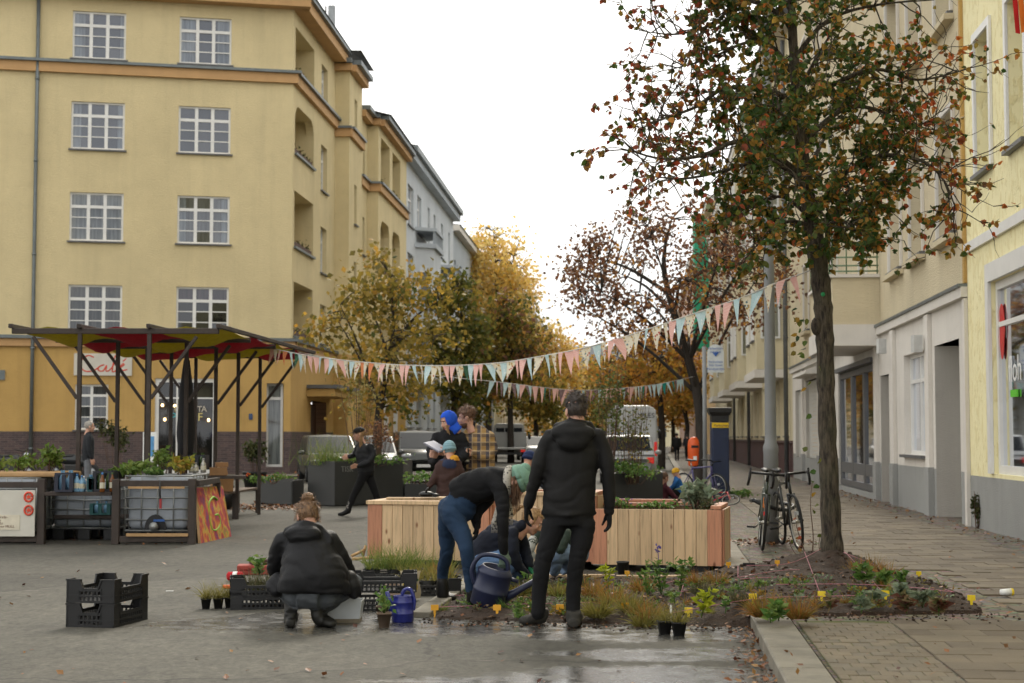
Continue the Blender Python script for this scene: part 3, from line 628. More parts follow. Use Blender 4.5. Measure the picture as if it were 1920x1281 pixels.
for gi, mm in ((0, mat('recess_grey', lin(176, 174, 170), .8)), (2, mat('niche_door', lin(186, 182, 176), .6)), (5, DKF)):
    a, b, c, d = gr[gi][:4]; dp = gr[gi][4]; MB().prism([F10.at(a, c, -dp), F10.at(b, c, -dp), F10.at(b, d, -dp), F10.at(a, d, -dp)], F10.n*.03).build('door', mm, bc)
aw = MB(); aw.prism([F10.at(s10(46.6), 3.3, .003), F10.at(s10(46.6), 3.55, .003), F10.at(s10(46.6), 3.42, .35), F10.at(s10(46.6), 3.3, .4)], F10.d*4.2); aw.build('awning_box', WG, bc)
for Y, z in ((28.3, 3.1), (32.6, 3.3)):
    MB().box(F10.at(s10(Y), z, .2), (.16, .16, .3), .085).build('wall_lamp', mat('lamp_white', lin(200, 200, 196), .4), bc)
# shallow letter relief between the windows
pt0, pt1 = s10(28.5), s10(31.2)
F10.rail(bc, pt0, pt1, 7.15, 7.95, .05, 0, CR, 'relief_panel')
rl = MB()
for i in range(5):
    t = pt1-.2-(pt1-pt0-.3)*i/5; 
    for (dx, z0, z1) in ((0, 7.25, 7.85), (.28, 7.3, 7.8)): rl.prism([F10.at(t-dx, z0, .054), F10.at(t-dx-.12, z0, .054), F10.at(t-dx-.12, z1, .054), F10.at(t-dx, z1, .054)], F10.n*.05)
    rl.prism([F10.at(t-.115, 7.48+.1*(i % 3), .056), F10.at(t-.285, 7.48+.1*(i % 3), .056), F10.at(t-.285, 7.6+.1*(i % 3), .056), F10.at(t-.115, 7.6+.1*(i % 3), .056)], F10.n*.045)
tag(rl.build('relief_lettering', WG, bc), kind='stuff')
# balcony
ba, bb_ = s10(34.1), s10(38.6)
bal = MB(); bal.prism([F10.at(ba, 3.86, .003), F10.at(ba, 3.86, 1.0), F10.at(bb_, 3.86, 1.0), F10.at(bb_, 3.86, .003)], (0, 0, 1.0)); bo = bal.build('balcony', CR, bc)
MB().prism([F10.at(ba-.06, 4.863, .003), F10.at(ba-.06, 4.863, 1.07), F10.at(bb_+.06, 4.863, 1.07), F10.at(bb_+.06, 4.863, .003)], (0, 0, .07)).build('balcony_coping', WG, bo)
MB().prism([F10.at(ba-.05, 3.4, .003), F10.at(ba-.05, 3.4, 1.06), F10.at(bb_+.05, 3.4, 1.06), F10.at(bb_+.05, 3.4, .003)], (0, 0, .455)).build('balcony_soffit', WG, bo)
rr = MB(); GRN = mat('green_railing', lin(112, 134, 104), .5, .1)
for z in (5.0, 5.12, 5.3, 5.8, 6.25): rr.tube([F10.at(ba, z, .02), F10.at(ba, z, 1.0), F10.at(bb_, z, 1.0)], .018, 6)
for o_ in (.05, .35, .7, 1.0): rr.tube([F10.at(ba, 4.93, o_), F10.at(ba, 6.25, o_)], .016, 6)
for i in range(1, 9): t = ba+(bb_-ba)*i/8; rr.tube([F10.at(t, 4.93, 1.0), F10.at(t, 6.25, 1.0)], .016, 6)
rr.build('railing', GRN, bo)
MB().add([F10.at(0, 17, .5), F10.at(F10.L, 17, .5), F10.at(F10.L, 21, -6), F10.at(0, 21, -6)], [(0, 1, 2, 3)]).build('roof', ROOF, bc)
F10.rail(bc, 0, F10.L, 16.6, 17, .45, 0, WG, 'eaves')
# further cream house with red-brown base, bays and pipes
bd = thing('long_cream_house', RWp(70), 'long cream house with brown brick base and bays, farther down the pavement', 'building')
F11 = Facade(RWp(55.02), RWp(118), (-1, 0)); L11 = F11.L; ops = []
CR2 = plaster('pale_cream_render', lin(218, 206, 172), .2); RB = brickmat('brown_base', lin(88, 46, 42), lin(70, 40, 38), lin(96, 74, 68))
for i in range(16):
    t = 1.6+i*3.9
    for z in (1.5, 5.0, 8.5, 12.0): ops.append((t, t+1.3, z, z+2.0, .25))
F11.wall(bd, 1.25, 15.8, ops, CR2); bs_ = F11.wall(bd, 0, 1.25, [], RB, 'brown_base'); Mi2 = wmat(bd); set_uv(bs_, lambda co: ((Mi2 @ co - F11.p).dot(F11.d), co.z))
for o_ in ops: F11.window(bd, *o_[:4], cols=2, rows=(.3, .7), o=-.2, mul=.1)
for t in (2.5, 14.5, 27, 40):
    q = [F11.at(t, 3.9, .003), F11.at(t, 3.9, 1.05), F11.at(t+6.2, 3.9, 1.05), F11.at(t+6.2, 3.9, .003)]; MB().prism(q, (0, 0, 10.3)).build('bay', CR2, bd)
    MB().prism([V(p.x, p.y, 3.6)+(F11.n*.08 if i in (1, 2) else V(0, 0, 0)) for i, p in enumerate(q)], (0, 0, .29)).build('bay_soffit', WG, bd)
    Fb = Facade(F11.at(t, 0, 0), F11.at(t, 0, 1.05), (0, -1)); Fd = Facade(F11.at(t, 0, 1.05), F11.at(t+6.2, 0, 1.05), (-1, 0))
    for z in (5.0, 8.5, 12): 
        Fb.window(bd, .2, .9, z, z+1.9, 1, (.3, .7), o=.01, sill=False); Fd.window(bd, 1, 2.3, z, z+1.9, 2, (.3, .7), o=.01); Fd.window(bd, 3.6, 4.9, z, z+1.9, 2, (.3, .7), o=.01)
for t in (1.0, 9.6, 22, 35): MB().tube([F11.at(t, .1, .14), F11.at(t, 15.5, .14)], .08, 8).build('drainpipe', mat('pipe_grey', lin(96, 98, 98), .5), bd)
F11.rail(bd, 0, L11, 15.8, 16.2, .6, 0, WG, 'eaves'); F11.rail(bd, 0, L11, 1.25, 1.33, .06, 0, RB, 'base_ledge')
MB().add([F11.at(0, 16.21, .7), F11.at(L11, 16.21, .7), F11.at(L11, 20, -6), F11.at(0, 20, -6)], [(0, 1, 2, 3)]).build('roof', ROOF, bd)
# house under green scaffold netting, far on the right, and pale houses closing the street
def farhouse(name, Y0, Y1, H, m, label, left=False, base=None, off=0.0):
    if left: p0, p1, n = V(-3.9+(Y0-109)*.0665-off, Y0, 0), V(-3.9+(Y1-109)*.0665-off, Y1, 0), (1, 0)
    else: p0, p1, n = RWp(Y0)-V(off, 0, 0), RWp(Y1)-V(off, 0, 0), (-1, 0)
    b = thing(name, p0, label, 'building'); F = Facade(p0, p1, n); ops = []
    k = max(2, int(F.L/4))
    for i in range(k):
        t = F.L*(i+.3)/k
        for z in (1.2, 4.8, 8.4, 12.0): ops.append((t, t+1.3, z, z+2.1, .25)) if z+2.5 < H else None
    F.wall(b, 0, H, ops, m); mb = MB(); pn = MB()
    for o_ in ops: mb = MB(); w = MB().prism([F.at(o_[0], o_[2], -.2), F.at(o_[1], o_[2], -.2), F.at(o_[1], o_[3], -.2), F.at(o_[0], o_[3], -.2)], F.n*.02).build('window', GLD, b)
    Fe = Facade(p0, p0-V(n[0]*9, 0, 0), (0, -1)); Fe.wall(b, 0, H, [], m)
    F.rail(b, 0, F.L, H, H+.4, .5, 0, WG, 'eaves')
    MB().add([F.at(0, H+.41, .6), F.at(F.L, H+.41, .6), F.at(F.L, H+1, -5), F.at(0, H+1, -5)], [(0, 1, 2, 3)]).build('roof', ROOF, b); return b, F
GLD = mat('far_window', lin(70, 76, 82), .15, .2, 1)
nb, FN = farhouse('netted_house', 118.05, 150, 19, plaster('peach_render', lin(224, 190, 140)), 'far house wrapped in bright green scaffold netting behind the brown tree')
NET = mat('scaffold_net', lin(40, 150, 112), .7, .3, 1.2)
MB().prism([FN.at(-.4, 8, .15), FN.at(4, 8, .15), FN.at(4, 17.6, .15), FN.at(-.4, 17.6, .15)], FN.n*1.35).build('netting', NET, nb)
farhouse('grey_house', 112, 150, 16, WS2, 'far grey-white house half hidden behind the yellow birch', True, off=.5)
farhouse('pink_house', 150.1, 230, 18, plaster('pink_render', lin(206, 176, 160)), 'distant pinkish house beyond the green netting', off=.5)
farhouse('beige_house', 150.1, 230, 17, CR2, 'distant beige house on the left side of the street', True)
ch_ = thing('closing_house', V(10, 250, 0), 'pale distant house closing the view at the street end', 'building'); FX = Facade((-30, 250), (60, 250), (0, -1)); co = [(3+i*4.5, 4.6+i*4.5, z, z+2, .2) for i in range(19) for z in (1.5, 5, 8.5)]; FX.wall(ch_, 0, 12, co, CR2)
for o_ in co: MB().prism([FX.at(o_[0], o_[2], -.2), FX.at(o_[1], o_[2], -.2), FX.at(o_[1], o_[3], -.2), FX.at(o_[0], o_[3], -.2)], FX.n*.02).build('window', GLD, ch_)
MB().add([FX.at(0, 12, .6), FX.at(90, 12, .6), FX.at(90, 16, -5), FX.at(0, 16, -5)], [(0, 1, 2, 3)]).build('roof', ROOF, ch_)
# ================================================================== TREES
def barkmat():
    k = NT('bark'); n = k.noise(34, 6, (1, 1, .2), rough=.65); c = k.ramp(n, [(.36, lin(34, 29, 24)), (.5, lin(74, 65, 54)), (.7, lin(104, 94, 78))])  # shade of the fissures put into the colour, dark where the bump is low
    k.col(k.mix(k.ramp(k.noise(3, 4), [(.45, 0.0), (.75, .4)]), c, lin(78, 82, 58))); k.b.inputs['Roughness'].default_value = .95; k.bump(n, 1.0, .03); MATS['bark'] = k.m; return k.m
BARK = barkmat(); BARK2 = mat('dark_bark', lin(52, 46, 40), .9, .25, 6, .6, 20, stretch=(1, 1, .3), bd=.03)
def curve(pts, n=5):
    pts = [Vector(p) for p in pts]; o = []; k = len(pts)
    for i in range(k-1):
        a, b, c, d = pts[max(i-1, 0)], pts[i], pts[i+1], pts[min(i+2, k-1)]
        for j in range(n):
            t = j/n; o.append(.5*((2*b)+(c-a)*t+(2*a-5*b+4*c-d)*t*t+(3*b-a-3*c+d)*t**3))
    return o+[pts[-1]]
def lerpl(v, n):
    o = []
    for i in range(n):
        t = i/(n-1)*(len(v)-1); k = min(int(t), len(v)-2); o.append(v[k]+(v[k+1]-v[k])*(t-k))
    return o
def rdir(rg, up=0.0): d = V(rg.gauss(0, 1), rg.gauss(0, 1), rg.gauss(0, 1)+up); return d.normalized()
def twig(mb, p, d, L, r, rg, tips, depth):
    n = 4; pts = [p]; q = p; dd = d
    for i in range(n):
        dd = (dd+rdir(rg, .12)*.38).normalized(); q = q+dd*(L/n); pts.append(q)
        if depth > 0 and rg.random() < .75: twig(mb, q, (dd+rdir(rg, .15)*1.0).normalized(), L*rg.uniform(.4, .65), r*.55, rg, tips, depth-1)
        if depth == 0 or i > 1: tips.append((q, dd))
    mb.tube(pts, [r*(1-.7*i/n) for i in range(n+1)], 5 if depth else 4, cap=False)
def roundleaf(mb, p, d, s, rg, mi):
    """small rounded leaf, folded along its midrib, hanging from p"""
    d = (d*.4+V(rg.uniform(-1, 1), rg.uniform(-1, 1), rg.uniform(-1.3, .35))).normalized(); a, b = basis(d, rdir(rg)); w = s*rg.uniform(.36, .46); c = s*rg.uniform(.05, .2)
    p0 = p+d*s*.25
    mb.add([p, p0+a*w+b*c, p0+d*s*.4+a*w*.85+b*c, p+d*s*1.05, p0+d*s*.4-a*w*.85+b*c, p0-a*w+b*c, p+d*s*.5], [(0, 1, 6), (1, 2, 6), (2, 3, 6), (3, 4, 6), (4, 5, 6), (5, 0, 6)], mi)
TY = 16.7
rg = random.Random(11)
mt = thing('pear_tree', P(1560, 1083, TY).xy.to_3d(), 'street tree with red, orange and green autumn leaves growing from the planting bed', 'tree')
wood = MB(); tips = []
tr = [(1562, 1100, .0), (1559, 1000, 0), (1554, 880, 0), (1549, 740, 0), (1546, 620, 0), (1540, 540, 0), (1529, 460, 0), (1516, 380, 0), (1504, 280, 0), (1493, 170, 0), (1486, 60, 0), (1482, -80, 0), (1478, -260, 0), (1486, -420, 0)]
trr = [.145, .108, .098, .091, .093, .1, .098, .08, .066, .056, .048, .037, .024, .008]
tp = curve([P(u, v, TY+d) for u, v, d in tr], 6); rr_ = lerpl(trr, len(tp))
rr_ = [r*(1+.06*math.sin(i*1.7)+.04*math.sin(i*3.1)) for i, r in enumerate(rr_)]
wood.tube(tp, rr_, 18)
wood.ell(P(1531, 612, TY-.03), (.06, .07, .1), 10, 7)          # old pruning scar
limbs = [([(1512, 253), (1478, 189), (1426, 167), (1357, 167), (1302, 202), (1242, 223), (1205, 240)], 0, -.5), ([(1510, 335), (1430, 275), (1379, 266), (1315, 292), (1242, 298), (1180, 282)], 0, -1.0),
 ([(1512, 345), (1440, 300), (1366, 318), (1285, 335), (1215, 330)], 0, .7), ([(1487, 62), (1465, 30), (1417, 4), (1375, 8), (1340, 43), (1272, 64), (1215, 60)], 0, .3), ([(1546, 496), (1568, 455), (1594, 420), (1611, 386), (1640, 330)], 0, -.5),
 ([(1529, 405), (1572, 335), (1636, 296), (1679, 292), (1735, 305), (1770, 339), (1790, 386)], 0, -.8), ([(1496, 200), (1560, 160), (1640, 130), (1720, 150), (1795, 135)], 0, .4), ([(1490, 110), (1550, 40), (1640, 10), (1750, 0)], 0, -.6),
 ([(1503, 270), (1580, 205), (1640, 205), (1700, 232), (1760, 245)], 0, .8), ([(1483, -20), (1400, -80), (1300, -70), (1210, -40)], 0, -.4), ([(1481, -70), (1560, -150), (1660, -120), (1740, -80)], 0, .5), ([(1518, 390), (1500, 340), (1470, 310)], 0, -1.9),
 ([(1512, 330), (1540, 270), (1570, 210)], 0, 1.8), ([(1520, 410), (1470, 370), (1420, 380), (1380, 400)], 0, .6), ([(1505, 290), (1480, 230), (1450, 200)], 0, -1.6), ([(1495, 180), (1530, 110), (1560, 60)], 0, -1.5), ([(1492, 150), (1450, 90), (1400, 80), (1330, 110), (1260, 130)], 0, -.2), ([(1524, 430), (1560, 400), (1600, 350), (1640, 365)], 0, 1.1), ([(1522, 425), (1480, 415), (1440, 440), (1410, 470)], 0, -.7), ([(1526, 440), (1570, 415), (1600, 430)], 0, -.9), ([(1483, 10), (1510, -60), (1600, -60)], 0, -1.0), ([(1484, 20), (1440, -40), (1380, -130)], 0, .9), ([(1480, -200), (1420, -300), (1350, -330)], 0, .3), ([(1480, -240), (1550, -330), (1600, -350)], 0, -.3)]
for pix, d0, d1 in limbs:
    n = len(pix); pts = curve([P(u, v, TY+d0+(d1-d0)*i/(n-1)) for i, (u, v) in enumerate(pix)], 5)
    L = sum((b-a).length for a, b in zip(pts, pts[1:])); r0 = min(.045, .013+.011*L)
    wood.tube(pts, [r0*(1-.82*i/(len(pts)-1)) for i in range(len(pts))], 8)
    acc = 0
    for i, (a, b) in enumerate(zip(pts, pts[1:])):
        acc += (b-a).length
        if i < 2: continue
        for _ in range(2 if i % 2 else 1):
            d = ((b-a).normalized()*.6+rdir(rg, .2)).normalized(); twig(wood, b, d, rg.uniform(.35, .75)*(1.0 if L > 1.2 else .75), .009, rg, tips, 1)
    tips.append((pts[-1], (pts[-1]-pts[-2]).normalized())); twig(wood, pts[-1], (pts[-1]-pts[-3]).normalized(), .4, .006, rg, tips, 1)
for q in tp[40:66:1]:
    if rg.random() < .6: twig(wood, q, (rdir(rg, .2)*V(1, 1, .5)).normalized(), rg.uniform(.3, .6), .008, rg, tips, 1)
wood.build('trunk', BARK, mt)
LM = [leafmat('pear_leaf_green', [(54, 80, 38), (70, 96, 44), (84, 106, 48), (110, 114, 50), (50, 72, 40), (160, 126, 54)], .42), leafmat('pear_leaf_red', [(142, 74, 52), (164, 88, 54), (116, 68, 52), (180, 80, 54), (100, 80, 52), (136, 104, 58)], .42), leafmat('pear_leaf_orange', [(206, 122, 60), (214, 146, 66), (192, 92, 58), (186, 146, 66), (146, 134, 62), (198, 104, 60)], .48)]
lv = MB(); tx = P(1510, 300, TY)
for q, d in tips:
    dx = q.x-tx.x; o = abs(dx)/1.75
    lo = q.z < P(0, 470, TY).z
    for _ in range((rg.choice((3, 4, 5)) if rg.random() < (.62 if abs(dx) < .95 else .42) else rg.choice((0, 0, 1))) if abs(dx) < 1.3 else (rg.choice((2, 3, 4)) if rg.random() < .34 else 0)):
        x = o+rg.gauss(0, .16)
        if x < .62: mi = 0 if rg.random() < .93 else 2
        elif dx < 0: mi = 1 if rg.random() < .55 else (0 if rg.random() < .7 else 2)
        else: mi = 2 if rg.random() < .5 else (0 if rg.random() < .7 else 1)
        roundleaf(lv, q+rdir(rg)*rg.uniform(.0, .022), d, rg.uniform(.046, .08), rg, mi)
# shoots on the lower trunk
for v, dx in ((600, -.12), (640, -.1), (690, -.04), (760, -.05), (850, .02), (905, .0), (930, .03)):
    for _ in range(10 if v < 650 else 2): roundleaf(lv, P(1535, v, TY-.14)+V(dx+rg.gauss(-.06, .06), rg.gauss(0, .05), rg.gauss(0, .09)), V(-1, -.3, 0), .07, rg, 0)
tag(lv.build('crown', LM, mt), kind='stuff')
MB().lathe(P(1543, 552, TY-.118), [(.022, 0), (.022, .006)], 12, M=Matrix.Rotation(R(90), 3, 'X')).build('number_plate', mat('tree_tag_green', lin(40, 150, 90), .5), mt)
print('pear leaves', len(lv.f)//6)
def bgtree(name, label, base, h0, cc, rad, r0, mats, nclump, per, ls, seed, spread=.5, droop=0.0, wts=None, trunk_to=None, limbs=7, wood=BARK2):
    """trunk, limbs to clump centres inside the crown's egg, leaf-sized faces round each clump"""
    rg = random.Random(seed); t = thing(name, base, label, 'tree'); w = MB(); cc = Vector(cc); base = Vector(base); top = Vector((cc.x, cc.y, cc.z+rad[2]*.75))
    ax = curve([base, base.lerp(V(base.x, cc.y, h0), .5)+V(rg.uniform(-.1, .1), 0, 0), V(base.x*.85+cc.x*.15, cc.y, h0), V(cc.x+rg.uniform(-.3, .3), cc.y, cc.z), top], 5)
    w.tube(ax, lerpl([r0*1.25, r0, r0*.85, r0*.5, r0*.08], len(ax)), 10); cl = []
    main = []
    for i in range(limbs):
        a = ax[rg.randrange(9, 15)]; ang = 2*math.pi*(i+rg.random()*.6)/limbs; e = cc+V(math.cos(ang)*rad[0]*.72, math.sin(ang)*rad[1]*.72, rg.uniform(-.5, .6)*rad[2])
        m = a.lerp(e, .5)+V(0, 0, rad[2]*.1); pts = curve([a, m, e], 5); w.tube(pts, lerpl([r0*.42, r0*.25, r0*.06], len(pts)), 6); main.append(pts)
    lv = MB()
    for i in range(nclump):
        while True:
            p = V(rg.uniform(-1, 1), rg.uniform(-1, 1), rg.uniform(-1, 1))
            if p.length <= 1 and p.length > rg.random()*.75: break
        p = cc+V(p.x*rad[0]*(1-.25*max(0, p.z)), p.y*rad[1]*(1-.25*max(0, p.z)), p.z*rad[2]); cl.append(p)
        b = min((q for ps in main+[ax[10:]] for q in ps), key=lambda q: (q-p).length); pts = curve([b, b.lerp(p, .55)+V(0, 0, .06*rad[2]), p], 3); w.tube(pts, lerpl([r0*.16, r0*.1, r0*.03], len(pts)), 4, cap=False)
        mi = rg.choices(range(len(mats)), wts)[0]; k = spread*min(rad)*rg.uniform(.25, .5)
        for _ in range(int(per*rg.uniform(.6, 1.4))):
            q = p+V(rg.gauss(0, k), rg.gauss(0, k), rg.gauss(0, k*.75)-abs(rg.gauss(0, droop)))
            d = rdir(rg, -.4); a, b2 = basis(d, rdir(rg)); s = ls*rg.uniform(.6, 1.3)
            lv.add([q, q+d*s*.5+a*s*.36, q+d*s, q+d*s*.5-a*s*.36+b2*s*.12], [(0, 1, 2, 3)], mi if rg.random() < .8 else rg.randrange(len(mats)))
    w.build('trunk', wood, t); tag(lv.build('crown', mats, t), kind='stuff'); return t
OLV = leafmat('olive_leaf', [(150, 132, 58), (170, 144, 62), (130, 120, 56), (184, 154, 70), (116, 106, 54)], .55); OLG = leafmat('yellow_leaf', [(200, 160, 66), (214, 174, 76), (186, 142, 62), (160, 140, 66)], .6)
BRN = leafmat('brown_leaf', [(126, 86, 62), (146, 96, 66), (114, 80, 60), (98, 74, 58), (154, 112, 76)], .35); GRN_ = leafmat('green_leaf', [(88, 98, 46), (104, 108, 50), (76, 86, 42), (130, 122, 56)], .5)
GOLD = leafmat('gold_leaf', [(246, 206, 96), (250, 216, 120), (236, 190, 88), (240, 210, 140)], .62); ORA = leafmat('orange_leaf', [(216, 152, 66), (226, 168, 76), (196, 138, 64), (180, 142, 74)], .58); PALE = leafmat('pale_gold_leaf', [(236, 208, 124), (226, 200, 124), (240, 216, 146), (206, 186, 110)], .6)
def gp(u, Y): q = P(u, 820, Y); return V(q.x, Y, 0)
def cp(u, v, Y): return P(u, v, Y)
def px(n, Y): return n*Y/3000
bgtree('street_tree', 'olive-yellow tree with thin dark trunk in front of the yellow corner house', gp(711, 48), 2.6, cp(730, 625, 48), (px(140, 48), 2.2, px(150, 48)), .13, [OLV, OLG, GRN_], 84, 44, .19, 21, .42, wts=(2.4, .8, .5))
bgtree('street_tree', 'dark brown-leaved tree behind the parking meter sign', gp(1309, 46), 3.1, cp(1260, 515, 46), (px(235, 46), 3.0, px(140, 46)), .16, [BRN, BRN, ORA], 190, 36, .13, 22, .3, wts=(3, 2, .25), limbs=12)
bgtree('street_tree', 'dark green tree in front of the stucco house', gp(850, 80), 3, cp(858, 640, 80), (px(52, 80), 1.7, px(135, 80)), .16, [GRN_, GRN_, OLV], 90, 50, .26, 23, .6, wts=(3, 2, .5))
bgtree('golden_birch', 'tall golden tree glowing against the sky behind the stucco house', gp(915, 128), 7, cp(925, 545, 128), (px(82, 128), 3.6, px(150, 128)), .25, [GOLD, PALE], 150, 52, .34, 24, .45, droop=.9, wts=(2, 1))
bgtree('street_tree', 'brownish green tree behind the plaid-shirted man', gp(958, 92), 4, cp(950, 655, 92), (px(70, 92), 2.4, px(105, 92)), .17, [GRN_, BRN, OLV, ORA], 110, 46, .28, 25, .55, wts=(2, 1.3, 1.3, .4))
bgtree('street_tree', 'pale golden tree at the far end of the street', gp(1040, 150), 4, cp(1030, 690, 150), (px(62, 150), 3.2, px(90, 150)), .22, [GOLD, PALE, ORA], 110, 46, .38, 26, .6, droop=.6, wts=(2, 2, .6))
bgtree('street_tree', 'orange-leaved tree above the white van', gp(1240, 74), 3.4, cp(1222, 690, 74), (px(98, 74), 2.6, px(78, 74)), .15, [ORA, OLG, BRN], 110, 44, .22, 27, .5, wts=(2, 1.2, .6))
bgtree('street_tree', 'small dull olive tree left of the street end', gp(885, 105), 3.4, cp(892, 700, 105), (px(50, 105), 2.2, px(85, 105)), .17, [OLV, GRN_], 80, 44, .3, 28, .6)
bgtree('street_tree', 'yellowish tree on the right at the far end of the street', gp(1120, 170), 4, cp(1125, 735, 170), (px(48, 170), 3, px(62, 170)), .2, [ORA, OLG, GRN_], 80, 44, .4, 29, .65)
bgtree('street_tree', 'green and yellow tree over the flatbed truck', gp(1005, 118), 2.6, cp(1002, 735, 118), (px(58, 118), 3, px(60, 118)), .2, [GRN_, OLG, OLV], 90, 44, .32, 30, .65)
bgtree('street_tree', 'low yellow tree in the distance behind the orange litter bin', gp(1290, 115), 2.6, cp(1275, 720, 115), (px(50, 115), 3, px(50, 115)), .18, [OLG, ORA], 80, 44, .32, 31, .65)
hd = MB(); rg = random.Random(5)
for i in range(60): leafclump(hd, (rg.uniform(-6, 12), 190+rg.uniform(-6, 6), rg.uniform(.5, 5.5)), (3, 3, 2), 40, .55, rg, rg.randrange(3))
tag(hd.build('far_shrubbery', [GRN_, OLG, ORA]), 'dense autumn shrubbery closing the far end of the street', 'shrubbery', kind='stuff')
bgtree('street_tree', 'amber tree closing the gap beside the white van', gp(1262, 150), 3, cp(1255, 745, 150), (px(60, 150), 3, px(60, 150)), .2, [ORA, GOLD, OLG], 90, 44, .36, 37, .65)
bgtree('street_tree', 'yellow-green tree between the van and the street end', gp(1150, 140), 3, cp(1160, 730, 140), (px(60, 140), 3, px(70, 140)), .2, [OLG, PALE, GRN_], 90, 44, .36, 38, .65)
# ================================================================== PERGOLA AND COUNTER ON THE SQUARE
STEEL = mat('rusty_steel', lin(58, 48, 42), .65, .3, 6, .2, 60, dirt=.2); YEL = leafmat('yellow_sailcloth', [(184, 170, 48), (184, 170, 48)], .35, .8); REDC = leafmat('red_sailcloth', [(172, 46, 62), (172, 46, 62)], .35, .8)
PG = thing('pergola', V(-5.6, 26, 0), 'rusty steel pergola roofed with yellow and red sailcloth squares', 'pergola')
ZR = 2.95
rows = [(-6.22, 23.0, -5.22), (-6.2, 25.15, -5.12), (-6.14, 26.9, -4.98), (-6.05, 28.4, -4.86), (-5.95, 30.1, -4.74)]
for xl, Y, xr in rows:
    for x, sg in ((xl, -1), (xr, 1)):
        MB().bar((x, Y, 0), (x, Y, ZR), .06, side=V(1, 0, 0)).build('post', STEEL, PG, .006)
        MB().bar((x+sg*.03, Y, ZR-.95), (x+sg*.68, Y, ZR-.06), .048, .048, side=V(0, 1, 0)).build('brace', STEEL, PG, .006)
    MB().bar((xl-.98, Y, ZR+.02), (xr+1.0, Y, ZR+.02), .07, .08, side=V(0, 0, 1)).build('beam', STEEL, PG, .006)
for k in (-.98, 0, 1, 2):
    pts = [V((xl+k) if k <= 0 else (xr+k-1), Y, ZR+.09) for xl, Y, xr in rows]
    MB().bar(pts[0]-V(0, .1, 0), pts[-1]+V(0, .1, 0), .06, .06, side=V(0, 0, 1)).build('beam', STEEL, PG, .006)
for i, (ra, rb) in enumerate(zip(rows, rows[1:])):
    for j in range(3):
        def cx(r, k): return (r[0]-.98, r[0], r[2], r[2]+1.0)[k]
        q = MB(); n = 8; vs_ = []
        for a in range(n+1):
            for b in range(n+1):
                s_, t_ = a/n, b/n; x0 = cx(ra, j)+(cx(ra, j+1)-cx(ra, j))*s_; x1 = cx(rb, j)+(cx(rb, j+1)-cx(rb, j))*s_
                sag = .17*math.sin(math.pi*s_)*math.sin(math.pi*t_)**.6+.03*math.sin(9*s_+5*t_+i)
                pin = .06*math.sin(math.pi*t_)*(1 if s_ < .5 else -1)*(abs(s_-.5)*2)**3
                vs_.append((x0+(x1-x0)*t_+pin, ra[1]+.06+(rb[1]-ra[1]-.12)*t_, ZR+.06-sag))
        q.add(vs_, [(a*(n+1)+b, (a+1)*(n+1)+b, (a+1)*(n+1)+b+1, a*(n+1)+b+1) for a in range(n) for b in range(n)], 0, True)
        o = q.build('sailcloth', REDC if (i+j) % 2 else YEL, PG); o.modifiers.new('thick', 'SOLIDIFY').thickness = .004
# closed parasol inside
ps = thing('closed_parasol', V(-5.15, 25.9, 0), 'dark folded parasol standing under the pergola', 'parasol'); q = V(-5.25, 25.8, 0)
MB().tube([q, q+V(0, 0, 2.75)], .03, 8).build('pole', IRON, ps)
MB().lathe(q, [(.04, 1.15), (.12, 1.2), (.15, 1.5), (.11, 2.2), (.05, 2.68), (.01, 2.74)], 9).build('canopy', mat('dark_canvas', lin(34, 34, 38), .85, .2, 8), ps)
MB().lathe(q, [(.25, 0), (.25, .06), (.05, .09)], 14).build('foot', IRON, ps)
# counter frame
CF = thing('steel_counter', V(-5.4, 21.8, 0), 'low rusty steel frame with rails and shelves around the water tanks', 'counter')
cy = 21.75
def fx(u, Y=cy): return (u-960)/3000*Y
for u in (-60, 82, 221, 363):
    MB().bar((fx(u), cy, 0), (fx(u), cy, .88), .1, side=V(1, 0, 0)).build('post', STEEL, CF, .006)
for u, Y in ((152, 23.0), (410, 23.4)): MB().bar((fx(u, Y), Y, 0), (fx(u, Y), Y, .8), .08, side=V(1, 0, 0)).build('post', STEEL, CF, .006)
for a, b, z in ((-60, 82, .8), (221, 363, .82), (-60, 82, .07), (221, 363, .07)): MB().bar((fx(a)+.052, cy, z), (fx(b)-.052, cy, z), .07, .08, side=V(0, 0, 1)).build('rail', STEEL, CF, .006)
MB().bar((fx(363)+.05, cy+.05, .82), (fx(410, 23.4), 23.4, .82), .07, .08, side=V(0, 0, 1)).build('rail', STEEL, CF, .006)
MB().box(((fx(82)+fx(221))/2, cy+.12, .68), (fx(221)-fx(82)-.11, .4, .05)).build('shelf', STEEL, CF, .005)
MB().box(((fx(82)+fx(221))/2+.4, cy+.9, .33), (1.9, .3, .05)).build('shelf', STEEL, CF, .005)
MB().bar((fx(245), cy-.06, .765), (fx(350), cy-.06, .765), .02, .03, side=V(0, 0, 1)).build('wood_strip', mat('plain_wood', lin(176, 140, 96), .7, .15, 4), CF)
MB().bar((fx(243), cy-.07, .13), (fx(358), cy-.07, .13), .03, .04, side=V(0, 0, 1)).build('wood_strip', MATS['plain_wood'], CF)
hk = MB().tube([V(fx(305), cy-.08, .86), V(fx(305), cy-.1, .74), V(fx(306), cy-.1, .62)], .012, 6).build('hanging_hook', IRON, CF)
MB().box((fx(307), cy-.1, .55), (.03, .03, .13)).build('hook_grip', mat('grip_red', lin(150, 40, 40), .5), hk)
PLAST = mat('tank_plastic', lin(150, 156, 164), .45, .18, 2.2, .15, 5, bd=.05, dirt=.12); GALV = mat('galvanised', lin(150, 152, 150), .4, .12, 5, metal=.6); BLK = mat('black_plastic', lin(26, 26, 27), .45, .15, 9)
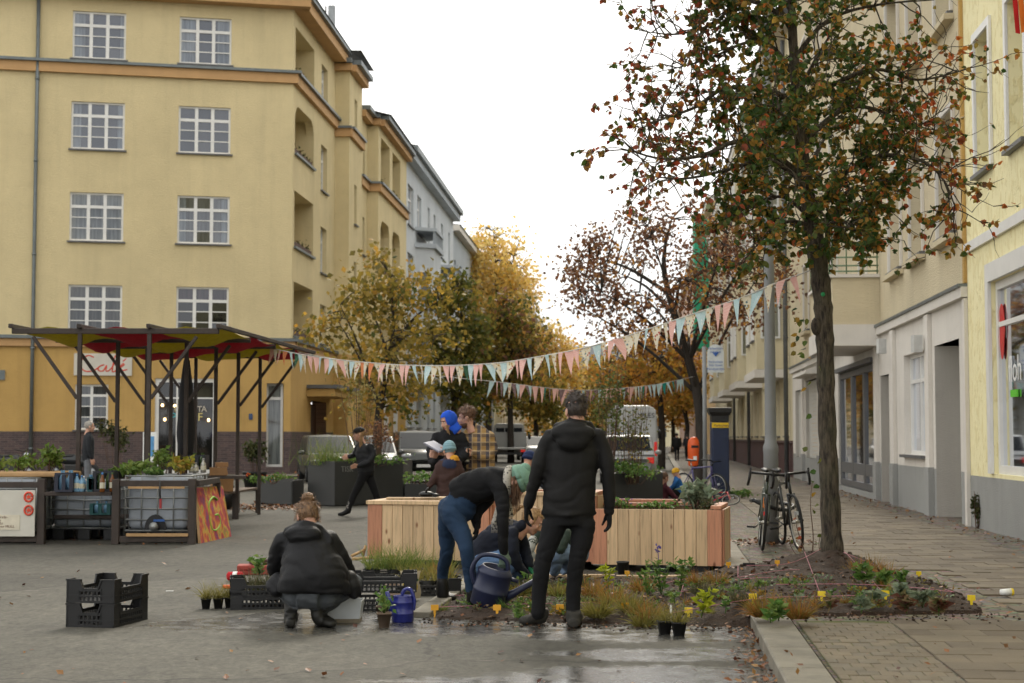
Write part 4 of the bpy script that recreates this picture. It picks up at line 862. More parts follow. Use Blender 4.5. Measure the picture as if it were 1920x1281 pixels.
def ibc(x0, x1, y0, y1, z0, z1, label, valve=True):
    t = thing('water_tank', V((x0+x1)/2, (y0+y1)/2, 0), label, 'water tank'); w, d = x1-x0, y1-y0; c = V((x0+x1)/2, (y0+y1)/2, 0)
    b = MB().box(c+V(0, 0, (z0+z1)/2), (w-.05, d-.05, z1-z0-.02)).build('tank', PLAST, t); m = b.modifiers.new('bevel', 'BEVEL'); m.width = .09; m.segments = 4
    for p in b.data.polygons: p.use_smooth = True
    cg = MB(); nx, ny = 4, 5
    for i in range(nx+1):
        x = x0+w*i/nx
        for y in (y0, y1): cg.tube([(x, y, z0), (x, y, z1-.02)], .009, 6)
    for i in range(1, ny):
        y = y0+d*i/ny
        for x in (x0, x1): cg.tube([(x, y, z0), (x, y, z1-.02)], .009, 6)
    for k in range(6):
        z = z0+(z1-z0-.02)*k/5; cg.tube([(x0, y0, z), (x1, y0, z), (x1, y1, z), (x0, y1, z), (x0, y0, z)], .011, 6)
    cg.build('cage', GALV, t)
    pl = MB()
    for y in (y0+.08, (y0+y1)/2, y1-.08):
        for x in (x0+.1, (x0+x1)/2, x1-.1): pl.box((x, y, z0/2-.01), (.16, .13, z0-.03))
    pl.box(c+V(0, 0, z0-.012), (w, d, .02)); pl.build('pallet', BLK, t)
    if valve:
        v = MB(); cxv = c.x-.02; pr = [V(cxv+math.cos(a)*.15, y0-.005, z0+.02+math.sin(a)*.2) for a in [i*math.pi/10 for i in range(11)]]; v.prism(pr, (0, -.012, 0)); vv = v.build('valve_plate', BLK, t)
        MB().lathe((cxv, y0-.02, z0+.06), [(.05, 0), (.05, .08), (.06, .08), (.06, .13)], 14, M=Matrix.Rotation(R(90), 3, 'X')).build('valve', GALV, vv)
        MB().box((cxv+.06, y0-.06, z0+.14), (.15, .02, .03)).build('valve_handle', mat('valve_blue', lin(40, 90, 160), .4), vv)
    return t
ibc(fx(238, 22.0), fx(358, 22.0), 22.0, 23.2, .17, .93, 'grey caged water tank with bottom valve, beside the painting')
ibc(fx(-40, 22.0), fx(72, 22.0), 22.0, 23.2, .17, .9, 'grey caged water tank behind the white board', False)
ibc(fx(72, 22.0)+.03, fx(72, 22.0)+.95, 22.6, 23.7, .17, .84, 'dark shaded caged water tank behind the bottle shelf', False)
# notice board with stencilled birds
nb_ = thing('notice_board', V(fx(30), cy-.08, 0), 'white board with two red stencilled emblems hung on the rail', 'sign'); ny_ = cy-.09
MB().box((fx(24), ny_, .42), (fx(73)-fx(-26), .02, .62)).build('board', mat('board_white', lin(206, 202, 190), .7, .08, 3, dirt=.15), nb_, .004)
MB().box((fx(22), ny_-.014, .3), (fx(46)-fx(-2), .006, .2)).build('paper', mat('note_paper', lin(214, 206, 186), .8), nb_)
for v in (932, 957):
    c = P(53.5, v, ny_-.02); ring = MB(); rr0 = .055
    ring.tube([c+V(math.cos(a)*rr0, 0, math.sin(a)*rr0*1.1) for a in [i*math.pi/9 for i in range(19)]], .014, 6); ring.build('emblem_ring', RED, nb_)
    MB().prism([c+V(*p)*.04 for p in ((-.9, 0, .1), (-.3, 0, .5), (.1, 0, 1), (.3, 0, .4), (1, 0, .5), (.6, 0, 0), (.9, 0, -.5), (.1, 0, -.4), (-.4, 0, -.8), (-.5, 0, -.2))], (0, -.004, 0)).build('emblem', RED, nb_)
INK = mat('ink_brown', lin(120, 90, 74), .8)
for i, tx_ in enumerate(('lastrada-', 'play', 'nacht', 'keiner MULL')): text('lettering', tx_, frameM(V(fx(0), ny_-.019, .355-i*.042), (1, 0, 0), (0, 0, 1)), .05, INK, nb_, .001)
# painting leaning on the tank
def paintmat():
    k = NT('painted_canvas'); n = k.noise(6, 4, (1.6, 1, .7), vec=k.P()); c = k.ramp(n, [(.3, lin(110, 66, 120)), (.42, lin(176, 62, 80)), (.5, lin(206, 96, 60)), (.57, lin(216, 170, 70)), (.62, lin(150, 160, 70)), (.67, lin(200, 96, 90)), (.74, lin(130, 60, 110))]); k.col(c); k.b.inputs['Roughness'].default_value = .6; return k.m
q = [G(377, 1019), G(434, 1006), P(418, 912, G(434, 1006).y+.28), P(369, 915, G(377, 1019).y+.28)]
pt = thing('painting', q[0], 'orange and violet abstract painting with green scribble leaning on the tank frame', 'painting')
nrm = (q[1]-q[0]).cross(q[3]-q[0]).normalized(); MB().prism(q, nrm*-.03).build('canvas', paintmat(), pt)
cx_, ax_, az_ = (q[0]+q[1]+q[2]+q[3])/4, (q[1]-q[0]), (q[3]-q[0])
gs = [cx_+ax_*a+az_*b+nrm*.006 for a, b in ((.14, .24), (.02, .3), (-.14, .2), (-.18, 0), (-.14, -.25), (0, -.32), (.16, -.22), (.14, -.05), (.0, -.04))]
MB().tube(curve(gs, 5), .017, 6).build('brush_stroke', mat('paint_green', lin(140, 190, 50), .6), pt)
WOODP = MATS['plain_wood']
for a, b in ((0, 3), (0, 1), (1, 2), (2, 3)): MB().bar(q[a]-nrm*.02, q[b]-nrm*.02, .02, .035, side=nrm).build('stretcher_bar', WOODP, pt)
# bottles, crates and clutter on the shelf
def bottle(u, Y, z, h, r, m, cap, label, cat='bottle'):
    c = V(fx(u, Y), Y, z); t = thing('bottle', c, label, cat, 'bottles on the counter')
    MB().lathe(c, [(r*.9, 0), (r, .01), (r, h*.58), (r*.9, h*.64), (r*.38, h*.8), (r*.36, h*.92)], 14).build('body', m, t)
    MB().lathe(c, [(r*.42, h*.9), (r*.42, h), (r*.3, h+.002)], 10).build('cap', cap, t)
    MB().lathe(c, [(r*1.02, h*.2), (r*1.02, h*.5)], 14, cap=False).build('paper_label', mat('label_paper', lin(196, 190, 170), .7), t); return t
WATER = mat('pale_blue_plastic', lin(120, 160, 190), .15, .1); AMB = mat('amber_glass', lin(110, 64, 26), .12, .1); CAPB = mat('cap_blue', lin(60, 120, 180), .4); GRG = mat('green_glass', lin(70, 90, 50), .15); STL = mat('brushed_steel', lin(160, 158, 150), .35, .1, metal=.8)
sh_z = .706
bottle(147, 21.75, sh_z, .24, .045, WATER, CAPB, 'tall blue-capped water bottle beside the dark crate'); bottle(156, 21.75, sh_z, .22, .034, WATER, CAPB, 'slim clear water bottle on the shelf'); bottle(160, 21.85, sh_z, .21, .03, WATER, WHT, 'white-capped clear bottle farthest right of three')
bottle(194.5, 21.62, sh_z, .26, .035, AMB, CAPB, 'brown bottle with pale label and blue cap'); bottle(213, 21.75, sh_z, .26, .036, AMB, GRG, 'brown bottle next to the shelf post')
for i, (u, h) in enumerate(((361, .11), (369, .14), (383, .2))): bottle(u, 22.6, .945, h, .04, STL, STL, ('short', 'middle-sized', 'tall')[i]+' steel flask on top of the water tank', 'flask')
def dcrate(u, Y, z, w, h, c, label, d=.3):
    t = thing('bottle_crate', V(fx(u, Y), Y, z), label, 'crate'); m = mat('crate_%d_%d_%d' % c, lin(*c), .5, .1); x = fx(u, Y)
    b = MB()
    for dy in (-d/2, d/2):
        b.box((x, Y+dy, z+h*.06+.002), (w, .02, h*.12)); b.box((x, Y+dy, z+h*.95), (w, .02, h*.1))
        for k in (-1, 0, 1): b.box((x+k*(w/2-.02), Y+dy, z+h*.5), (.05, .018, h*.78))
    for sx in (-1, 1): b.box((x+sx*(w/2-.01), Y, z+h*.5), (.02, d-.03, h*.96))
    b.box((x, Y, z+.012), (w-.05, d-.03, .02)); b.build('shell', m, t)
    for k in (-1, 1):
        for kk in (-.3, .3): MB().lathe((x+k*w*.23, Y+kk*d*.6, z+.03), [(.04, 0), (.04, h*.55), (.015, h*.75), (.015, h*.98), (.018, h)], 10).build('crate_bottle', WATER if c[2] > 50 else GRG, t)
dcrate(128, 21.78, sh_z, .24, .26, (30, 34, 52), 'dark blue crate of water bottles at the shelf end'); dcrate(200, 21.9, sh_z, .26, .28, (24, 26, 36), 'dark crate behind the brown bottles'); dcrate(176, 21.85, sh_z, .09, .2, (20, 70, 76), 'narrow teal crate on the shelf', .2); dcrate(196, 22.6, .36, .28, .16, (24, 84, 84), 'teal crate on the lower shelf')
dcrate(374, 24.0, .98, .26, .2, (22, 24, 34), 'dark blue crate on the counter behind the tank plants')
# bench, paper bag, rubbish bag, boxes
bn = thing('bench', G(450, 972), 'rusty steel bench with dark plank seat at the pergola edge', 'bench')
for k, (u, v) in enumerate(((444, 973), (487, 962))): pass
bq = [G(444, 973), G(487, 962)]; bd_ = (bq[1]-bq[0]); pr_ = V(-bd_.y, bd_.x, 0).normalized()
for k in range(3): MB().bar(bq[0]-bd_*.25+pr_*(.1+k*.15)+V(0, 0, .47), bq[1]+pr_*(.1+k*.15)+V(0, 0, .47), .13, .035, side=V(0, 0, 1)).build('seat_plank', mat('dark_plank', lin(92, 72, 56), .7, .2, 4), bn)
for p in bq:
    for k in (.05, .42): MB().bar(p+pr_*k+V(0, 0, 0), p+pr_*k+V(0, 0, .45), .06, side=V(1, 0, 0)).build('leg', STEEL, bn)
KRAFT = mat('kraft_paper', lin(150, 112, 74), .8, .12, 6, .3, 12)
def carton(c, size, rz, label, name='cardboard_box', bag=False):
    t = thing(name, c, label, 'bag' if bag else 'box'); b = MB(); b.box(Vector(c)+V(0, 0, size[2]/2), size, rz, taper=1.06 if bag else 1.0); b.build('carton' if not bag else 'bag', KRAFT, t, .006)
    if bag:
        M_ = Matrix.Rotation(rz, 3, 'Z')
        for sy in (-1, 1): MB().tube(curve([Vector(c)+M_@V(-.08, sy*size[1]*.5, size[2]), Vector(c)+M_@V(-.06, sy*size[1]*.5, size[2]+.1), Vector(c)+M_@V(.06, sy*size[1]*.5, size[2]+.1), Vector(c)+M_@V(.08, sy*size[1]*.5, size[2])], 4), .008, 5).build('handle', KRAFT, t)
    else: MB().box(Vector(c)+V(0, 0, size[2]+.003), (size[0]*.12, size[1]*1.001, .004), rz).build('tape', mat('tape', lin(176, 150, 110), .4), t)
bp = bq[0]-bd_*.12+pr_*.22; carton((bp.x, bp.y, .49), (.36, .2, .27), .4, 'brown paper carrier bag standing on the bench', 'paper_bag', True)
carton((fx(411, 24.2), 24.2, .87), (.26, .22, .12), .2, 'flat brown cardboard box on the counter end'); carton((fx(417, 24.3), 24.3, .995), (.18, .18, .07), .3, 'small brown carton on top of the flat box')
MB().box((fx(413, 24.2), 24.3, .845), (.75, .6, .045), .2).build('counter_top', STEEL, CF)
rb = MB(); rgx = random.Random(3); rb.ell(G(424, 955)+V(0, 0, .3), (.17, .17, .33), 16, 12)
rb.v = [tuple(Vector(p)+V(*[mnoise.noise(Vector(p)*7+V(k*9, 0, 0))*.06 for k in range(3)])) for p in rb.v]
o = rb.build('rubbish_bag', mat('bin_bag', lin(30, 30, 32), .3, .1)); tag(o, 'black rubbish bag slumped behind the painting', 'bag')
# dark steel planters
GRAPH = mat('graphite_steel', lin(50, 51, 50), .55, .12, 2, .1, 30, dirt=.15); SOIL = mat('soil', lin(60, 46, 35), .95, .4, 14, 1.0, 45, bd=.03)
def dplanter(pts, h, label, txt=None):
    pts = [Vector(p) for p in pts]; c = sum(pts, V(0, 0, 0))/len(pts); t = thing('steel_planter', c, label, 'planter', 'graphite steel planters'); n = len(pts)
    for i in range(n):
        a, b = pts[i], pts[(i+1) % n]; nn = V((b-a).y, -(b-a).x, 0).normalized()
        if nn.dot(a-c) < 0: nn = -nn
        MB().prism([a+V(0, 0, .02), b+V(0, 0, .02), b+V(0, 0, h), a+V(0, 0, h)], nn*-.03).build('panel', GRAPH, t)
        MB().prism([a+V(0, 0, h+.002), b+V(0, 0, h+.002), b+(c-b)*.06+V(0, 0, h+.002), a+(c-a)*.06+V(0, 0, h+.002)], (0, 0, .02)).build('rim', GRAPH, t)
    MB().poly([p+(c-p)*.05+V(0, 0, h-.08) for p in pts]).build('soil', SOIL, t)
    if txt: a, b = pts[txt[1]], pts[(txt[1]+1) % n]; text('lettering', txt[0], frameM(a+(b-a)*txt[2]+V(0, -.006, h-.2), b-a, (0, 0, 1)), .17, mat('stencil_grey', lin(128, 128, 124), .7), t, .002)
    return c
g1, g2_ = G(627, 950), G(577, 947); hP = .92
dplanter([g1, G(756, 945), G(756, 945)+V(.1, 1.5, 0), g2_+V(.1, 1.4, 0), g2_], hP, 'large graphite planter with tall grass beside the walking woman', ('TISK', 0, .09))
dplanter([G(757, 944)+V(.04, -.3, 0), G(832, 944)+V(0, -.3, 0), G(832, 940)+V(.1, .8, 0), G(757, 940)+V(.1, .8, 0)], .42, 'low graphite planter with green plants behind the child')
dplanter([G(433, 948)+V(.4, .9, 0), G(548, 948), G(548, 948)+V(.1, 1.1, 0), G(433, 948)+V(.4, 1.9, 0)], .5, 'low graphite planter with orange flowers behind the bench')
dplanter([G(1150, 962), G(1243, 955), G(1243, 955)+V(.1, 1.4, 0), G(1150, 962)+V(.1, 1.4, 0)], .72, 'graphite planter with tall wild flowers behind the wooden planter')
dplanter([G(842, 905), G(915, 905), G(915, 905)+V(.1, 1.2, 0), G(842, 905)+V(.1, 1.2, 0)], .75, 'graphite planter behind the plaid-shirted man')
# ------------------------------------------------------------------ new wooden planters
def woodmat(name, c, dark):
    k = NT(name); po = k.n('ShaderNodeTexCoord').outputs['Object']; va = k.n('ShaderNodeVectorMath', operation='ADD'); oi = k.n('ShaderNodeObjectInfo').outputs['Random']; k.l(po, va.inputs[0]); k.l(k.math('MULTIPLY', oi, 37.0), va.inputs[1]); p = k.pos = va.outputs[0]; n = k.noise(9, 5, (5, 5, .3), rough=.6); w = k.ramp(n, [(.34, tuple(x*.68 for x in c)), (.5, tuple(x*.92 for x in c)), (.7, c)])
    v = k.n('ShaderNodeTexVoronoi'); v.inputs['Scale'].default_value = 5.5; m = k.n('ShaderNodeMapping'); m.inputs['Scale'].default_value = (1.2, 1.2, .55); k.l(p, m.inputs[0]); k.l(m.outputs[0], v.inputs[0])
    kn = k.ramp(v.outputs['Distance'], [(.05, 1.0), (.13, 0.0)]); w = k.mix(kn, w, dark)
    r_ = k.n('ShaderNodeObjectInfo').outputs['Random']; w = k.mix(1.0, w, k.ramp(r_, [(0, (.86, .84, .8)), (1, (1.08, 1.06, 1.02))]), 'MULTIPLY')
    k.col(w); k.b.inputs['Roughness'].default_value = .6; k.bump(n, .15, .004); MATS[name] = k.m; return k.m
PINE = woodmat('spruce_board', lin(214, 184, 146), lin(128, 84, 52)); DOUG = woodmat('larch_board', lin(196, 138, 108), lin(116, 70, 48))
PL0, PL1 = V(-1.593, 17.9, 0), V(2.234, 17.1, 0); pdx = (PL1-PL0).normalized(); pdy = V(-pdx.y, pdx.x, 0)
def ps_(u):
    kx = (u-960)/3000; return (kx*PL0.y-PL0.x)/(pdx.x-kx*pdx.y)
def wplanter(s0, s1, zt, dep, label, off=0.0, z0=.09, rim=True):
    o = PL0+pdx*s0+pdy*off; t = thing('wooden_planter', o, label, 'planter', 'new wooden planters'); L = s1-s0; rz = math.atan2(pdx.y, pdx.x); rr = random.Random(int(s0*100))
    def at(a, b, z): q = o+pdx*a+pdy*b; return V(q.x, q.y, z)
    def brd(a, b, w, th, za, zb, m, along=True, nm='plank'):
        c = at(a, b, (za+zb)/2); ob = MB().box((0, 0, 0), (w, th, zb-za)).build(nm, m, None, .003); ob.parent = t; ob.location = wmat(t).inverted() @ c; ob.rotation_euler = (0, 0, rz if along else rz+math.pi/2); return ob
    cw = .15
    for a in (cw/2, L-cw/2): 
        brd(a, .012, cw, .03, z0, zt, DOUG, nm='corner_board'); brd(a, dep-.012, cw, .03, z0, zt, DOUG, nm='corner_board')
    for b in (.1, dep-.1):
        for a in (-.0-.012, L+.012): brd(a, b, .14, .024, z0, zt, DOUG, False, 'corner_board')
    n = max(3, int(round((L-2*cw)/.125))); w = (L-2*cw)/n
    for i in range(n):
        brd(cw+w*(i+.5), .014+rr.uniform(-.002, .002), w-.004, .022, z0+rr.uniform(-.004, .004), zt, PINE); brd(cw+w*(i+.5), dep-.014, w-.004, .022, z0, zt, PINE)
    m_ = max(3, int((dep-.36)/.125)); w2 = (dep-.36)/m_
    for i in range(m_):
        for a in (-.012, L+.012): brd(a, .18+w2*(i+.5), w2-.004, .022, z0, zt, PINE, False)
    MB().prism([at(.03, .03, zt-.08), at(L-.03, .03, zt-.08), at(L-.03, dep-.03, zt-.08), at(.03, dep-.03, zt-.08)], (0, 0, .02)).build('soil', SOIL, t)
    for a in (.25, L/2, L-.25):
        for b in (.12, dep-.15): brd(a, b, .24, .14, 0.0, z0-.004, BLK, nm='foot')
    if rim:
        r = .13
        brd(L/2, .045, L+.06, r, zt+.003, zt+.045, PINE, nm='rim_board'); brd(L/2, dep-.045, L+.06, r, zt+.003, zt+.045, DOUG, nm='rim_board')
        for a in (.045, L-.045): brd(a, dep/2, dep-.226, r, zt+.003, zt+.045, DOUG if a > 1 else PINE, False, 'rim_board')
    return at
atL = wplanter(ps_(693), ps_(917), .695, 1.0, 'new spruce planter with loose boards on its rim, at the row end nearest the cars')
atM = wplanter(ps_(919), ps_(1109), .8, .85, 'tall middle spruce planter behind the bending woman and standing man', .12)
s0R = ps_(1111); atR = wplanter(s0R, ps_(1351), .67, 1.0, 'new spruce planter full of herbs at the kerb', 0, .075, False)
LR = ps_(1351)-s0R
for i, (a, b, l_, dz, an) in enumerate(((LR-.06, .5, 1.0, 0, 90), (LR*.35, .96, LR*.85, 0, 0), (LR*.3, .84, LR*.6, .035, 1), (LR*.28, .7, LR*.55, .0, -3))):
    ob = MB().box((0, 0, 0), (l_, .11, .035)).build('loose_board', DOUG, None, .003); ob.location = atR(a, b, .695+dz); ob.rotation_euler = (0, 0, math.atan2(pdx.y, pdx.x)+R(an))
    tag(ob, ('larch cap board along the kerb end of the herb planter', 'long larch board across the back rim of the herb planter', 'larch board lying on top of the back rim', 'shorter larch board lying inside the herb planter')[i], 'board')
for i, (a, b, l_, dz, an) in enumerate(((.55, .5, .95, .065, 6), (1.0, .75, .8, .065, -4))):
    ob = MB().box((0, 0, 0), (l_, .12, .03)).build('loose_board', PINE, None, .003); ob.location = atL(a, b, .68+dz); ob.rotation_euler = (0, 0, math.atan2(pdx.y, pdx.x)+R(an)); tag(ob, ('loose spruce board across the open planter, under the black gloves', 'loose spruce board towards the back of the same planter')[i], 'board')
# ------------------------------------------------------------------ bunting
def dots(name, bgc, fgs, kind):
    k = NT(name); p = k.P(True)
    if kind == 'check':
        ch = k.n('ShaderNodeTexChecker'); ch.inputs['Scale'].default_value = 90; k.l(p, ch.inputs[0]); ch.inputs[1].default_value = (*lin(*bgc), 1); ch.inputs[2].default_value = (*lin(*fgs[0]), 1); c = ch.outputs[0]
    elif kind == 'stripe':
        w = k.n('ShaderNodeTexWave'); w.bands_direction = 'Z'; w.inputs['Scale'].default_value = 11; w.inputs['Distortion'].default_value = .4; k.l(p, w.inputs[0]); c = k.ramp(w.outputs[1], [(.0, lin(*bgc)), (.45, lin(*fgs[0])), (.75, lin(*fgs[-1]))], 'CONSTANT')
    else:
        v = k.n('ShaderNodeTexVoronoi'); v.inputs['Scale'].default_value = 26 if kind == 'floral' else 45; k.l(p, v.inputs[0]); m = k.ramp(v.outputs['Distance'], [(.28, 1.0), (.38, 0.0)])
        pick = k.ramp(k.noise(9, 2), [(.35, lin(*fgs[0])), (.5, lin(*fgs[-1])), (.62, lin(*fgs[len(fgs)//2]))], 'CONSTANT'); c = k.mix(m, lin(*bgc), pick)
    k.col(c); k.b.inputs['Roughness'].default_value = .9
    tr_ = k.n('ShaderNodeBsdfTranslucent'); ms = k.n('ShaderNodeMixShader'); ms.inputs[0].default_value = .25
    if isinstance(c, tuple): tr_.inputs[0].default_value = (*c, 1)
    else: k.l(c, tr_.inputs[0])
    k.l(k.b.outputs[0], ms.inputs[1]); k.l(tr_.outputs[0], ms.inputs[2]); k.l(ms.outputs[0], k.o.inputs[0]); return k.m
FB = dots('pennant_blue', (192, 216, 218), [(232, 236, 234), (172, 204, 210)], 'dot'); FP = dots('pennant_pink', (226, 168, 158), [(236, 200, 190)], 'check'); FO = dots('pennant_orange', (214, 136, 92), [(206, 120, 80)], 'dot'); FF = dots('pennant_floral', (220, 212, 190), [(180, 96, 84), (90, 120, 130), (186, 150, 70)], 'floral')
FG = dots('pennant_green', (60, 96, 72), [(90, 130, 100), (40, 70, 56)], 'floral'); FN_ = dots('pennant_navy', (40, 44, 66), [(170, 60, 50), (120, 140, 90)], 'floral'); FS = dots('pennant_striped', (120, 70, 80), [(206, 190, 170), (70, 76, 96)], 'stripe'); FT = dots('pennant_teal', (40, 140, 130), [(60, 160, 150)], 'dot')
CORD = mat('white_cord', lin(190, 186, 176), .8)
def bunting(pix, A, B, label, w, h, f0, f1, seed, seq):
    """cord hangs in the upright plane over the line A-B; photo points give its height"""
    rg = random.Random(seed); t = thing('bunting', A, label, 'bunting'); ax = V(B.x-A.x, B.y-A.y, 0); L = ax.length; ax.normalize(); pts = []
    for u, v in pix:
        kx = (u-960)/3000; s_ = (kx*A.y-A.x)/(ax.x-kx*ax.y); q = V(A.x, A.y, 0)+ax*s_; pts.append(V(q.x, q.y, P(u, v, q.y).z))
    cp_ = curve(pts, 8); cd = MB().tube(cp_, .008, 5, smooth=True); cd.build('cord', CORD, t)
    d = [0]
    for a, b in zip(cp_, cp_[1:]): d.append(d[-1]+(b-a).length)
    def at(s_):
        for i in range(len(d)-1):
            if d[i+1] >= s_: return cp_[i].lerp(cp_[i+1], (s_-d[i])/max(1e-6, d[i+1]-d[i]))
        return cp_[-1]
    s_ = d[-1]*f0; i = 0
    while s_ < d[-1]*f1-w:
        ww = w*rg.uniform(.75, 1.15); a, b = at(s_), at(s_+ww); hh = h*rg.uniform(.88, 1.12); dirx = (b-a).normalized(); side_ = dirx.cross(V(0, 0, 1)).normalized()
        tw = rg.gauss(0, .45); tip = (a+b)/2+V(0, 0, -hh)+side_*(rg.gauss(.0, .05))+dirx*rg.gauss(0, .012)
        q = MB(); n = 5; vs_ = []
        for r_ in range(n+1):
            f = r_/n
            for c in range(5):
                g_ = c/4; p = a.lerp(b, g_).lerp(tip, f); p = p+side_*(math.sin(g_*math.pi*2+i)*.018*(1-f)+math.sin(f*3+tw*4)*.015+(g_-.5)*tw*.1*(1-f)); vs_.append(p)
        q.add(vs_, [(r_*5+c, r_*5+c+1, r_*5+c+6, r_*5+c+5) for r_ in range(n) for c in range(4)], 0, True)
        mm = seq(i, rg); org = (a+b)/2; q.v = [tuple(Vector(p)-org) for p in q.v]; o = q.build('pennant', mm, t, local=True); o.location = org-t.location; i += 1; s_ += ww*rg.uniform(.98, 1.12)
    return cp_
main = [(503, 652), (560, 664), (620, 673), (700, 681), (760, 685), (830, 686), (890, 684), (950, 679), (1010, 669), (1080, 656), (1150, 638), (1220, 616), (1300, 589), (1390, 559), (1450, 534), (1522, 507)]
def seqm(i, rg):
    base = (FB, FF, FP, FP, FB, FF)[i % 6]
    return rg.choice((FB, FP, FP, FB, FF, FF, FF, FB, FP, FO, FG, FN_, FS, FP, FB)) if rg.random() < .5 else base
bunting(main, V(-4.3, 27.6, 0), V(3.06, 16.55, 0), 'long string of fabric pennants from the pergola across to the pear tree', .172, .28, .005, .995, 3, seqm)
sec = [(500, 650), (620, 672), (740, 693), (850, 708), (940, 717), (1020, 727), (1090, 732), (1165, 728), (1230, 721), (1303, 706)]
bunting(sec, V(-4.2, 28.5, 0), V(5.2, 45.8, 0), 'second, farther pennant string tied to the brown-leaved tree', .2, .36, .4, .97, 5, lambda i, rg: rg.choice((FB, FT, FP, FF, FB, FP, FS, FB)))
# ------------------------------------------------------------------ street furniture on the right
POLE = mat('lamp_grey', lin(128, 130, 130), .5, .08, 3, dirt=.1)
lb_ = G(1447, 1032); lx = lb_.x; lp_ = thing('street_lamp', lb_, 'grey lamp post with thicker foot, two bicycles locked to it', 'street lamp')
MB().lathe(lb_+V(0, 0, PZ), [(.098, 0), (.095, 1.16), (.1, 1.18), (.1, 1.24), (.078, 1.29), (.074, 1.4), (.05, 8.6), (.045, 8.8)], 22).build('post', POLE, lp_)
MB().tube(curve([lb_+V(0, 0, 8.7), lb_+V(-.2, 0, 9.1), lb_+V(-.9, -.1, 9.25)], 4), .04, 10).build('arm', POLE, lp_); MB().ell(lb_+V(-1.2, -.1, 9.25), (.4, .16, .1), 14, 8).build('lamp_head', POLE, lp_)
mb_ = G(1350, 946); mt_ = thing('parking_meter', mb_, 'dark blue parking ticket machine with flared black top', 'parking meter'); NAVY = mat('meter_navy', lin(28, 40, 68), .45, .1, 3)
pxm = mb_.y/3000; w = 33*pxm
MB().box(mb_+V(0, 0, PZ+.85), (w, .3, 1.7)).build('body', NAVY, mt_, .03)
hz_ = PZ+1.7
MB().add([mb_+V(x*w/2*k, y*.16*k, hz_+z) for z, k in ((0, .99), (.12, 1.0), (.2, 1.28), (.3, 1.3)) for x, y in ((-1, -1), (1, -1), (1, 1), (-1, 1))], [(i*4+j, i*4+(j+1) % 4, i*4+4+(j+1) % 4, i*4+4+j) for i in range(3) for j in range(4)]+[(12, 13, 14, 15)]).build('hood', BLK, mt_, .015)
MB().box(mb_+V(0, -.156, PZ+1.62), (w*.96, .012, .11)).build('yellow_strip', mat('meter_yellow', lin(220, 180, 30), .5), mt_)
text('lettering', 'Parkschein', frameM(mb_+V(-w*.36, -.166, PZ+1.59), (1, 0, 0), (0, 0, 1)), .075, NAVY, mt_, .001)
sy = 37.0; sb_ = V((1321-960)/3000*sy, sy, 0); sg = thing('parking_sign', sb_, 'round-topped white parking ticket sign on a grey pole', 'sign')
MB().tube([sb_, V(sb_.x, sy, P(0, 650, sy).z)], .05, 10).build('pole', POLE, sg)
sgx0, sgx1 = (1326-960)/3000*sy, (1357-960)/3000*sy; sz0, sz1 = P(0, 699, sy).z, P(0, 646, sy).z; r_ = (sgx1-sgx0)/2; cxx = (sgx0+sgx1)/2
out_ = [V(sgx0, sy-.06, sz0), V(sgx1, sy-.06, sz0)]+[V(cxx+r_*math.cos(a), sy-.06, sz1-r_+r_*math.sin(a)) for a in [i*math.pi/10 for i in range(11)]]
MB().prism(out_, (0, .02, 0)).build('plate', mat('sign_plate', lin(206, 210, 208), .5), sg)
SB = mat('sign_blue', lin(50, 96, 170), .5); 
for i, (tx_, z) in enumerate((('Parkschein-', .62), ('automat', .53), ('Parkschein', .26), ('hier lösen', .17), ('Handyparken', .07))): text('lettering', tx_, frameM(V(cxx, sy-.085, sz0+z*(sz1-sz0)/.72*.95), (1, 0, 0), (0, 0, 1)), .075, SB, sg, .001, 'CENTER')
MB().prism([V(cxx-.08, sy-.084, sz0+.47), V(cxx+.08, sy-.084, sz0+.47), V(cxx, sy-.084, sz0+.37)], (0, .003, 0)).build('arrow', SB, sg)
ob_ = G(1301, 884); ob_ = V((1301-960)/3000*46, 46, 0); bi = thing('litter_bin', ob_, 'bright orange litter bin on a post by the kerb', 'litter bin'); ORB = mat('bin_orange', lin(226, 92, 30), .45, .06, 4)
MB().tube([ob_+V(0, .14, 0), ob_+V(0, .14, 1.35)], .04, 8).build('post', POLE, bi)
MB().lathe(ob_+V(0, 0, .62), [(.15, 0), (.18, .05), (.19, .45), (.19, .62), (.17, .74), (.1, .82), (.02, .84)], 18).build('body', ORB, bi); MB().box(ob_+V(0, -.185, 1.18), (.2, .02, .07)).build('slot', BLK, bi); MB().box(ob_+V(0, -.192, .85), (.1, .012, .12)).build('sticker', FLW, bi)
# ================================================================== VEHICLES
RUB = mat('tyre_rubber', lin(30, 30, 30), .85, .1); CGL = mat('car_glass', lin(30, 34, 38), .3, .15, 3, spec=.12); LAMPG = mat('headlamp', lin(196, 200, 204), .12, .05); TAIL = emitmat('tail_lamp', (.5, .02, .015), .35)
def paint(name, c, metal=.5): return mat(name, lin(*c), .42, .04, 2, metal=metal*.4, coat=.2)
def wheel(t, x, y, r, w):
    o = thing('wheel', V(0, 0, 0), None, None); o.parent = t; o.location = (x, y, r); M_ = Matrix.Rotation(R(90), 3, 'Y')
    MB().lathe((0, 0, 0), [(r*.62, -w/2), (r*.95, -w/2), (r, -w*.35), (r, w*.35), (r*.95, w/2), (r*.62, w/2)], 20, M=M_, cap=False).build('tyre', RUB, o, local=True)
    rm = MB().lathe((0, 0, 0), [(r*.64, -w*.42), (r*.64, w*.42)], 20, M=M_)
    for k in range(5): a = k*2*math.pi/5; rm.bar((0, 0, 0), (0, math.cos(a)*r*.6, math.sin(a)*r*.6), .06, w*.9, side=V(1, 0, 0))
    rm.build('rim', mat('alloy', lin(150, 152, 154), .35, .1, metal=.6), o, local=True)
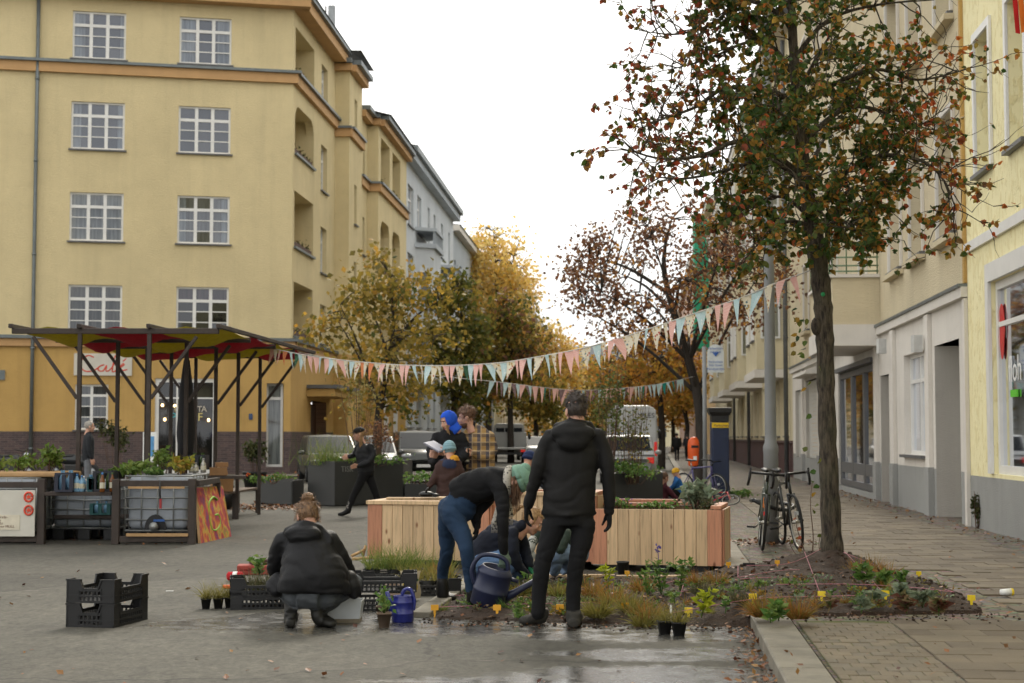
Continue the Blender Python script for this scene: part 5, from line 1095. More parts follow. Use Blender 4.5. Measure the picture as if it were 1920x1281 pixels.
def car(name, label, loc, rz, pm, L=4.3, W=1.78, H=1.52, belt=.92, cab=(-.98, .55), roof=(-.8, .0), nose=.78, est=0.0, cat='car', taper=.8, group='cars parked along the street'):
    t = thing(name, loc, label, cat, group, rz); h = W/2; f = L/2
    st = [(-f, .8, .42, belt*.82), (-f+.06, .93, .3, belt*.92), (-f+.35, 1, .22, belt), (-.5, 1, .2, belt), (cab[1]*f, 1, .2, belt-.02), (f*.72, .985, .22, nose+.06), (f-.22, .93, .26, nose), (f-.04, .82, .34, nose-.14), (f, .7, .42, nose-.28)]
    mb = MB(); rings = []
    for y, k, z0, zb in st:
        w = h*k; zm = (z0+zb)/2
        half = [(w*.86, z0), (w*.985, z0+.12), (w, zm), (w*.985, zb-.1), (w*.9, zb)]
        rings.append([V(x, y, z) for x, z in half]+[V(0, y, zb+.025)]+[V(-x, y, z) for x, z in reversed(half)])
    n = len(rings[0])
    mb.add([p for r_ in rings for p in r_], [(i*n+j, i*n+(j+1) % n, (i+1)*n+(j+1) % n, (i+1)*n+j) for i in range(len(rings)-1) for j in range(n)]+[tuple(range(n)), tuple(reversed(range((len(rings)-1)*n, len(rings)*n)))], 0, True)
    b = mb.build('body', pm, t, local=True)
    y0, y1, r0, r1 = cab[0]*f, cab[1]*f, roof[0]*f, roof[1]*f; wb, wr = h*.93, h*taper; zb = belt-.02
    B_ = [V(-wb, y0, zb), V(wb, y0, zb), V(wb, y1, zb), V(-wb, y1, zb)]; T_ = [V(-wr, r0, H), V(wr, r0, H), V(wr, r1, H), V(-wr, r1, H)]
    gh = MB().add(B_+T_+[V(0, (r0+r1)/2, H+.04)], [(0, 1, 5, 4), (1, 2, 6, 5), (2, 3, 7, 6), (3, 0, 4, 7), (4, 5, 8), (5, 6, 8), (6, 7, 8), (7, 4, 8)]).build('cabin', pm, t, .05, True)
    def pane(a, b_, c, d, u0, u1, v0, v1, nm):
        def q(u, v): return (a.lerp(b_, u)).lerp(d.lerp(c, u), v)
        nn = (b_-a).cross(d-a).normalized(); pts = [q(u0, v0), q(u1, v0), q(u1, v1), q(u0, v1)]; MB().prism([p+nn*.006 for p in pts], nn*.004).build(nm, CGL, t, local=True)
    pane(B_[2], B_[3], T_[3], T_[2], .04, .96, .1, .93, 'windscreen'); pane(B_[0], B_[1], T_[1], T_[0], .06, .94, .2, .92, 'rear_window')
    for a, b_, c, d in ((B_[1], B_[2], T_[2], T_[1]), (B_[3], B_[0], T_[0], T_[3])):
        pane(a, b_, c, d, .05, .34, .14, .9, 'side_window'); pane(a, b_, c, d, .37, .64, .14, .9, 'side_window'); pane(a, b_, c, d, .67, .94, .14, .9, 'side_window')
    for sx in (-1, 1):
        MB().ell((sx*h*.66, f-.13, nose-.13), (.2, .12, .09), 12, 8).build('headlight', LAMPG, t, local=True); MB().box((sx*h*.78, -f+.05, belt*.78), (.22, .1, .2)).build('tail_light', TAIL, t, .03, True)
        MB().ell((sx*(h+.1), y1-.25, belt+.03), (.11, .06, .075), 10, 7).build('mirror', pm, t, local=True)
        for y in (-f*.6, f*.62): wheel(t, sx*(h-.1), y, .32, .2)
    MB().box((0, f-.03, .5), (W*.5, .05, .14)).build('grille', BLK, t, .02, True)
    for y, z in ((f+.002, .42), (-f-.004, .62)): MB().box((0, y, z), (.5, .02, .11)).build('number_plate', FLW, t, local=True)
    return t
SIL = paint('silver_paint', (78, 79, 78)); SIL2 = paint('silver_green_paint', (58, 60, 56)); WHP = paint('white_paint', (176, 177, 175), 0.0); DGR = paint('dark_car_paint', (60, 64, 68))
car('parked_car', 'silver people carrier facing the camera, parked behind the clipboard woman', V(-3.55, 60.2, 0), math.pi+.16, SIL2, 4.4, 1.8, 1.66, 1.0, (-.98, .62), (-.85, .1), .9)
car('parked_car', 'silver hatchback half hidden behind the brown shrub', V(-4.85, 55.5, 0), math.pi+.12, SIL, 4.2, 1.75, 1.48)
car('parked_car', 'grey car with glassy windscreen behind the large grass planter', V(-6.05, 53.0, 0), math.pi+.22, SIL2, 4.3, 1.78, 1.5)
car('parked_car', 'white hatchback seen from behind, in front of the white van', V(3.8, 52.5, 0), -.07, WHP, 4.2, 1.8, 1.5, group='cars parked along the street')
car('parked_car', 'far silver car beyond the flatbed truck', V(1.2, 104, 0), math.pi, SIL, 4.3, 1.78, 1.5)
car('parked_car', 'distant white car beside the far silver car', V(2.2, 122, 0), math.pi, WHP, 4.3, 1.78, 1.5)
# white van, tail towards us
vb = V(4.82, 64.5, 0); vn = thing('delivery_van', vb, 'tall white delivery van with dark lettering on its rear doors', 'van', rz=-.07)
mb = MB(); pr = [(-.98, .35), (-1.0, 1.3), (-.96, 2.2), (-.86, 2.58), (-.6, 2.68), (.6, 2.68), (.86, 2.58), (.96, 2.2), (1.0, 1.3), (.98, .35)]
mb.prism([V(x, -2.7, z) for x, z in pr], (0, 4.2, 0)); mb.build('cargo_body', WHP, vn, .06, True)
mb = MB(); mb.add([V(x*.98, y, z) for y, z1, k in ((1.52, 2.5, 1), (2.1, 1.9, .97), (2.9, 1.15, .9), (3.1, .7, .85)) for x, z in ((-1*k, .4), (1*k, .4), (1*k*.93, z1), (-1*k*.93, z1))], [(i*4+j, i*4+(j+1) % 4, i*4+4+(j+1) % 4, i*4+4+j) for i in range(3) for j in range(4)]+[(12, 13, 14, 15)]); mb.build('cab', WHP, vn, .05, True)
for sx in (-1, 1):
    MB().box((sx*.47, -2.72, 1.5), (.9, .03, 2.0)).build('rear_door', WHP, vn, .02, True); MB().box((sx*.9, -2.73, 1.0), (.12, .05, .55)).build('tail_light', TAIL, vn, .02, True)
    for y in (-1.6, 1.9): wheel(vn, sx*.86, y, .34, .22)
    MB().ell((sx*1.16, 1.7, 1.55), (.1, .08, .2), 10, 7).build('mirror', BLK, vn, local=True)
MB().box((0, -2.74, .45), (1.9, .1, .2)).build('bumper', BLK, vn, .02, True); MB().box((-.2, -2.752, .8), (.5, .02, .11)).build('number_plate', FLW, vn, local=True)
bpy.context.view_layer.update(); Mv = wmat(vn)
text('lettering', 'MILES', Mv @ frameM(V(.2, -2.752, 2.2), (1, 0, .0), (0, 0, 1)), .27, mat('van_ink', lin(44, 46, 52), .5), vn, .002); text('lettering', 'MOVE UNIT', Mv @ frameM(V(-.75, -2.752, 1.55), (1, 0, .0), (0, 0, 1)), .17, mat('van_grey', lin(130, 140, 160), .5), vn, .002); text('lettering', 'miles city', Mv @ frameM(V(-.75, -2.752, 1.28), (1, 0, .0), (0, 0, 1)), .14, MATS['van_grey'], vn, .002)
# flatbed truck
fbp = V(-.18, 92, 0); ft = thing('flatbed_truck', fbp, 'grey double-cab flatbed truck with red tail light lit, seen from behind', 'truck', rz=-.02); TG = paint('truck_grey', (150, 150, 146), .2)
mb = MB(); mb.prism([V(x, .6, z) for x, z in ((-.98, .5), (-1, 1.3), (-.84, 2.15), (-.7, 2.25), (.7, 2.25), (.84, 2.15), (1, 1.3), (.98, .5))], (0, 2.6, 0)); mb.build('cab', TG, ft, .05, True)
MB().box((0, .585, 1.72), (1.5, .02, .55)).build('rear_window', CGL, ft, local=True)
for x in (-.25, .25): MB().box((x, .57, 1.72), (.05, .02, .55)).build('window_bar', TG, ft, local=True)
MB().box((0, -1.2, .82), (2.1, 3.4, .12)).build('bed', TG, ft, .02, True); MB().box((0, .42, 1.3), (2.0, .08, .9)).build('headboard', TG, ft, .02, True)
for sx in (-1, 1):
    MB().box((sx*1.03, -1.2, 1.02), (.04, 3.4, .3)).build('side_board', TG, ft, .01, True); MB().box((sx*.85, -2.93, .7), (.25, .05, .13)).build('tail_light', emitmat('lit_tail', (1, .06, .03), 1.2 if sx < 0 else .5) if sx < 0 else TAIL, ft, local=True); MB().ell((sx*1.15, 2.6, 1.5), (.1, .08, .18), 10, 7).build('mirror', BLK, ft, local=True)
    for y in (-1.6, 2.4): wheel(ft, sx*.85, y, .34, .22)
MB().box((0, -2.95, .55), (1.6, .06, .12)).build('bumper', BLK, ft, local=True)
# ================================================================== BICYCLES
def bicycle(label, base, rz, lean, fm, drop=True, r=.34, sc=1.0, accent=None, bottle=False, name='bicycle', turn=0.0):
    """front wheel towards local -y"""
    t = thing(name, base, label, 'bicycle', None, rz); t.rotation_euler = (0, lean, rz); t.scale = (sc,)*3
    ax_f, ax_r = V(0, -.5, r), V(0, .5, r)
    for c, nm in ((ax_f, 'front_wheel'), (ax_r, 'rear_wheel')):
        w = thing(nm, V(0, 0, 0), None, None); w.parent = t
        def ring(rad, tr, m, pn):
            q = MB(); n = 36; k = 8; vs_ = []
            for i in range(n):
                a = 2*math.pi*i/n; ce = c+V(0, math.cos(a)*rad, math.sin(a)*rad); rd = V(0, math.cos(a), math.sin(a))
                for j in range(k): b = 2*math.pi*j/k; vs_.append(ce+rd*math.cos(b)*tr+V(1, 0, 0)*math.sin(b)*tr)
            q.add(vs_, [(i*k+j, i*k+(j+1) % k, ((i+1) % n)*k+(j+1) % k, ((i+1) % n)*k+j) for i in range(n) for j in range(k)], 0, True); q.build(pn, m, w, local=True)
        ring(r-.016, .018, RUB, 'tyre'); ring(r-.04, .011, STL, 'rim')
        sp = MB()
        for i in range(18): a = 2*math.pi*i/18; sp.tube([c+V(.02*(-1)**i, 0, 0), c+V(0, math.cos(a)*(r-.04), math.sin(a)*(r-.04))], .0016, 3, cap=False)
        sp.tube([c-V(.05, 0, 0), c+V(.05, 0, 0)], .02, 8); sp.build('spokes', STL, w, local=True)
    bb, st_, ht, hb = V(0, .1, .28), V(0, .25, .78), V(0, -.34, .82), V(0, -.37, .68); fr = MB()
    for a, b, rr in ((bb, st_, .017), (st_, ht, .017), (bb, hb, .021), (hb, ht, .02)): fr.tube([a, b], rr, 8)
    for sx in (-.045, .045):
        fr.tube([bb+V(sx*.7, 0, 0), ax_r+V(sx, 0, 0)], .01, 6); fr.tube([st_+V(sx*.4, 0, -.05), ax_r+V(sx, 0, 0)], .009, 6)
    fr.build('frame', fm, t, local=True)
    fk = MB()
    for sx in (-.045, .045): fk.tube([hb+V(sx, 0, -.02), ax_f+V(sx, .06, .15), ax_f+V(sx, 0, 0)], .012, 6)
    fk.tube([hb+V(-.05, 0, -.01), hb+V(.05, 0, -.01)], .016, 6); fk.build('fork', fm, t, local=True)
    hbar = MB(); st2 = ht+V(0, -.06, .1); hbar.tube([ht, st2], .016, 8)
    if drop:
        hbar.tube([st2+V(-.21, 0, 0), st2+V(.21, 0, 0)], .016, 8)
        for sx in (-1, 1): hbar.tube(curve([st2+V(sx*.21, 0, 0), st2+V(sx*.215, -.09, .0), st2+V(sx*.22, -.11, -.07), st2+V(sx*.23, -.04, -.14), st2+V(sx*.23, .03, -.14)], 4), .017, 8); hbar.tube([st2+V(sx*.215, -.09, .01), st2+V(sx*.215, -.125, .05), st2+V(sx*.215, -.14, -.06)], [.017, .015, .007], 6)
    else:
        for sx in (-1, 1): hbar.tube(curve([st2, st2+V(sx*.15, -.02, .03), st2+V(sx*.3, .08, .03)], 4), .014, 8)
    hbar.build('handlebar', BLK, t, local=True)
    MB().tube([st_, st_+V(0, .04, .14)], .013, 8).build('seat_post', STL, t, local=True)
    MB().tube([st_+V(0, -.12, .165), st_+V(0, .0, .165), st_+V(0, .1, .175), st_+V(0, .16, .17)], [(.012, .02), (.022, .035), (.028, .07), (.015, .06)], 10, side=V(0, 0, 1)).build('saddle', BLK, t, local=True)
    ck = MB().lathe(bb+V(.045, 0, 0), [(.085, 0), (.085, .006)], 20, M=Matrix.Rotation(R(90), 3, 'Y')); ck.build('chainring', IRON, t, local=True)
    for sx, a in ((1, 2.6), (-1, 2.6+math.pi)):
        e = bb+V(sx*.075, math.cos(a)*.165, math.sin(a)*.165*.5); MB().tube([bb+V(sx*.06, 0, 0), e], .011, 6).build('crank', STL, t, local=True); pd = MB().box(e+V(sx*.06, 0, 0), (.1, .07, .025)).build('pedal', BLK, t, local=True)
        MB().box(e+V(sx*.06, -.038, 0), (.06, .006, .014)).build('pedal_reflector', mat('amber_reflector', lin(220, 120, 30), .3), pd, local=False) if False else None
    if accent: MB().box(hb.lerp(bb, .4)+V(0, -.06, .05), (.05, .05, .14)).build('frame_bag', accent, t, .015, True)
    MB().box(V(0, -.58, .45), (.045, .03, .045)).build('front_reflector', TAIL if bottle else LAMPG, t, local=True)
    return t
FRM = mat('black_frame', lin(34, 36, 34), .35, .1, coat=.4); FRG = mat('olive_frame', lin(58, 66, 52), .35, .1, coat=.4)
y1 = 19.75
bicycle('slim road bicycle leaning on the lamp post, on its side nearer the street', V((1424-960)/3000*y1, y1, PZ), R(-7), R(5), FRG, True, accent=mat('orange_bottle', lin(220, 120, 40), .4), bottle=True)
bicycle('black gravel bicycle leaning on the lamp post, on its side nearer the houses', V((1482-960)/3000*y1, y1+.1, PZ), R(2), R(-6), FRM, True)
bicycle('purple-blue bicycle with orange reflectors beside the parking meter', V((1308-960)/3000*34.5, 34.5, 0), R(38), R(4), mat('purple_frame', lin(70, 64, 110), .4), False)
bicycle('small red child bicycle lying at the foot of the parking meter', V((1340-960)/3000*31.5, 31.5, .12), R(75), R(58), mat('red_frame', lin(180, 40, 44), .4), False, sc=.55)
lk = MB(); lk.tube(curve([lb_+V(-.25, -.2, .56+PZ), lb_+V(-.12, -.24, .5+PZ), lb_+V(.12, -.24, .44+PZ), lb_+V(.26, -.18, .48+PZ), lb_+V(.22, .2, .5+PZ), lb_+V(-.2, .22, .54+PZ), lb_+V(-.25, -.2, .56+PZ)], 4), .026, 8); tag(lk.build('chain_lock', BLK), 'thick black chain lock wrapped around the lamp post and bicycles', 'lock')
# motorbike by the house wall, far left
def motorbike(label, base, rz):
    t = thing('motorbike', base, label, 'motorbike', None, rz)
    for y in (-.65, .65): wheel(t, 0, y, .3, .13)
    MB().tube([(0, -.55, .55), (0, -.2, .72), (0, .25, .72), (0, .75, .8)], [(.1, .1), (.2, .16), (.16, .15), (.08, .1)], 12).build('body', mat('bike_black', lin(30, 32, 34), .3, .1), t, local=True)
    MB().tube([(0, -.05, .86), (0, .3, .84), (0, .7, .9)], [(.05, .13), (.06, .15), (.04, .1)], 10).build('seat', BLK, t, local=True)
    MB().box((0, 0, .42), (.32, .5, .34)).build('engine', IRON, t, .05, True); MB().tube([(0, -.65, .3), (0, -.42, .95)], .03, 8).build('fork', IRON, t, local=True); MB().tube([(-.35, -.36, 1.06), (0, -.42, 1.0), (.35, -.36, 1.06)], .016, 6).build('handlebar', IRON, t, local=True)
    MB().ell((0, -.55, .86), (.1, .08, .11), 10, 8).build('headlight', LAMPG, t, local=True); MB().box((.16, .5, .62), (.04, .3, .05)).build('lime_trim', mat('lime', lin(150, 190, 40), .4), t, .01, True); MB().tube([(.16, .0, .3), (.18, .8, .38)], .045, 8).build('exhaust', STL, t, local=True)
motorbike('black motorbike parked against the corner house, at the photo edge', V(-15.9, 51.0, 0), R(70)); motorbike('black motorbike with lime trim parked next to the drainpipe', V(-14.1, 51.6, 0), R(74))
# ================================================================== THE BED
bed_out = [(-.62, 12.85), (.6, 12.5), (1.84, 12.25), (2.9, 12.42), (3.68, 12.55), (3.86, 13.6), (3.95, 15.2), (3.7, 16.6), (2.9, 17.4), (2.3, 16.55), (.8, 16.35), (-.4, 16.2)]
def inside(x, y):
    c = False; n = len(bed_out)
    for i in range(n):
        (x1, y1_), (x2, y2) = bed_out[i], bed_out[(i+1) % n]
        if (y1_ > y) != (y2 > y) and x < (x2-x1)*(y-y1_)/(y2-y1_)+x1: c = not c
    return c
def edged(x, y):
    best = 9
    n = len(bed_out)
    for i in range(n):
        a, b = V(*bed_out[i], 0), V(*bed_out[(i+1) % n], 0); t_ = max(0, min(1, (V(x, y, 0)-a).dot(b-a)/(b-a).length_squared)); best = min(best, (a.lerp(b, t_)-V(x, y, 0)).length)
    return best
TB = P(1560, 1083, TY)
def soilz(x, y):
    kx = .69+.0915*y; e = edged(x, y); base = .012+PZ*min(1, max(0, (x-kx+.12+min(e, .4))/(.14+min(e, .4)))); r_ = math.hypot(x-TB.x, y-TB.y)
    return base+min(e, .3)*.13+.14*math.exp(-(r_/.5)**2)+(.03*mnoise.noise(V(x*5, y*5, 0))+.018*mnoise.noise(V(x*17, y*17, 3)))*min(1, e*5)
q = MB(); st_ = .055; nx, ny = int(4.9/st_), int(5.5/st_); idx = {}; vs_ = []; fs = []
for i in range(nx):
    for j in range(ny):
        x, y = -.8+i*st_, 12.1+j*st_
        if inside(x, y): idx[i, j] = len(vs_); vs_.append((x+rnd.uniform(-.012, .012), y+rnd.uniform(-.012, .012), soilz(x, y)))
for (i, j) in idx:
    k4 = [(i, j), (i+1, j), (i+1, j+1), (i, j+1)]
    if all(k in idx for k in k4): fs.append(tuple(idx[k] for k in k4))
ec = {}
for f in fs:
    for a_, b_ in zip(f, f[1:]+f[:1]): ec[tuple(sorted((a_, b_)))] = ec.get(tuple(sorted((a_, b_))), 0)+1
for (a_, b_), n_ in ec.items():
    if n_ == 1:
        pa, pb = vs_[a_], vs_[b_]; cxm, cym = 1.7, 14.4
        def outw(p): d_ = V(p[0]-cxm, p[1]-cym, 0).normalized()*.06; return (p[0]+d_.x, p[1]+d_.y, -.01)
        q.add([pa, pb, outw(pb), outw(pa)], [(0, 1, 2, 3)], 0, True)
q.add(vs_, fs, 0, True); tag(q.build('planting_bed_ground', SOIL), kind='structure')
cl = MB(); rg = random.Random(8)
for _ in range(900):
    x, y = rg.uniform(-.6, 3.9), rg.uniform(12.2, 17.3)
    if inside(x, y): r_ = rg.uniform(.008, .03); cl.ell((x, y, soilz(x, y)+r_*.2), (r_, r_*rg.uniform(.6, 1), r_*.7), 5, 4, M=Matrix.Rotation(rg.random()*3, 3, 'Z'))
for _ in range(420):
    x = rg.uniform(-.75, 3.8); y = 12.15+max(0, .28*(1.2-x))+rg.gauss(0, .13)
    if not inside(x, y): r_ = abs(rg.gauss(0, .006))+.003; cl.ell((x, y, (PZ if x > .69+.0915*y else 0)+r_*.4+(.02 if .69+.0915*y < x < .97+.0915*y else 0)), (r_, r_, r_*.6), 5, 4)
tag(cl.build('soil_clods', SOIL), 'dark crumbs of freshly dug soil over the bed', 'soil', kind='stuff')
# wooden edging strip behind and stone edge on the left
for i, (a, b, lab) in enumerate(((G(900, 1092), G(1152, 1090), 'pale wooden edging lath at the back of the bed, by the crouching gardeners'), (G(1156, 1092), G(1420, 1092), 'pale wooden edging lath at the back of the bed, in front of the herb planter'))):
    o = MB().bar(a+V(0, 0, .045), b+V(0, 0, .045), .05, .05, side=V(0, 0, 1)).build('edging_lath', PINE); tag(o, lab, 'edging')
a, b = G(812, 1158), G(905, 1090); nst = 4
for i in range(nst):
    p0, p1 = a.lerp(b, i/nst), a.lerp(b, (i+1)/nst-.015); o = MB().bar(p0+V(-.1, 0, .015), p1+V(-.1, 0, .015), .16, .06, side=V(0, 0, 1)).build('edging_stone', KERB, None, .01); tag(o, ('flat stone at the near left corner of the bed', 'flat edging stone, second from the near left corner', 'flat edging stone, third from the near left corner', 'flat edging stone behind the bending woman')[i], 'edging stone')
# strings
PINK = mat('pink_string', lin(176, 116, 126), .8); 
def sp(u, v, dz=.05): q = G(u, v); return V(q.x, q.y, soilz(q.x, q.y)+dz if inside(q.x, q.y) else .05)
strs = [[(818, 1150), (1040, 1150), (1180, 1146)], [(1232, 1168), (1412, 1168), (1540, 1158), (1660, 1158)], [(1508, 1078), (1537, 1150)], [(1582, 1082), (1620, 1105), (1655, 1150)], [(1400, 1095), (1480, 1092), (1540, 1082)], [(1582, 1086), (1700, 1092), (1740, 1105), (1790, 1143)], [(1385, 1120), (1460, 1105), (1500, 1100)], [(1268, 1130), (1380, 1122), (1470, 1118)], [(1450, 1132), (1600, 1134), (1720, 1140), (1788, 1145)], [(840, 1128), (930, 1128), (1000, 1122)], [(1250, 1110), (1300, 1106)], [(940, 1150), (960, 1130), (975, 1115)], [(1276, 1136), (1283, 1108)], [(1400, 1150), (1412, 1165)], [(1384, 1096), (1384, 1120)]]
sg_ = MB()
for s_ in strs: sg_.tube(curve([sp(u, v, .035) for u, v in s_], 5), .0028, 5)
tag(sg_.build('marking_string', PINK), 'pink marking strings stretched across the soil of the bed', 'string', kind='stuff')
MK = [mat('marker_yellow', lin(226, 196, 20), .5), mat('marker_amber', lin(222, 160, 26), .5)]
mk = [(815, 1157, 'at the near left corner of the bed'), (932, 1160, 'at the front edge, in front of the held watering can'), (1050, 1162, 'between the feet of the standing man'), (1172, 1163, 'just beyond the standing man, front edge'), (1291, 1168, 'beside the two black pots'), (1412, 1168, 'at the kerb end, front edge'), (1541, 1158, 'below the tree trunk, front edge'), (1661, 1159, 'second from the outer corner of the bed'), (1822, 1158, 'at the outermost corner on the pavement'), (1176, 1095, 'at the back edge behind the herbs'), (1366, 1090, 'at the back edge near the planter corner'), (1458, 1088, 'at the back edge left of the trunk'), (1723, 1100, 'standing alone on the pavement side of the bed')]
for i, (u, v, lab) in enumerate(mk):
    b = G(u, v); z = soilz(b.x, b.y) if inside(b.x, b.y) else .02
    if b.x > 2.2: z = max(z, PZ)
    t = thing('plant_marker', V(b.x, b.y, z), 'yellow T-shaped plant marker '+lab, 'plant marker', 'yellow plant markers', rg.uniform(-.3, .3)); sc_ = .8 if v < 1110 else 1.0
    k = -1 if False else 1; t.rotation_euler.x = rg.uniform(-.15, .1)
    MB().box((0, 0, .055*sc_), (.062*sc_, .004, .045*sc_)).build('tag', MK[i in (0, 1, 2, 3, 9, 10, 11)], t, .003, True); MB().add([V(x*sc_, y, z_*sc_) for y in (-.002, .002) for x, z_ in ((-.012, .033), (.012, .033), (.004, -.03), (-.004, -.03))], [(0, 1, 2, 3), (7, 6, 5, 4), (0, 4, 5, 1), (1, 5, 6, 2), (2, 6, 7, 3), (3, 7, 4, 0)]).build('stake', MK[i in (0, 1, 2, 3, 9, 10, 11)], t, local=True)
# ------------------------------------------------------------------ plants
GRS = {'rust': leafmat('rust_grass', [(160, 108, 54), (178, 128, 64), (128, 94, 48), (140, 124, 60)], .45), 'green': leafmat('green_grass', [(98, 120, 54), (120, 138, 64), (80, 104, 48), (144, 148, 76)], .45), 'olive': leafmat('olive_grass', [(128, 124, 60), (150, 140, 70), (108, 108, 54), (160, 148, 80)], .45), 'dark': leafmat('dull_grass', [(76, 80, 56), (96, 96, 66), (62, 66, 46), (110, 104, 78)], .4)}  # last one: duller grey-green blades
HERB = leafmat('herb_leaf', [(82, 120, 54), (104, 138, 62), (66, 100, 48), (126, 148, 76)], .4); LIME = leafmat('lime_leaf', [(176, 186, 40), (196, 196, 60), (160, 170, 44)], .45); PLUM = leafmat('plum_leaf', [(96, 60, 50), (120, 80, 60), (84, 96, 56), (130, 110, 80)], .35); GREY = leafmat('grey_green_leaf', [(112, 128, 104), (132, 146, 116), (96, 112, 88), (140, 148, 120)], .3); TWG = mat('twig_brown', lin(92, 70, 56), .9, .2)
YG_ = leafmat('ochre_leaf', [(150, 140, 60), (170, 130, 60), (130, 120, 56)], .4); YFL = leafmat('yellow_flower', [(220, 180, 40), (210, 150, 40), (226, 196, 60)], .3)
def blade(mb, p, d, L, w, droop, rg, mi=0):
    a, b = basis(d, rdir(rg)); pts = []; n = 4; q = p; dd = d
    for i in range(n+1):
        pts.append((q, w*(1-i/n*.9))); dd = (dd+V(0, 0, -droop/n)).normalized(); q = q+dd*(L/n)
    vs_ = [p_+a*s_*w_ for p_, w_ in pts for s_ in (-1, 1)]
    mb.add(vs_, [(2*i, 2*i+1, 2*i+3, 2*i+2) for i in range(n)], mi, True)
def tuft(c, n, L, w, m, label, rg, sp_=.8, rad=.03, group='grass tufts in the bed', name='grass_tuft', cat='grass'):
    q = MB(); c = Vector(c)
    for _ in range(n):
        a = rg.uniform(0, 2*math.pi); o = rg.random()**.5*rad; tilt = rg.uniform(.05, sp_); blade(q, c+V(math.cos(a)*o, math.sin(a)*o, 0), V(math.cos(a)*tilt, math.sin(a)*tilt, 1).normalized(), L*rg.uniform(.55, 1.1), w, rg.uniform(.3, 1.6), rg)
    o = q.build(name, m)
    if label: tag(o, label, cat, group)
    return o
def herb(c, h, n, s, m, label, rg, spread=.6, stems=5, group='leafy plants in the bed', name='leafy_plant', w=.6, stemm=None):
    t = thing(name, c, label, 'plant', group); st = MB(); lf = MB(); c = Vector(c)
    for k in range(stems):
        a = rg.uniform(0, 2*math.pi); e = c+V(math.cos(a)*spread*h*rg.uniform(.2, .8), math.sin(a)*spread*h*rg.uniform(.2, .8), h*rg.uniform(.7, 1)); pts = curve([c, c.lerp(e, .5)+V(0, 0, h*.1), e], 4); st.tube(pts, [.004*(1-.6*i/8) for i in range(len(pts))], 4)
        for _ in range(n//stems): p = pts[rg.randrange(2, len(pts))]; d = V(rg.gauss(0, 1), rg.gauss(0, 1), rg.uniform(-.2, .7)).normalized(); leaf(lf, p, s*rg.uniform(.7, 1.25), rg, 0, d, w)
    st.build('stem', stemm or HERB, t); tag(lf.build('leaves', m, t), kind='stuff'); return t
rg = random.Random(31)
def bz(u, v): b = G(u, v); return V(b.x, b.y, soilz(b.x, b.y))
def bzz(u, v): b = G(u, v); z = soilz(b.x, b.y) if inside(b.x, b.y) else (PZ if b.x > .69+.0915*b.y else 0); b = G(u, v, z); return V(b.x, b.y, z)
for i, (u, v, n, L, m, lab) in enumerate([(1120, 1158, 90, .24, 'olive', 'broad olive-gold grass tuft at the heel of the standing man'), (1150, 1140, 110, .26, 'rust', 'big golden grass tuft behind the heel of the standing man'), (1185, 1150, 80, .24, 'olive', 'olive grass tuft beside the fourth front marker'), (1110, 1120, 70, .22, 'rust', 'rusty grass tuft between the legs of the standing man and the herbs'), (1205, 1112, 60, .24, 'rust', 'rust-coloured grass tuft in the middle of the bed'), (1215, 1162, 60, .2, 'rust', 'short rusty grass tuft in front of the herbs'), (1430, 1157, 90, .24, 'rust', 'upright orange-brown grass tuft beside the kerb end marker'), (1497, 1160, 90, .2, 'rust', 'round orange-brown grass tuft below the tree'), (975, 1120, 70, .18, 'olive', 'olive grass tuft under the watering can spout'), (1045, 1118, 60, .18, 'olive', 'olive grass tuft seen between the legs of the standing man'), (1000, 1105, 50, .16, 'olive', 'low grass tuft by the crouching gardener'), (1340, 1128, 60, .18, 'dark', 'grey-green grass tuft in the middle of the bed'), (1315, 1115, 60, .17, 'dark', 'grey-green grass tuft behind the lime plant'), (1385, 1130, 50, .16, 'dark', 'dull green grass tuft left of the trunk'), (1305, 1098, 50, .19, 'rust', 'brown grass tuft at the back edge of the bed'), (1345, 1096, 50, .18, 'rust', 'second brown grass tuft at the back edge of the bed'), (1608, 1080, 50, .24, 'rust', 'brown grass tuft just right of the trunk'), (1640, 1078, 50, .24, 'rust', 'tall brown grass tuft on the pavement side of the trunk'), (1665, 1085, 40, .25, 'rust', 'wispy brown grass tuft at the outer back of the bed'), (1205, 1175, 50, .2, 'olive', 'thin grass tuft hanging over the front edge'), (1085, 1100, 50, .16, 'dark', 'dull grass tuft behind the standing man')]):
    tuft(bzz(u, v), n*3, L*.92, .0045, GRS[m], lab, rg, 1.1, .06)
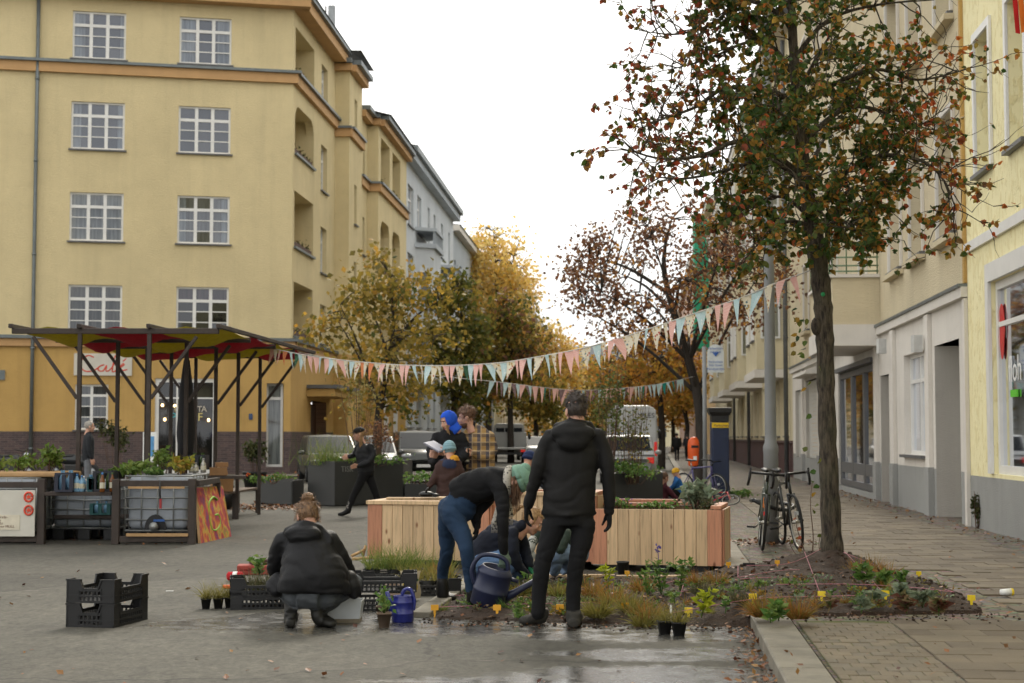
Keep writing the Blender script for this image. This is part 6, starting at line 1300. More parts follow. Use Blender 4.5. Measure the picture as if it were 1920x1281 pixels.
for u, v, h, n, s, m, lab, st in [(1315, 1158, .2, 44, .08, LIME, 'bright lime-yellow spiky plant at the front edge of the bed', 3), (1140, 1105, .24, 40, .07, LIME, 'lime-green upright plant in the back of the bed', 3), (1240, 1115, .34, 90, .055, HERB, 'tall green herb with violet flower spike in front of the planter', 7), (1275, 1110, .3, 80, .055, HERB, 'green herb beside the tall violet one', 6), (1215, 1120, .24, 60, .05, HERB, 'low green herb behind the lime plant', 5), (1460, 1163, .13, 60, .075, HERB, 'fresh green leafy plant at the front edge', 5), (1445, 1168, .09, 30, .06, HERB, 'small green leafy plant by the kerb end marker', 4), (1360, 1150, .12, 22, .05, HERB, 'thin green seedling beside the lime-yellow plant', 2), (1620, 1092, .16, 70, .08, HERB, 'green strappy plant behind the trunk', 6), (1655, 1105, .14, 60, .08, HERB, 'green plant on the pavement side of the bed', 5), (1690, 1098, .12, 40, .07, HERB, 'small green plant near the lone marker', 4), (1555, 1145, .1, 30, .07, PLUM, 'purple-green leafy plant under the tree', 4), (1615, 1150, .11, 44, .075, GREY, 'silver-green leafy plant beside the eighth marker', 5), (1640, 1135, .12, 40, .08, GREY, 'silver-green plant inside the outer part of the bed', 5), (1700, 1150, .14, 60, .085, PLUM, 'plum-leaved plant near the outer corner', 6), (1730, 1140, .13, 60, .085, GREY, 'grey-leaved plant near the outer corner', 6), (1760, 1155, .12, 60, .085, PLUM, 'dark reddish plant at the outer corner', 5), (1690, 1125, .12, 40, .08, GREY, 'pale-leaved plant behind the plum plant', 5), (970, 1155, .1, 34, .05, HERB, 'small green plant between the boots and the can', 4), (1000, 1150, .09, 30, .05, HERB, 'small green plant left of the standing man', 4), (910, 1140, .08, 24, .05, HERB, 'small green seedling near the bed corner', 3), (1265, 1135, .1, 20, .06, HERB, 'green seedling in the middle of the bed', 3), (1420, 1105, .08, 20, .06, HERB, 'tiny green plant at the back of the bed', 3), (1590, 1068, .09, 24, .06, HERB, 'green weed at the trunk foot', 3)]:
    herb(bzz(u, v), h, n, s, m, lab, rg, .5, st)
vp = bzz(1240, 1113); MB().tube([vp, vp+V(0, 0, .4)], .004, 5); 
fl_ = MB(); [leaf(fl_, vp+V(rg.gauss(-.03, .01), rg.gauss(0, .01), .37+rg.random()*.05), .03, rg) for _ in range(14)]; fl_.tube([vp, vp+V(-.03, 0, .4)], .003, 4); o = fl_.build('violet_flower', leafmat('violet', [(60, 50, 120), (80, 70, 150)], .3)); tag(o, 'small violet flower spike standing above the herbs', 'flower')
wd = [(rg.uniform(830, 1780), rg.uniform(1095, 1162)) for _ in range(70)]
wq_ = MB()
for u, v in wd:
    b = bzz(u, v)
    if inside(b.x, b.y):
        mi_ = rg.randrange(4)
        for _ in range(26): a = rg.uniform(0, 6.28); tl_ = rg.uniform(.1, 1.2); blade(wq_, b+V(rg.gauss(0, .02), rg.gauss(0, .02), 0), V(math.cos(a)*tl_, math.sin(a)*tl_, 1).normalized(), rg.uniform(.05, .14), .005, rg.uniform(.3, 1.6), rg, mi_)
gc = MB()
for _ in range(190):
    b = bzz(rg.uniform(860, 1790), rg.uniform(1088, 1164))
    if inside(b.x, b.y) and (b.xy-TB.xy).length > .45:
        mi_ = rg.choice((0, 0, 1, 2, 3)); r_ = rg.uniform(.03, .08)
        for _ in range(rg.randrange(9, 22)): a = rg.uniform(0, 6.28); leaf(gc, b+V(math.cos(a)*r_*rg.random(), math.sin(a)*r_*rg.random(), rg.uniform(.0, .05)), rg.uniform(.025, .05), rg, mi_, V(math.cos(a), math.sin(a), rg.uniform(.1, .9)))
tag(gc.build('ground_cover', [HERB, GREY, PLUM, YG_]), 'low mixed ground cover seedlings between the larger plants', 'ground cover', kind='stuff')
tag(wq_.build('weeds', [GRS['green'], GRS['olive'], GRS['rust'], HERB]), 'small weeds sprouting all over the soil of the bed', 'weeds', kind='stuff')
# bare whips beside the trunk
for i, (u0, v0, u1, v1, lab) in enumerate([(1512, 1080, 1492, 960, 'thin bare whip with a few red leaves beside the bicycle'), (1520, 1080, 1523, 905, 'straight bare whip between bicycle and trunk'), (1505, 1075, 1480, 1010, 'short leaning bare twig beside the trunk'), (1532, 1078, 1540, 1000, 'short bare twig close to the trunk')]):
    a = G(u0, v0); e = P(u1, v1, a.y+.1); t = thing('young_shoot', V(a.x, a.y, PZ), lab, 'shoot'); MB().tube(curve([V(a.x, a.y, PZ), a.lerp(e, .4)+V(.02, 0, 0), a.lerp(e, .75)-V(.015, 0, 0), e], 4), [.008*(1-.7*k/12) for k in range(13)], 5).build('stem', TWG, t)
    q = MB(); [roundleaf(q, a.lerp(e, rg.uniform(.3, 1))+rdir(rg)*.02, V(0, 0, -1), .05, rg, 0) for _ in range(7 if i == 0 else 3)]; q.build('leaves', LM[1] if i == 0 else LM[0], t)
# ------------------------------------------------------------------ pots, cans, crates
POT = mat('pot_black', lin(34, 33, 32), .6, .15, 8); POTB = mat('pot_brown', lin(112, 94, 78), .75, .15, 8)
def pot(u, v, h, r, label, plant=None, m=None, square=True, group='plant pots on the ground', tilt=0.0, z=0.0, seed=1):
    b = G(u, v, z); t = thing('plant_pot', b, label, 'plant pot', group, rnd.uniform(-.3, .3)); t.rotation_euler.x = tilt; n = 4 if square else 16; k = 1.35 if square else 1
    MB().lathe((0, 0, 0), [(r*.72*k, 0), (r*k, h*.9), (r*1.08*k, h*.9), (r*1.08*k, h), (r*.98*k, h), (r*.95*k, h*.86)], n, M=Matrix.Rotation(R(45), 3, 'Z') if square else None).build('pot', m or POT, t, local=True)
    MB().lathe((0, 0, h*.84), [(r*.94*k, 0), (r*.3*k, .012)], n, M=Matrix.Rotation(R(45), 3, 'Z') if square else None).build('soil', SOIL, t, local=True)
    rg = random.Random(seed)
    if plant == 'grass':
        q = MB()
        for _ in range(130): a = rg.uniform(0, 6.28); tl = rg.uniform(.1, 1.0); blade(q, V(rg.gauss(0, r*.4), rg.gauss(0, r*.4), h*.86), V(math.cos(a)*tl, math.sin(a)*tl, 1).normalized(), rg.uniform(.1, .22), .0025, rg.uniform(.4, 1.8), rg)
        q.build('grass', GRS['olive'], t, local=True)
    elif plant:
        q = MB(); [leaf(q, V(rg.gauss(0, r*.7), rg.gauss(0, r*.7), h+rg.uniform(0, .14)), rg.uniform(.04, .075), rg) for _ in range(26)]; tag(q.build('leaves', plant, t, local=True), kind='stuff')
        st = MB(); [st.tube([V(0, 0, h*.8), V(rg.gauss(0, r*.6), rg.gauss(0, r*.6), h+.12)], .003, 4) for _ in range(5)]; st.build('stem', HERB, t, local=True)
    return t
for i, (u, v) in enumerate(((386, 1142), (409, 1141), (430, 1140))): pot(u, v, .09, .043, ('leftmost', 'middle', 'rightmost')[i]+' of three small black pots with wispy grass', 'grass', seed=i)
pot(1246, 1189, .1, .05, 'black pot with grass and white label in front of the bed', 'grass', seed=7); pot(1273, 1192, .1, .05, 'black pot with grass, the nearer of two at the bed front', 'grass', seed=9)
lbm = MB().box(G(1257, 1175)+V(0, -.05, .12), (.016, .002, .1)).build('plant_label', FLW); tag(lbm, 'white plant label stuck in the black pot', 'label')
pot(720, 1176, .11, .055, 'brown square pot with a seedling, nearest the camera', HERB, POTB, seed=3); pot(717, 1160, .1, .05, 'brown pot half hidden behind the nearest brown pot', HERB, POTB, seed=4); pot(737, 1128, .15, .06, 'brown pot standing behind the blue watering can', None, POTB); pot(737, 1143, .13, .055, 'brown pot tucked beside the blue watering can', None, POTB)
pot(1168, 1084, .17, .062, 'tall black round pot in front of the herb planter', None, None, False); pot(990, 1128, .12, .055, 'black pot standing in the bed under the can spout', HERB, seed=12); pot(1404, 1072, .1, .06, 'small black pot tipped over on the pavement', None, None, True, tilt=1.2, z=PZ)
pot(948, 934, .07, .04, 'tiny black pot with a strappy plant on the planter rim', None); bpy.data.objects[-1] if False else None
CRB = mat('harvest_crate_black', lin(24, 24, 25), .42, .12, 12)
def crate(c, rz, label, h=.2, L=.6, W=.4, hole=True):
    t = thing('harvest_crate', c, label, 'crate', 'black harvest crates', rz); q = MB()
    def side_(ax, sgn, ln, of):
        def bx(a, z0, z1, w, th=.012, o=0):
            p = (a, sgn*(of-o), (z0+z1)/2) if ax else (sgn*(of-o), a, (z0+z1)/2); s_ = (w, th, z1-z0) if ax else (th, w, z1-z0); q.box(p, s_)
        hi = h*.62; bx(0, 0, .02, ln); bx(0, hi-.022, hi, ln-.2, .018); bx(0, h*.3-.006, h*.3+.006, ln-.02, .016)
        n = int((ln-.2)/.036)
        for i in range(n+1):
            a = -(ln-.2)/2+(ln-.2)*i/n; bx(a, .02, hi-.02, .014, .01)
        for k in range(2): bx(0, .045+k*.042, .057+k*.042, ln-.2, .009)
        for sg in (-1, 1):
            a0 = sg*(ln/2-.055); bx(a0, .0, h, .11, .012, .001); q.bar((sg*(ln/2-.13), sgn*of, hi-.01) if ax else (sgn*of, sg*(ln/2-.13), hi-.01), (sg*(ln/2-.1), sgn*of, h-.005) if ax else (sgn*of, sg*(ln/2-.1), h-.005), .012, .03)
            bx(a0, h-.012, h, .115, .022)
    for sgn in (-1, 1): side_(True, sgn, L, W/2-.008); side_(False, sgn, W-.02, L/2-.008)
    q.build('frame', CRB, t, local=True); b = MB()
    for i in range(14): b.box((-L/2+.03+(L-.06)*i/13, 0, .01), (.016, W-.03, .012))
    for i in range(9): b.box((0, -W/2+.03+(W-.06)*i/8, .013), (L-.03, .012, .01))
    b.build('base_grid', CRB, t, local=True); return t
n0 = G(214, 1178); cr_rz = math.atan2(12.74-12.07, -2.86+3.0)-math.pi/2+R(90); Mc = Matrix.Rotation(cr_rz, 3, 'Z'); cc = n0+Mc@V(.3, .2, 0)
crate(V(cc.x, cc.y, 0), cr_rz, 'lower of the two black harvest crates stacked on the open asphalt', .18); crate(V(cc.x, cc.y, .183), cr_rz, 'upper of the two black harvest crates stacked on the open asphalt', .18)
GT = mat('green_tape', lin(60, 180, 90), .6)
for z in (.29, .105): o = MB().box(cc+Mc@V(.24, .2, z-.02), (.03, .026, .07), cr_rz).build('tape_strip', GT); tag(o, 'green tape wrapped round the '+('upper' if z > .2 else 'lower')+' stacked crate', 'tape')
for u, v, dr, lab, z in [(492, 1143, 10, 'black crate of seedlings left of the crouching woman', 0), (492, 1143, 10, 'second black crate stacked under the seedlings', .1), (704, 1146, 8, 'black crate right of the crouching woman, at the bottom', 0), (712, 1138, 4, 'black crate on top, right of the crouching woman', .12), (800, 1118, 4, 'black crate with ornamental grass behind the watering can', 0), (735, 1096, 2, 'black crate with grass farthest back, by the wooden planter', 0)]:
    b = G(u, v); crate(V(b.x, b.y+.2, z), R(dr), lab, .13 if v < 1140 and z == 0 and u != 800 else .16)
def cratefill(u, v, z, m, n, L, lab, wx=.25, wy=.15, name='potted_grass'):
    b = G(u, v); t = thing(name, V(b.x, b.y+.2, z), lab, 'plant'); q = MB()
    for _ in range(n): p = V(b.x+rg.uniform(-wx, wx), b.y+.2+rg.uniform(-wy, wy), z); a = rg.uniform(0, 6.28); tl = rg.uniform(.05, .7); blade(q, p, V(math.cos(a)*tl, math.sin(a)*tl, 1).normalized(), L*rg.uniform(.5, 1.1), .004, rg.uniform(.3, 1.5), rg)
    tag(q.build('blades', m, t), kind='stuff')
    for i in range(3): MB().lathe((b.x-wx+.08+i*(wx-.08), b.y+.2, z-.1), [(.05, 0), (.07, .1), (.06, .1)], 10).build('pot', POT, t)
cratefill(505, 1143, .15, GRS['dark'], 420, .22, 'dry brownish seedlings filling the crate left of the crouching woman', .22, .14)
cratefill(800, 1118, .13, GRS['olive'], 260, .2, 'olive grass filling the crate behind the watering can', .24, .12); cratefill(822, 1112, .13, GRS['rust'], 200, .18, 'rust grass at the end of the same crate', .1, .1); cratefill(735, 1092, .12, GRS['green'], 420, .3, 'long green grass in the crate by the wooden planter', .28, .14); cratefill(795, 1086, .02, GRS['green'], 420, .3, 'long green grass on the ground under the planter edge', .28, .1)
herb(G(478, 1118)+V(0, .25, .16), .18, 60, .07, HERB, 'bright green leafy seedling in the crate', rg, .7, 5, None)
# watering cans
def lathe_can(t, m, c, h, r):
    MB().lathe(c, [(r*.95, 0), (r, .01), (r, h*.3), (r*1.02, h*.31), (r*1.02, h*.34), (r, h*.35), (r*.97, h*.72), (r*.99, h*.73), (r*.99, h*.76), (r*.93, h*.78), (r*.84, h*.95), (r*.86, h), (r*.8, h), (r*.78, h*.92)], 28).build('body', m, t)
CANB = mat('can_blue', lin(34, 42, 120), .35, .08, 5, coat=.3); CAND = mat('can_navy', lin(34, 40, 66), .45, .1, 5)
wc = G(755, 1166); t = thing('watering_can', wc, 'royal blue watering can standing on the wet asphalt', 'watering can'); lathe_can(t, CANB, wc, .205, .086)
MB().tube(curve([wc+V(-.01, 0, .19), wc+V(.01, 0, .245), wc+V(.06, 0, .25), wc+V(.09, 0, .17), wc+V(.084, 0, .09)], 5), .014, 10).build('handle', CANB, t); MB().tube([wc+V(-.07, 0, .05), wc+V(-.1, 0, .14), wc+V(-.125, 0, .235)], [.03, .022, .016], 10).build('spout', CANB, t)
WCY = 13.25; wp = P(922, 1098, WCY); t2 = thing('watering_can', wp, 'large navy watering can held by the bending woman', 'watering can'); tl = Matrix.Rotation(R(14), 3, 'Y') @ Matrix.Rotation(R(8), 3, 'X')
hb_, rb_ = .3, .145
MB().lathe(wp, [(rb_*.93, -.17), (rb_, -.16), (rb_*1.0, -.05), (rb_*1.03, -.045), (rb_*1.03, -.03), (rb_, -.025), (rb_*.97, .1), (rb_*.99, .105), (rb_*.99, .12), (rb_*.88, .14), (rb_*.8, .16), (rb_*.72, .16), (rb_*.7, .1)], 30, M=tl).build('body', CAND, t2)
MB().tube(curve([wp+tl@V(-.14, 0, -.02), wp+tl@V(-.19, 0, .09), wp+tl@V(-.15, 0, .215), wp+tl@V(-.03, 0, .25), wp+tl@V(.07, 0, .225), wp+tl@V(.11, 0, .12)], 6), .019, 12).build('handle', CAND, t2)
MB().tube([wp+tl@V(.1, 0, -.1), wp+tl@V(.2, 0, -.01), wp+tl@V(.37, 0, .16)], [.05, .03, .021], 14).build('spout', CAND, t2); MB().tube([wp+tl@V(.12, 0, .09), wp+tl@V(.2, 0, .085)], [.018, .018], 10).build('spout_brace', CAND, t2)
# bin, seed bag, yarn, tools
bn_ = G(645, 1165); t = thing('plastic_tub', bn_, 'milky white plastic tub beside the crouching woman', 'tub'); rz_ = R(-4); MW = mat('milky_plastic', lin(190, 194, 196), .4, .08, 5)
b = MB()
for z0, z1, k0, k1, w in ((0, .16, .86, 1.0, 0),): 
    for sx, sy in ((1, 0), (-1, 0), (0, 1), (0, -1)):
        W2, D2 = .15, .12; c4 = [(-1, -1), (1, -1), (1, 1), (-1, 1)]
    ring0 = [bn_+V(x*.13, y*.1, .004) for x, y in c4]; ring1 = [bn_+V(x*.15, y*.12, .17) for x, y in c4]; ring2 = [bn_+V(x*.145, y*.115, .17) for x, y in c4]; ring3 = [bn_+V(x*.126, y*.096, .014) for x, y in c4]
b.add(ring0+ring1+ring2+ring3, [(k*4+j, k*4+(j+1) % 4, k*4+4+(j+1) % 4, k*4+4+j) for k in range(3) for j in range(4)]+[(0, 3, 2, 1), (12, 13, 14, 15)]); b.build('tub', MW, t, .008)
MB().box(bn_+V(0, 0, .16), (.32, .26, .018)).build('rim', MW, t, .004) if False else None
MB().prism([bn_+V(x*.133, y*.103, .0) for x, y in c4], (0, 0, .05)).build('muddy_foot', mat('mud', lin(120, 110, 92), .8, .2, 8), t)
sb2 = G(768, 1128); t = thing('seed_bag', sb2+V(0, .1, 0), 'crumpled bag of plant food with yellow and green print', 'bag'); b = MB(); n = 7
for side2 in (-1, 1):
    vs_ = [sb2+V((i/n-.5)*.17*(1+.12*math.sin(j)), .1+side2*(.045*math.sin(math.pi*i/n)*(1-j/n*.85)+.004)+.01*math.sin(i*2+j), .02+.24*j/n) for i in range(n+1) for j in range(n+1)]
    b.add(vs_, [(i*(n+1)+j, (i+1)*(n+1)+j, (i+1)*(n+1)+j+1, i*(n+1)+j+1) for i in range(n) for j in range(n)], 0, True)
b.build('bag', mat('bag_cream', lin(196, 180, 150), .5, .1), t); MB().ell(sb2+V(0, .06, .12), (.07, .008, .06), 14, 8).build('print', mat('print_yellow', lin(216, 186, 60), .5), t); MB().ell(sb2+V(.0, .058, .185), (.075, .006, .025), 14, 8).build('print', mat('print_green', lin(60, 110, 60), .5), t); MB().ell(sb2+V(.01, .052, .1), (.03, .008, .025), 10, 8).build('print', mat('print_orange', lin(206, 120, 50), .5), t)
yn = G(441, 1090); t = thing('yarn_ball', yn, 'red yarn ball with white paper band', 'yarn'); YR = mat('yarn_red', lin(176, 24, 34), .9, .2, 60, .6, 90)
MB().tube([yn+V(-.085, 0, .05), yn+V(-.07, 0, .05), yn+V(-.03, 0, .05), yn+V(.03, 0, .05), yn+V(.07, 0, .05), yn+V(.085, 0, .05)], [.025, .045, .045, .045, .045, .025], 14).build('yarn', YR, t); MB().tube([yn+V(-.022, 0, .05), yn+V(.022, 0, .05)], .047, 16).build('band', FLW, t)
oc = G(432, 1104); t = thing('cutter', oc, 'orange plastic cutter lying on the asphalt', 'tool'); MB().box(oc+V(0, 0, .02), (.15, .05, .035), .1).build('handle', mat('tool_orange', lin(226, 96, 34), .4), t, .012); MB().box(oc+V(-.1, 0, .02), (.06, .03, .012), .1).build('blade', STL, t)
bx_ = G(475, 1078); t = thing('paint_tray', bx_, 'shallow box of paints and red brushes behind the yarn', 'box'); MB().box(bx_+V(0, .1, .05), (.36, .25, .1), .1).build('box', mat('dull_red', lin(150, 60, 50), .7, .3, 20), t, .01); MB().box(bx_+V(.05, .1, .13), (.2, .12, .05), .5).build('brush_block', mat('brush_brown', lin(70, 50, 42), .8), t, .01)
for k in range(9): MB().tube([bx_+V(-.09+k*.018, .0, .1), bx_+V(-.13+k*.02, -.04, .05)], .006, 5).build('bristle', mat('bristle_red', lin(140, 40, 36), .9), t)
for i, (a, b_) in enumerate((((660, 1078), (682, 1058)), ((660, 1085), (742, 1071)))):
    p, q = G(*a)+V(0, 0, .2), G(b_[0], b_[1]+12)+V(0, 0, .22); t = thing('tool_handle', p, ('short ash spade handle with grip behind the crouching woman', 'long ash tool shaft lying across the crates')[i], 'tool'); MB().tube([p, q], .016, 10).build('shaft', WOODP, t)
    if i == 0: MB().tube([q+V(-.01, 0, -.06), q+V(.02, 0, .05)], .015, 10).build('grip', WOODP, t)
gv = atL(.55, .42, .78); t = thing('work_glove', gv, 'pair of black gloves dropped on the loose planter board', 'gloves'); q = MB(); q.ell(gv+V(0, 0, .02), (.09, .06, .035), 12, 8)
for k in range(4): q.tube([gv+V(.05, -.03+k*.02, .02), gv+V(.11, -.04+k*.026, .015), gv+V(.14, -.045+k*.03, .0)], .014, 7)
q.tube([gv+V(0, -.04, .03), gv+V(.0, -.05, .07), gv+V(.03, -.05, .09)], .015, 7); q.build('glove', BLK, t)
lt = G(1885, 1117, PZ); t = thing('paper_cup', lt, 'crushed white cup with yellow lid lying on the pavement', 'litter'); MB().tube([lt+V(-.04, 0, .03), lt+V(.05, .01, .03)], [.024, .032], 12).build('cup', FLW, t); MB().tube([lt+V(.05, .01, .03), lt+V(.07, .012, .03)], [.033, .03], 12).build('lid', MK[0], t)
sc_ = G(318, 1109); o = MB().box(sc_+V(0, 0, .004), (.07, .03, .003), .2).build('paper_scrap', FLW); tag(o, 'white paper scrap on the open asphalt', 'litter')
# ------------------------------------------------------------------ greenery on planters and tanks
def greens(name, label, c, rad, n, s, m, stems=8, extra=None, cat='plant', w=.6, h0=None):
    t = thing(name, V(c[0], c[1], c[2]-rad[2]), label, cat); q = MB(); st = MB(); c = Vector(c)
    for k in range(stems):
        e = c+V(rg.gauss(0, .45)*rad[0], rg.gauss(0, .45)*rad[1], rg.uniform(0, .9)*rad[2]); b = V(c.x+(e.x-c.x)*.4, c.y+(e.y-c.y)*.4, c.z-rad[2]); st.tube(curve([b, b.lerp(e, .5)+rdir(rg)*.03, e], 3), [.007, .006, .005, .005, .004, .004, .003], 4)
        leafclump(q, b.lerp(e, .75), (rad[0]*.45, rad[1]*.45, rad[2]*.4), n//stems, s, rg, 0)
    st.build('stem', TWG, t); tag(q.build('leaves', m, t), kind='stuff')
    if extra:
        f = MB(); [leaf(f, c+V(rg.gauss(0, .5)*rad[0], rg.gauss(0, .5)*rad[1], rg.uniform(-.4, .9)*rad[2]), s*.6, rg) for _ in range(extra[1])]; tag(f.build('flowers', extra[0], t), kind='stuff')
    return t
TOM = leafmat('tomato_leaf', [(96, 124, 50), (116, 140, 60), (80, 106, 44), (134, 150, 76)], .4); YG = leafmat('yellowing_leaf', [(150, 150, 56), (170, 160, 60), (120, 130, 50), (176, 140, 60)], .4)
MB().box((fx(40, 22.6), 22.6, .93), (1.5, .9, .07)).build('planter_rim', WOODP, CF, .02)
for u, v, ru, rv, m, s_, lab, Y in [(30, 868, 55, 22, TOM, .09, 'sprawling tomato plants in the raised bed at the photo edge', 22.6), (95, 858, 26, 28, TOM, .1, 'tall tomato plant in the raised bed near the pergola post', 22.7), (253, 877, 24, 14, TOM, .11, 'broad-leaved green plant on top of the water tank, near the pergola post', 22.4), (305, 862, 26, 26, TOM, .08, 'feathery green plant behind the tank plants', 22.8), (338, 872, 20, 22, YG, .09, 'yellowing leafy plant on top of the water tank', 22.5), (287, 884, 14, 9, HERB, .07, 'low herb in front on the water tank', 22.2)]:
    c = P(u, v, Y); greens('potted_plant', lab, c, (px(ru, Y), .35, px(rv, Y)), 170, s_, m, 10)
EVG = leafmat('evergreen_leaf', [(58, 66, 34), (72, 80, 40), (48, 56, 30), (84, 84, 46)], .35)
for u, v, ru, rv, Y, lab in [(215, 822, 26, 48, 46, 'loose green shrub in a pot beside the cafe window'), (478, 850, 22, 36, 44, 'dark green potted shrub near the shop corner')]:
    c = P(u, v, Y); greens('potted_shrub', lab, c, (px(ru, Y), .5, px(rv, Y)), 420, .13, EVG, 14); b = gp(u, Y); MB().lathe(b, [(.25, 0), (.34, .5), (.36, .5), (.33, .45)], 16).build('tub', POT, bpy.data.objects[[o.name for o in bpy.data.objects if o.name.startswith('potted_shrub')][-1]])
c = P(655, 835, 34.2); gt = thing('ornamental_grass', c, 'tall arching grass in the large graphite planter', 'grass'); q = MB()
for _ in range(420): p = V(c.x+rg.gauss(-.3, .3), c.y+rg.gauss(0, .2), .85); a = rg.uniform(0, 6.28); tl_ = rg.uniform(.05, .8); blade(q, p, V(math.cos(a)*tl_, math.sin(a)*tl_, 1).normalized(), rg.uniform(.3, .85), .006, rg.uniform(.4, 1.6), rg)
tag(q.build('blades', GRS['green'], gt), kind='stuff')
greens('planter_greenery', 'mixed low greenery in the large graphite planter', P(690, 862, 34.2), (1.0, .4, .14), 260, .1, HERB, 14); greens('planter_shrub', 'reddish brown bare shrub behind the walking woman', P(713, 815, 34.4), (.42, .35, .5), 420, .06, BRN, 26); greens('planter_greenery', 'low greenery in the planter behind the child', P(792, 896, 33.6), (.5, .3, .14), 160, .09, HERB, 10); greens('planter_greenery', 'low flowers in the planter behind the bench', P(498, 897, 33.2), (.6, .3, .12), 170, .08, HERB, 10, (leafmat('orange_petal', [(230, 120, 30), (220, 90, 30)], .3), 26))
wf = greens('wild_flowers', 'tall airy wild flowers in the planter left of the parking meter', P(1182, 815, 31.2), (.5, .5, .95), 330, .07, leafmat('airy_leaf', [(90, 100, 54), (110, 112, 62), (76, 84, 46), (130, 120, 70)], .4), 34, (YFL, 70)); greens('wild_flowers', 'dense lower greenery of the wild flower planter', P(1185, 880, 31), (.5, .4, .3), 420, .08, HERB, 16, (YFL, 30))
greens('wild_flowers', 'tall thin stems with sparse leaves rising beside the standing man', P(1140, 760, 30.6), (.35, .4, 1.15), 420, .08, leafmat('stem_leaf', [(96, 110, 56), (120, 120, 64), (80, 96, 48)], .4), 22)
greens('herb_clump', 'leafy grey-green kale in the herb planter', atR(LR*.78, .45, .82), (.2, .2, .17), 230, .1, GREY, 14, w=.5); greens('herb_clump', 'low green creeping herb in the herb planter', atR(LR*.45, .4, .7), (.25, .2, .05), 140, .05, HERB, 10); greens('herb_clump', 'purple-flowered herb at the herb planter edge', atR(LR*.2, .35, .72), (.14, .14, .08), 90, .05, HERB, 8, (leafmat('mauve_petal', [(150, 90, 170), (130, 80, 150)], .3), 14)); greens('herb_clump', 'trailing rosemary at the kerb corner of the herb planter', atR(LR*.88, .2, .7), (.16, .12, .08), 220, .035, EVG, 10)
tuft(P(948, 930, 18.3), 14, .2, .012, GREY, 'strappy grey leaves of the tiny pot on the planter rim', rg, .9, .02, None, 'strappy_plant', 'plant')
greens('crate_plants', 'tray of young green plants on the pavement behind the parking meter', P(1385, 925, 36), (.45, .3, .12), 220, .08, HERB, 12); greens('wall_weed', 'weed growing at the foot of the yellow house wall', G(1832, 990, PZ)+V(0, 0, .3), (.14, .12, .3), 160, .07, EVG, 9)
# birch-like young tree left of the left street tree
greens('young_birch', 'thin young birch with sparse pale leaves by the house door', P(672, 745, 42), (.55, .5, 1.25), 260, .09, leafmat('birch_leaf', [(150, 140, 80), (130, 120, 66), (170, 156, 100)], .4), 22, cat='tree')
# poster stand near the cafe
pb = gp(281, 40); t = thing('poster_stand', pb, 'white poster stand with blue sheet in front of the cafe', 'poster stand'); MB().box(pb+V(0, 0, 1.2), (.34, .03, .75)).build('board', FLW, t, .006); MB().box(pb+V(.02, -.02, 1.22), (.18, .01, .5)).build('blue_sheet', mat('poster_blue', lin(90, 150, 200), .6), t)
for x in (-.14, .14): MB().tube([pb+V(x, 0, .85), pb+V(x*1.4, .1, 0)], .018, 6).build('leg', IRON, t)
# ------------------------------------------------------------------ fallen leaves
FALL = leafmat('fallen_leaf', [(128, 76, 42), (150, 100, 56), (104, 58, 38), (166, 124, 70), (86, 52, 38)], .15)
fl2 = MB()
def drop(x, y, z, s): 
    d = V(rg.uniform(-1, 1), rg.uniform(-1, 1), rg.uniform(-.05, .25)); p = V(x, y, z+.006); d.normalize(); a, b = basis(d, V(rg.gauss(0, .25), rg.gauss(0, .25), 1)); a, b = b, a
    fl2.add([p, p+d*s*.4+a*s*.35+V(0, 0, s*.12), p+d*s+V(0, 0, s*.15), p+d*s*.4-a*s*.35+V(0, 0, s*.1)], [(0, 1, 2, 3)])
for _ in range(420): y = 9+rg.random()**2*40; x = rg.uniform(-.4, .33)*y; kx = .69+.0915*y; drop(x, y, PZ+.012 if x > kx else 0, rg.uniform(.025, .07))
for _ in range(230): y = rg.uniform(9, 12.2); drop(.69+.0915*y-abs(rg.gauss(0, .12)), y, 0, rg.uniform(.02, .06))
for _ in range(500): y = rg.uniform(17, 45); drop(4.97+.085*y-abs(rg.gauss(0, .3))-.05, y, PZ, rg.uniform(.03, .08))
for _ in range(260): a = rg.uniform(0, 6.28); r_ = abs(rg.gauss(0, .3))+.15; drop(lb_.x+math.cos(a)*r_*1.3, lb_.y+math.sin(a)*r_, PZ+.005, rg.uniform(.03, .08))
for _ in range(900): x, y = rg.uniform(-.6, 3.9), rg.uniform(12.2, 17.3); inside(x, y) and drop(x, y, soilz(x, y)+.003, rg.uniform(.02, .055))
for _ in range(900): u, v = rg.gauss(190, 35), rg.gauss(988, 8); b = G(u, v); drop(b.x, b.y, 0, rg.uniform(.04, .09))
for _ in range(700): b = G(rg.uniform(430, 600), rg.gauss(952, 3)); drop(b.x, b.y, 0, rg.uniform(.05, .1))
for _ in range(500): b = G(rg.uniform(0, 570), rg.gauss(884, 6)); drop(b.x, b.y, .1 if b.y > 53 else 0, rg.uniform(.08, .16))
for _ in range(350): x = rg.uniform(-.7, 3.6); y = 12.3+rg.gauss(0, .12); drop(x, y, .003 if x < 1.75 else PZ, rg.uniform(.01, .035))
tag(fl2.build('fallen_leaves', FALL), 'brown fallen leaves scattered over asphalt, pavement and bed', 'leaves', kind='stuff')
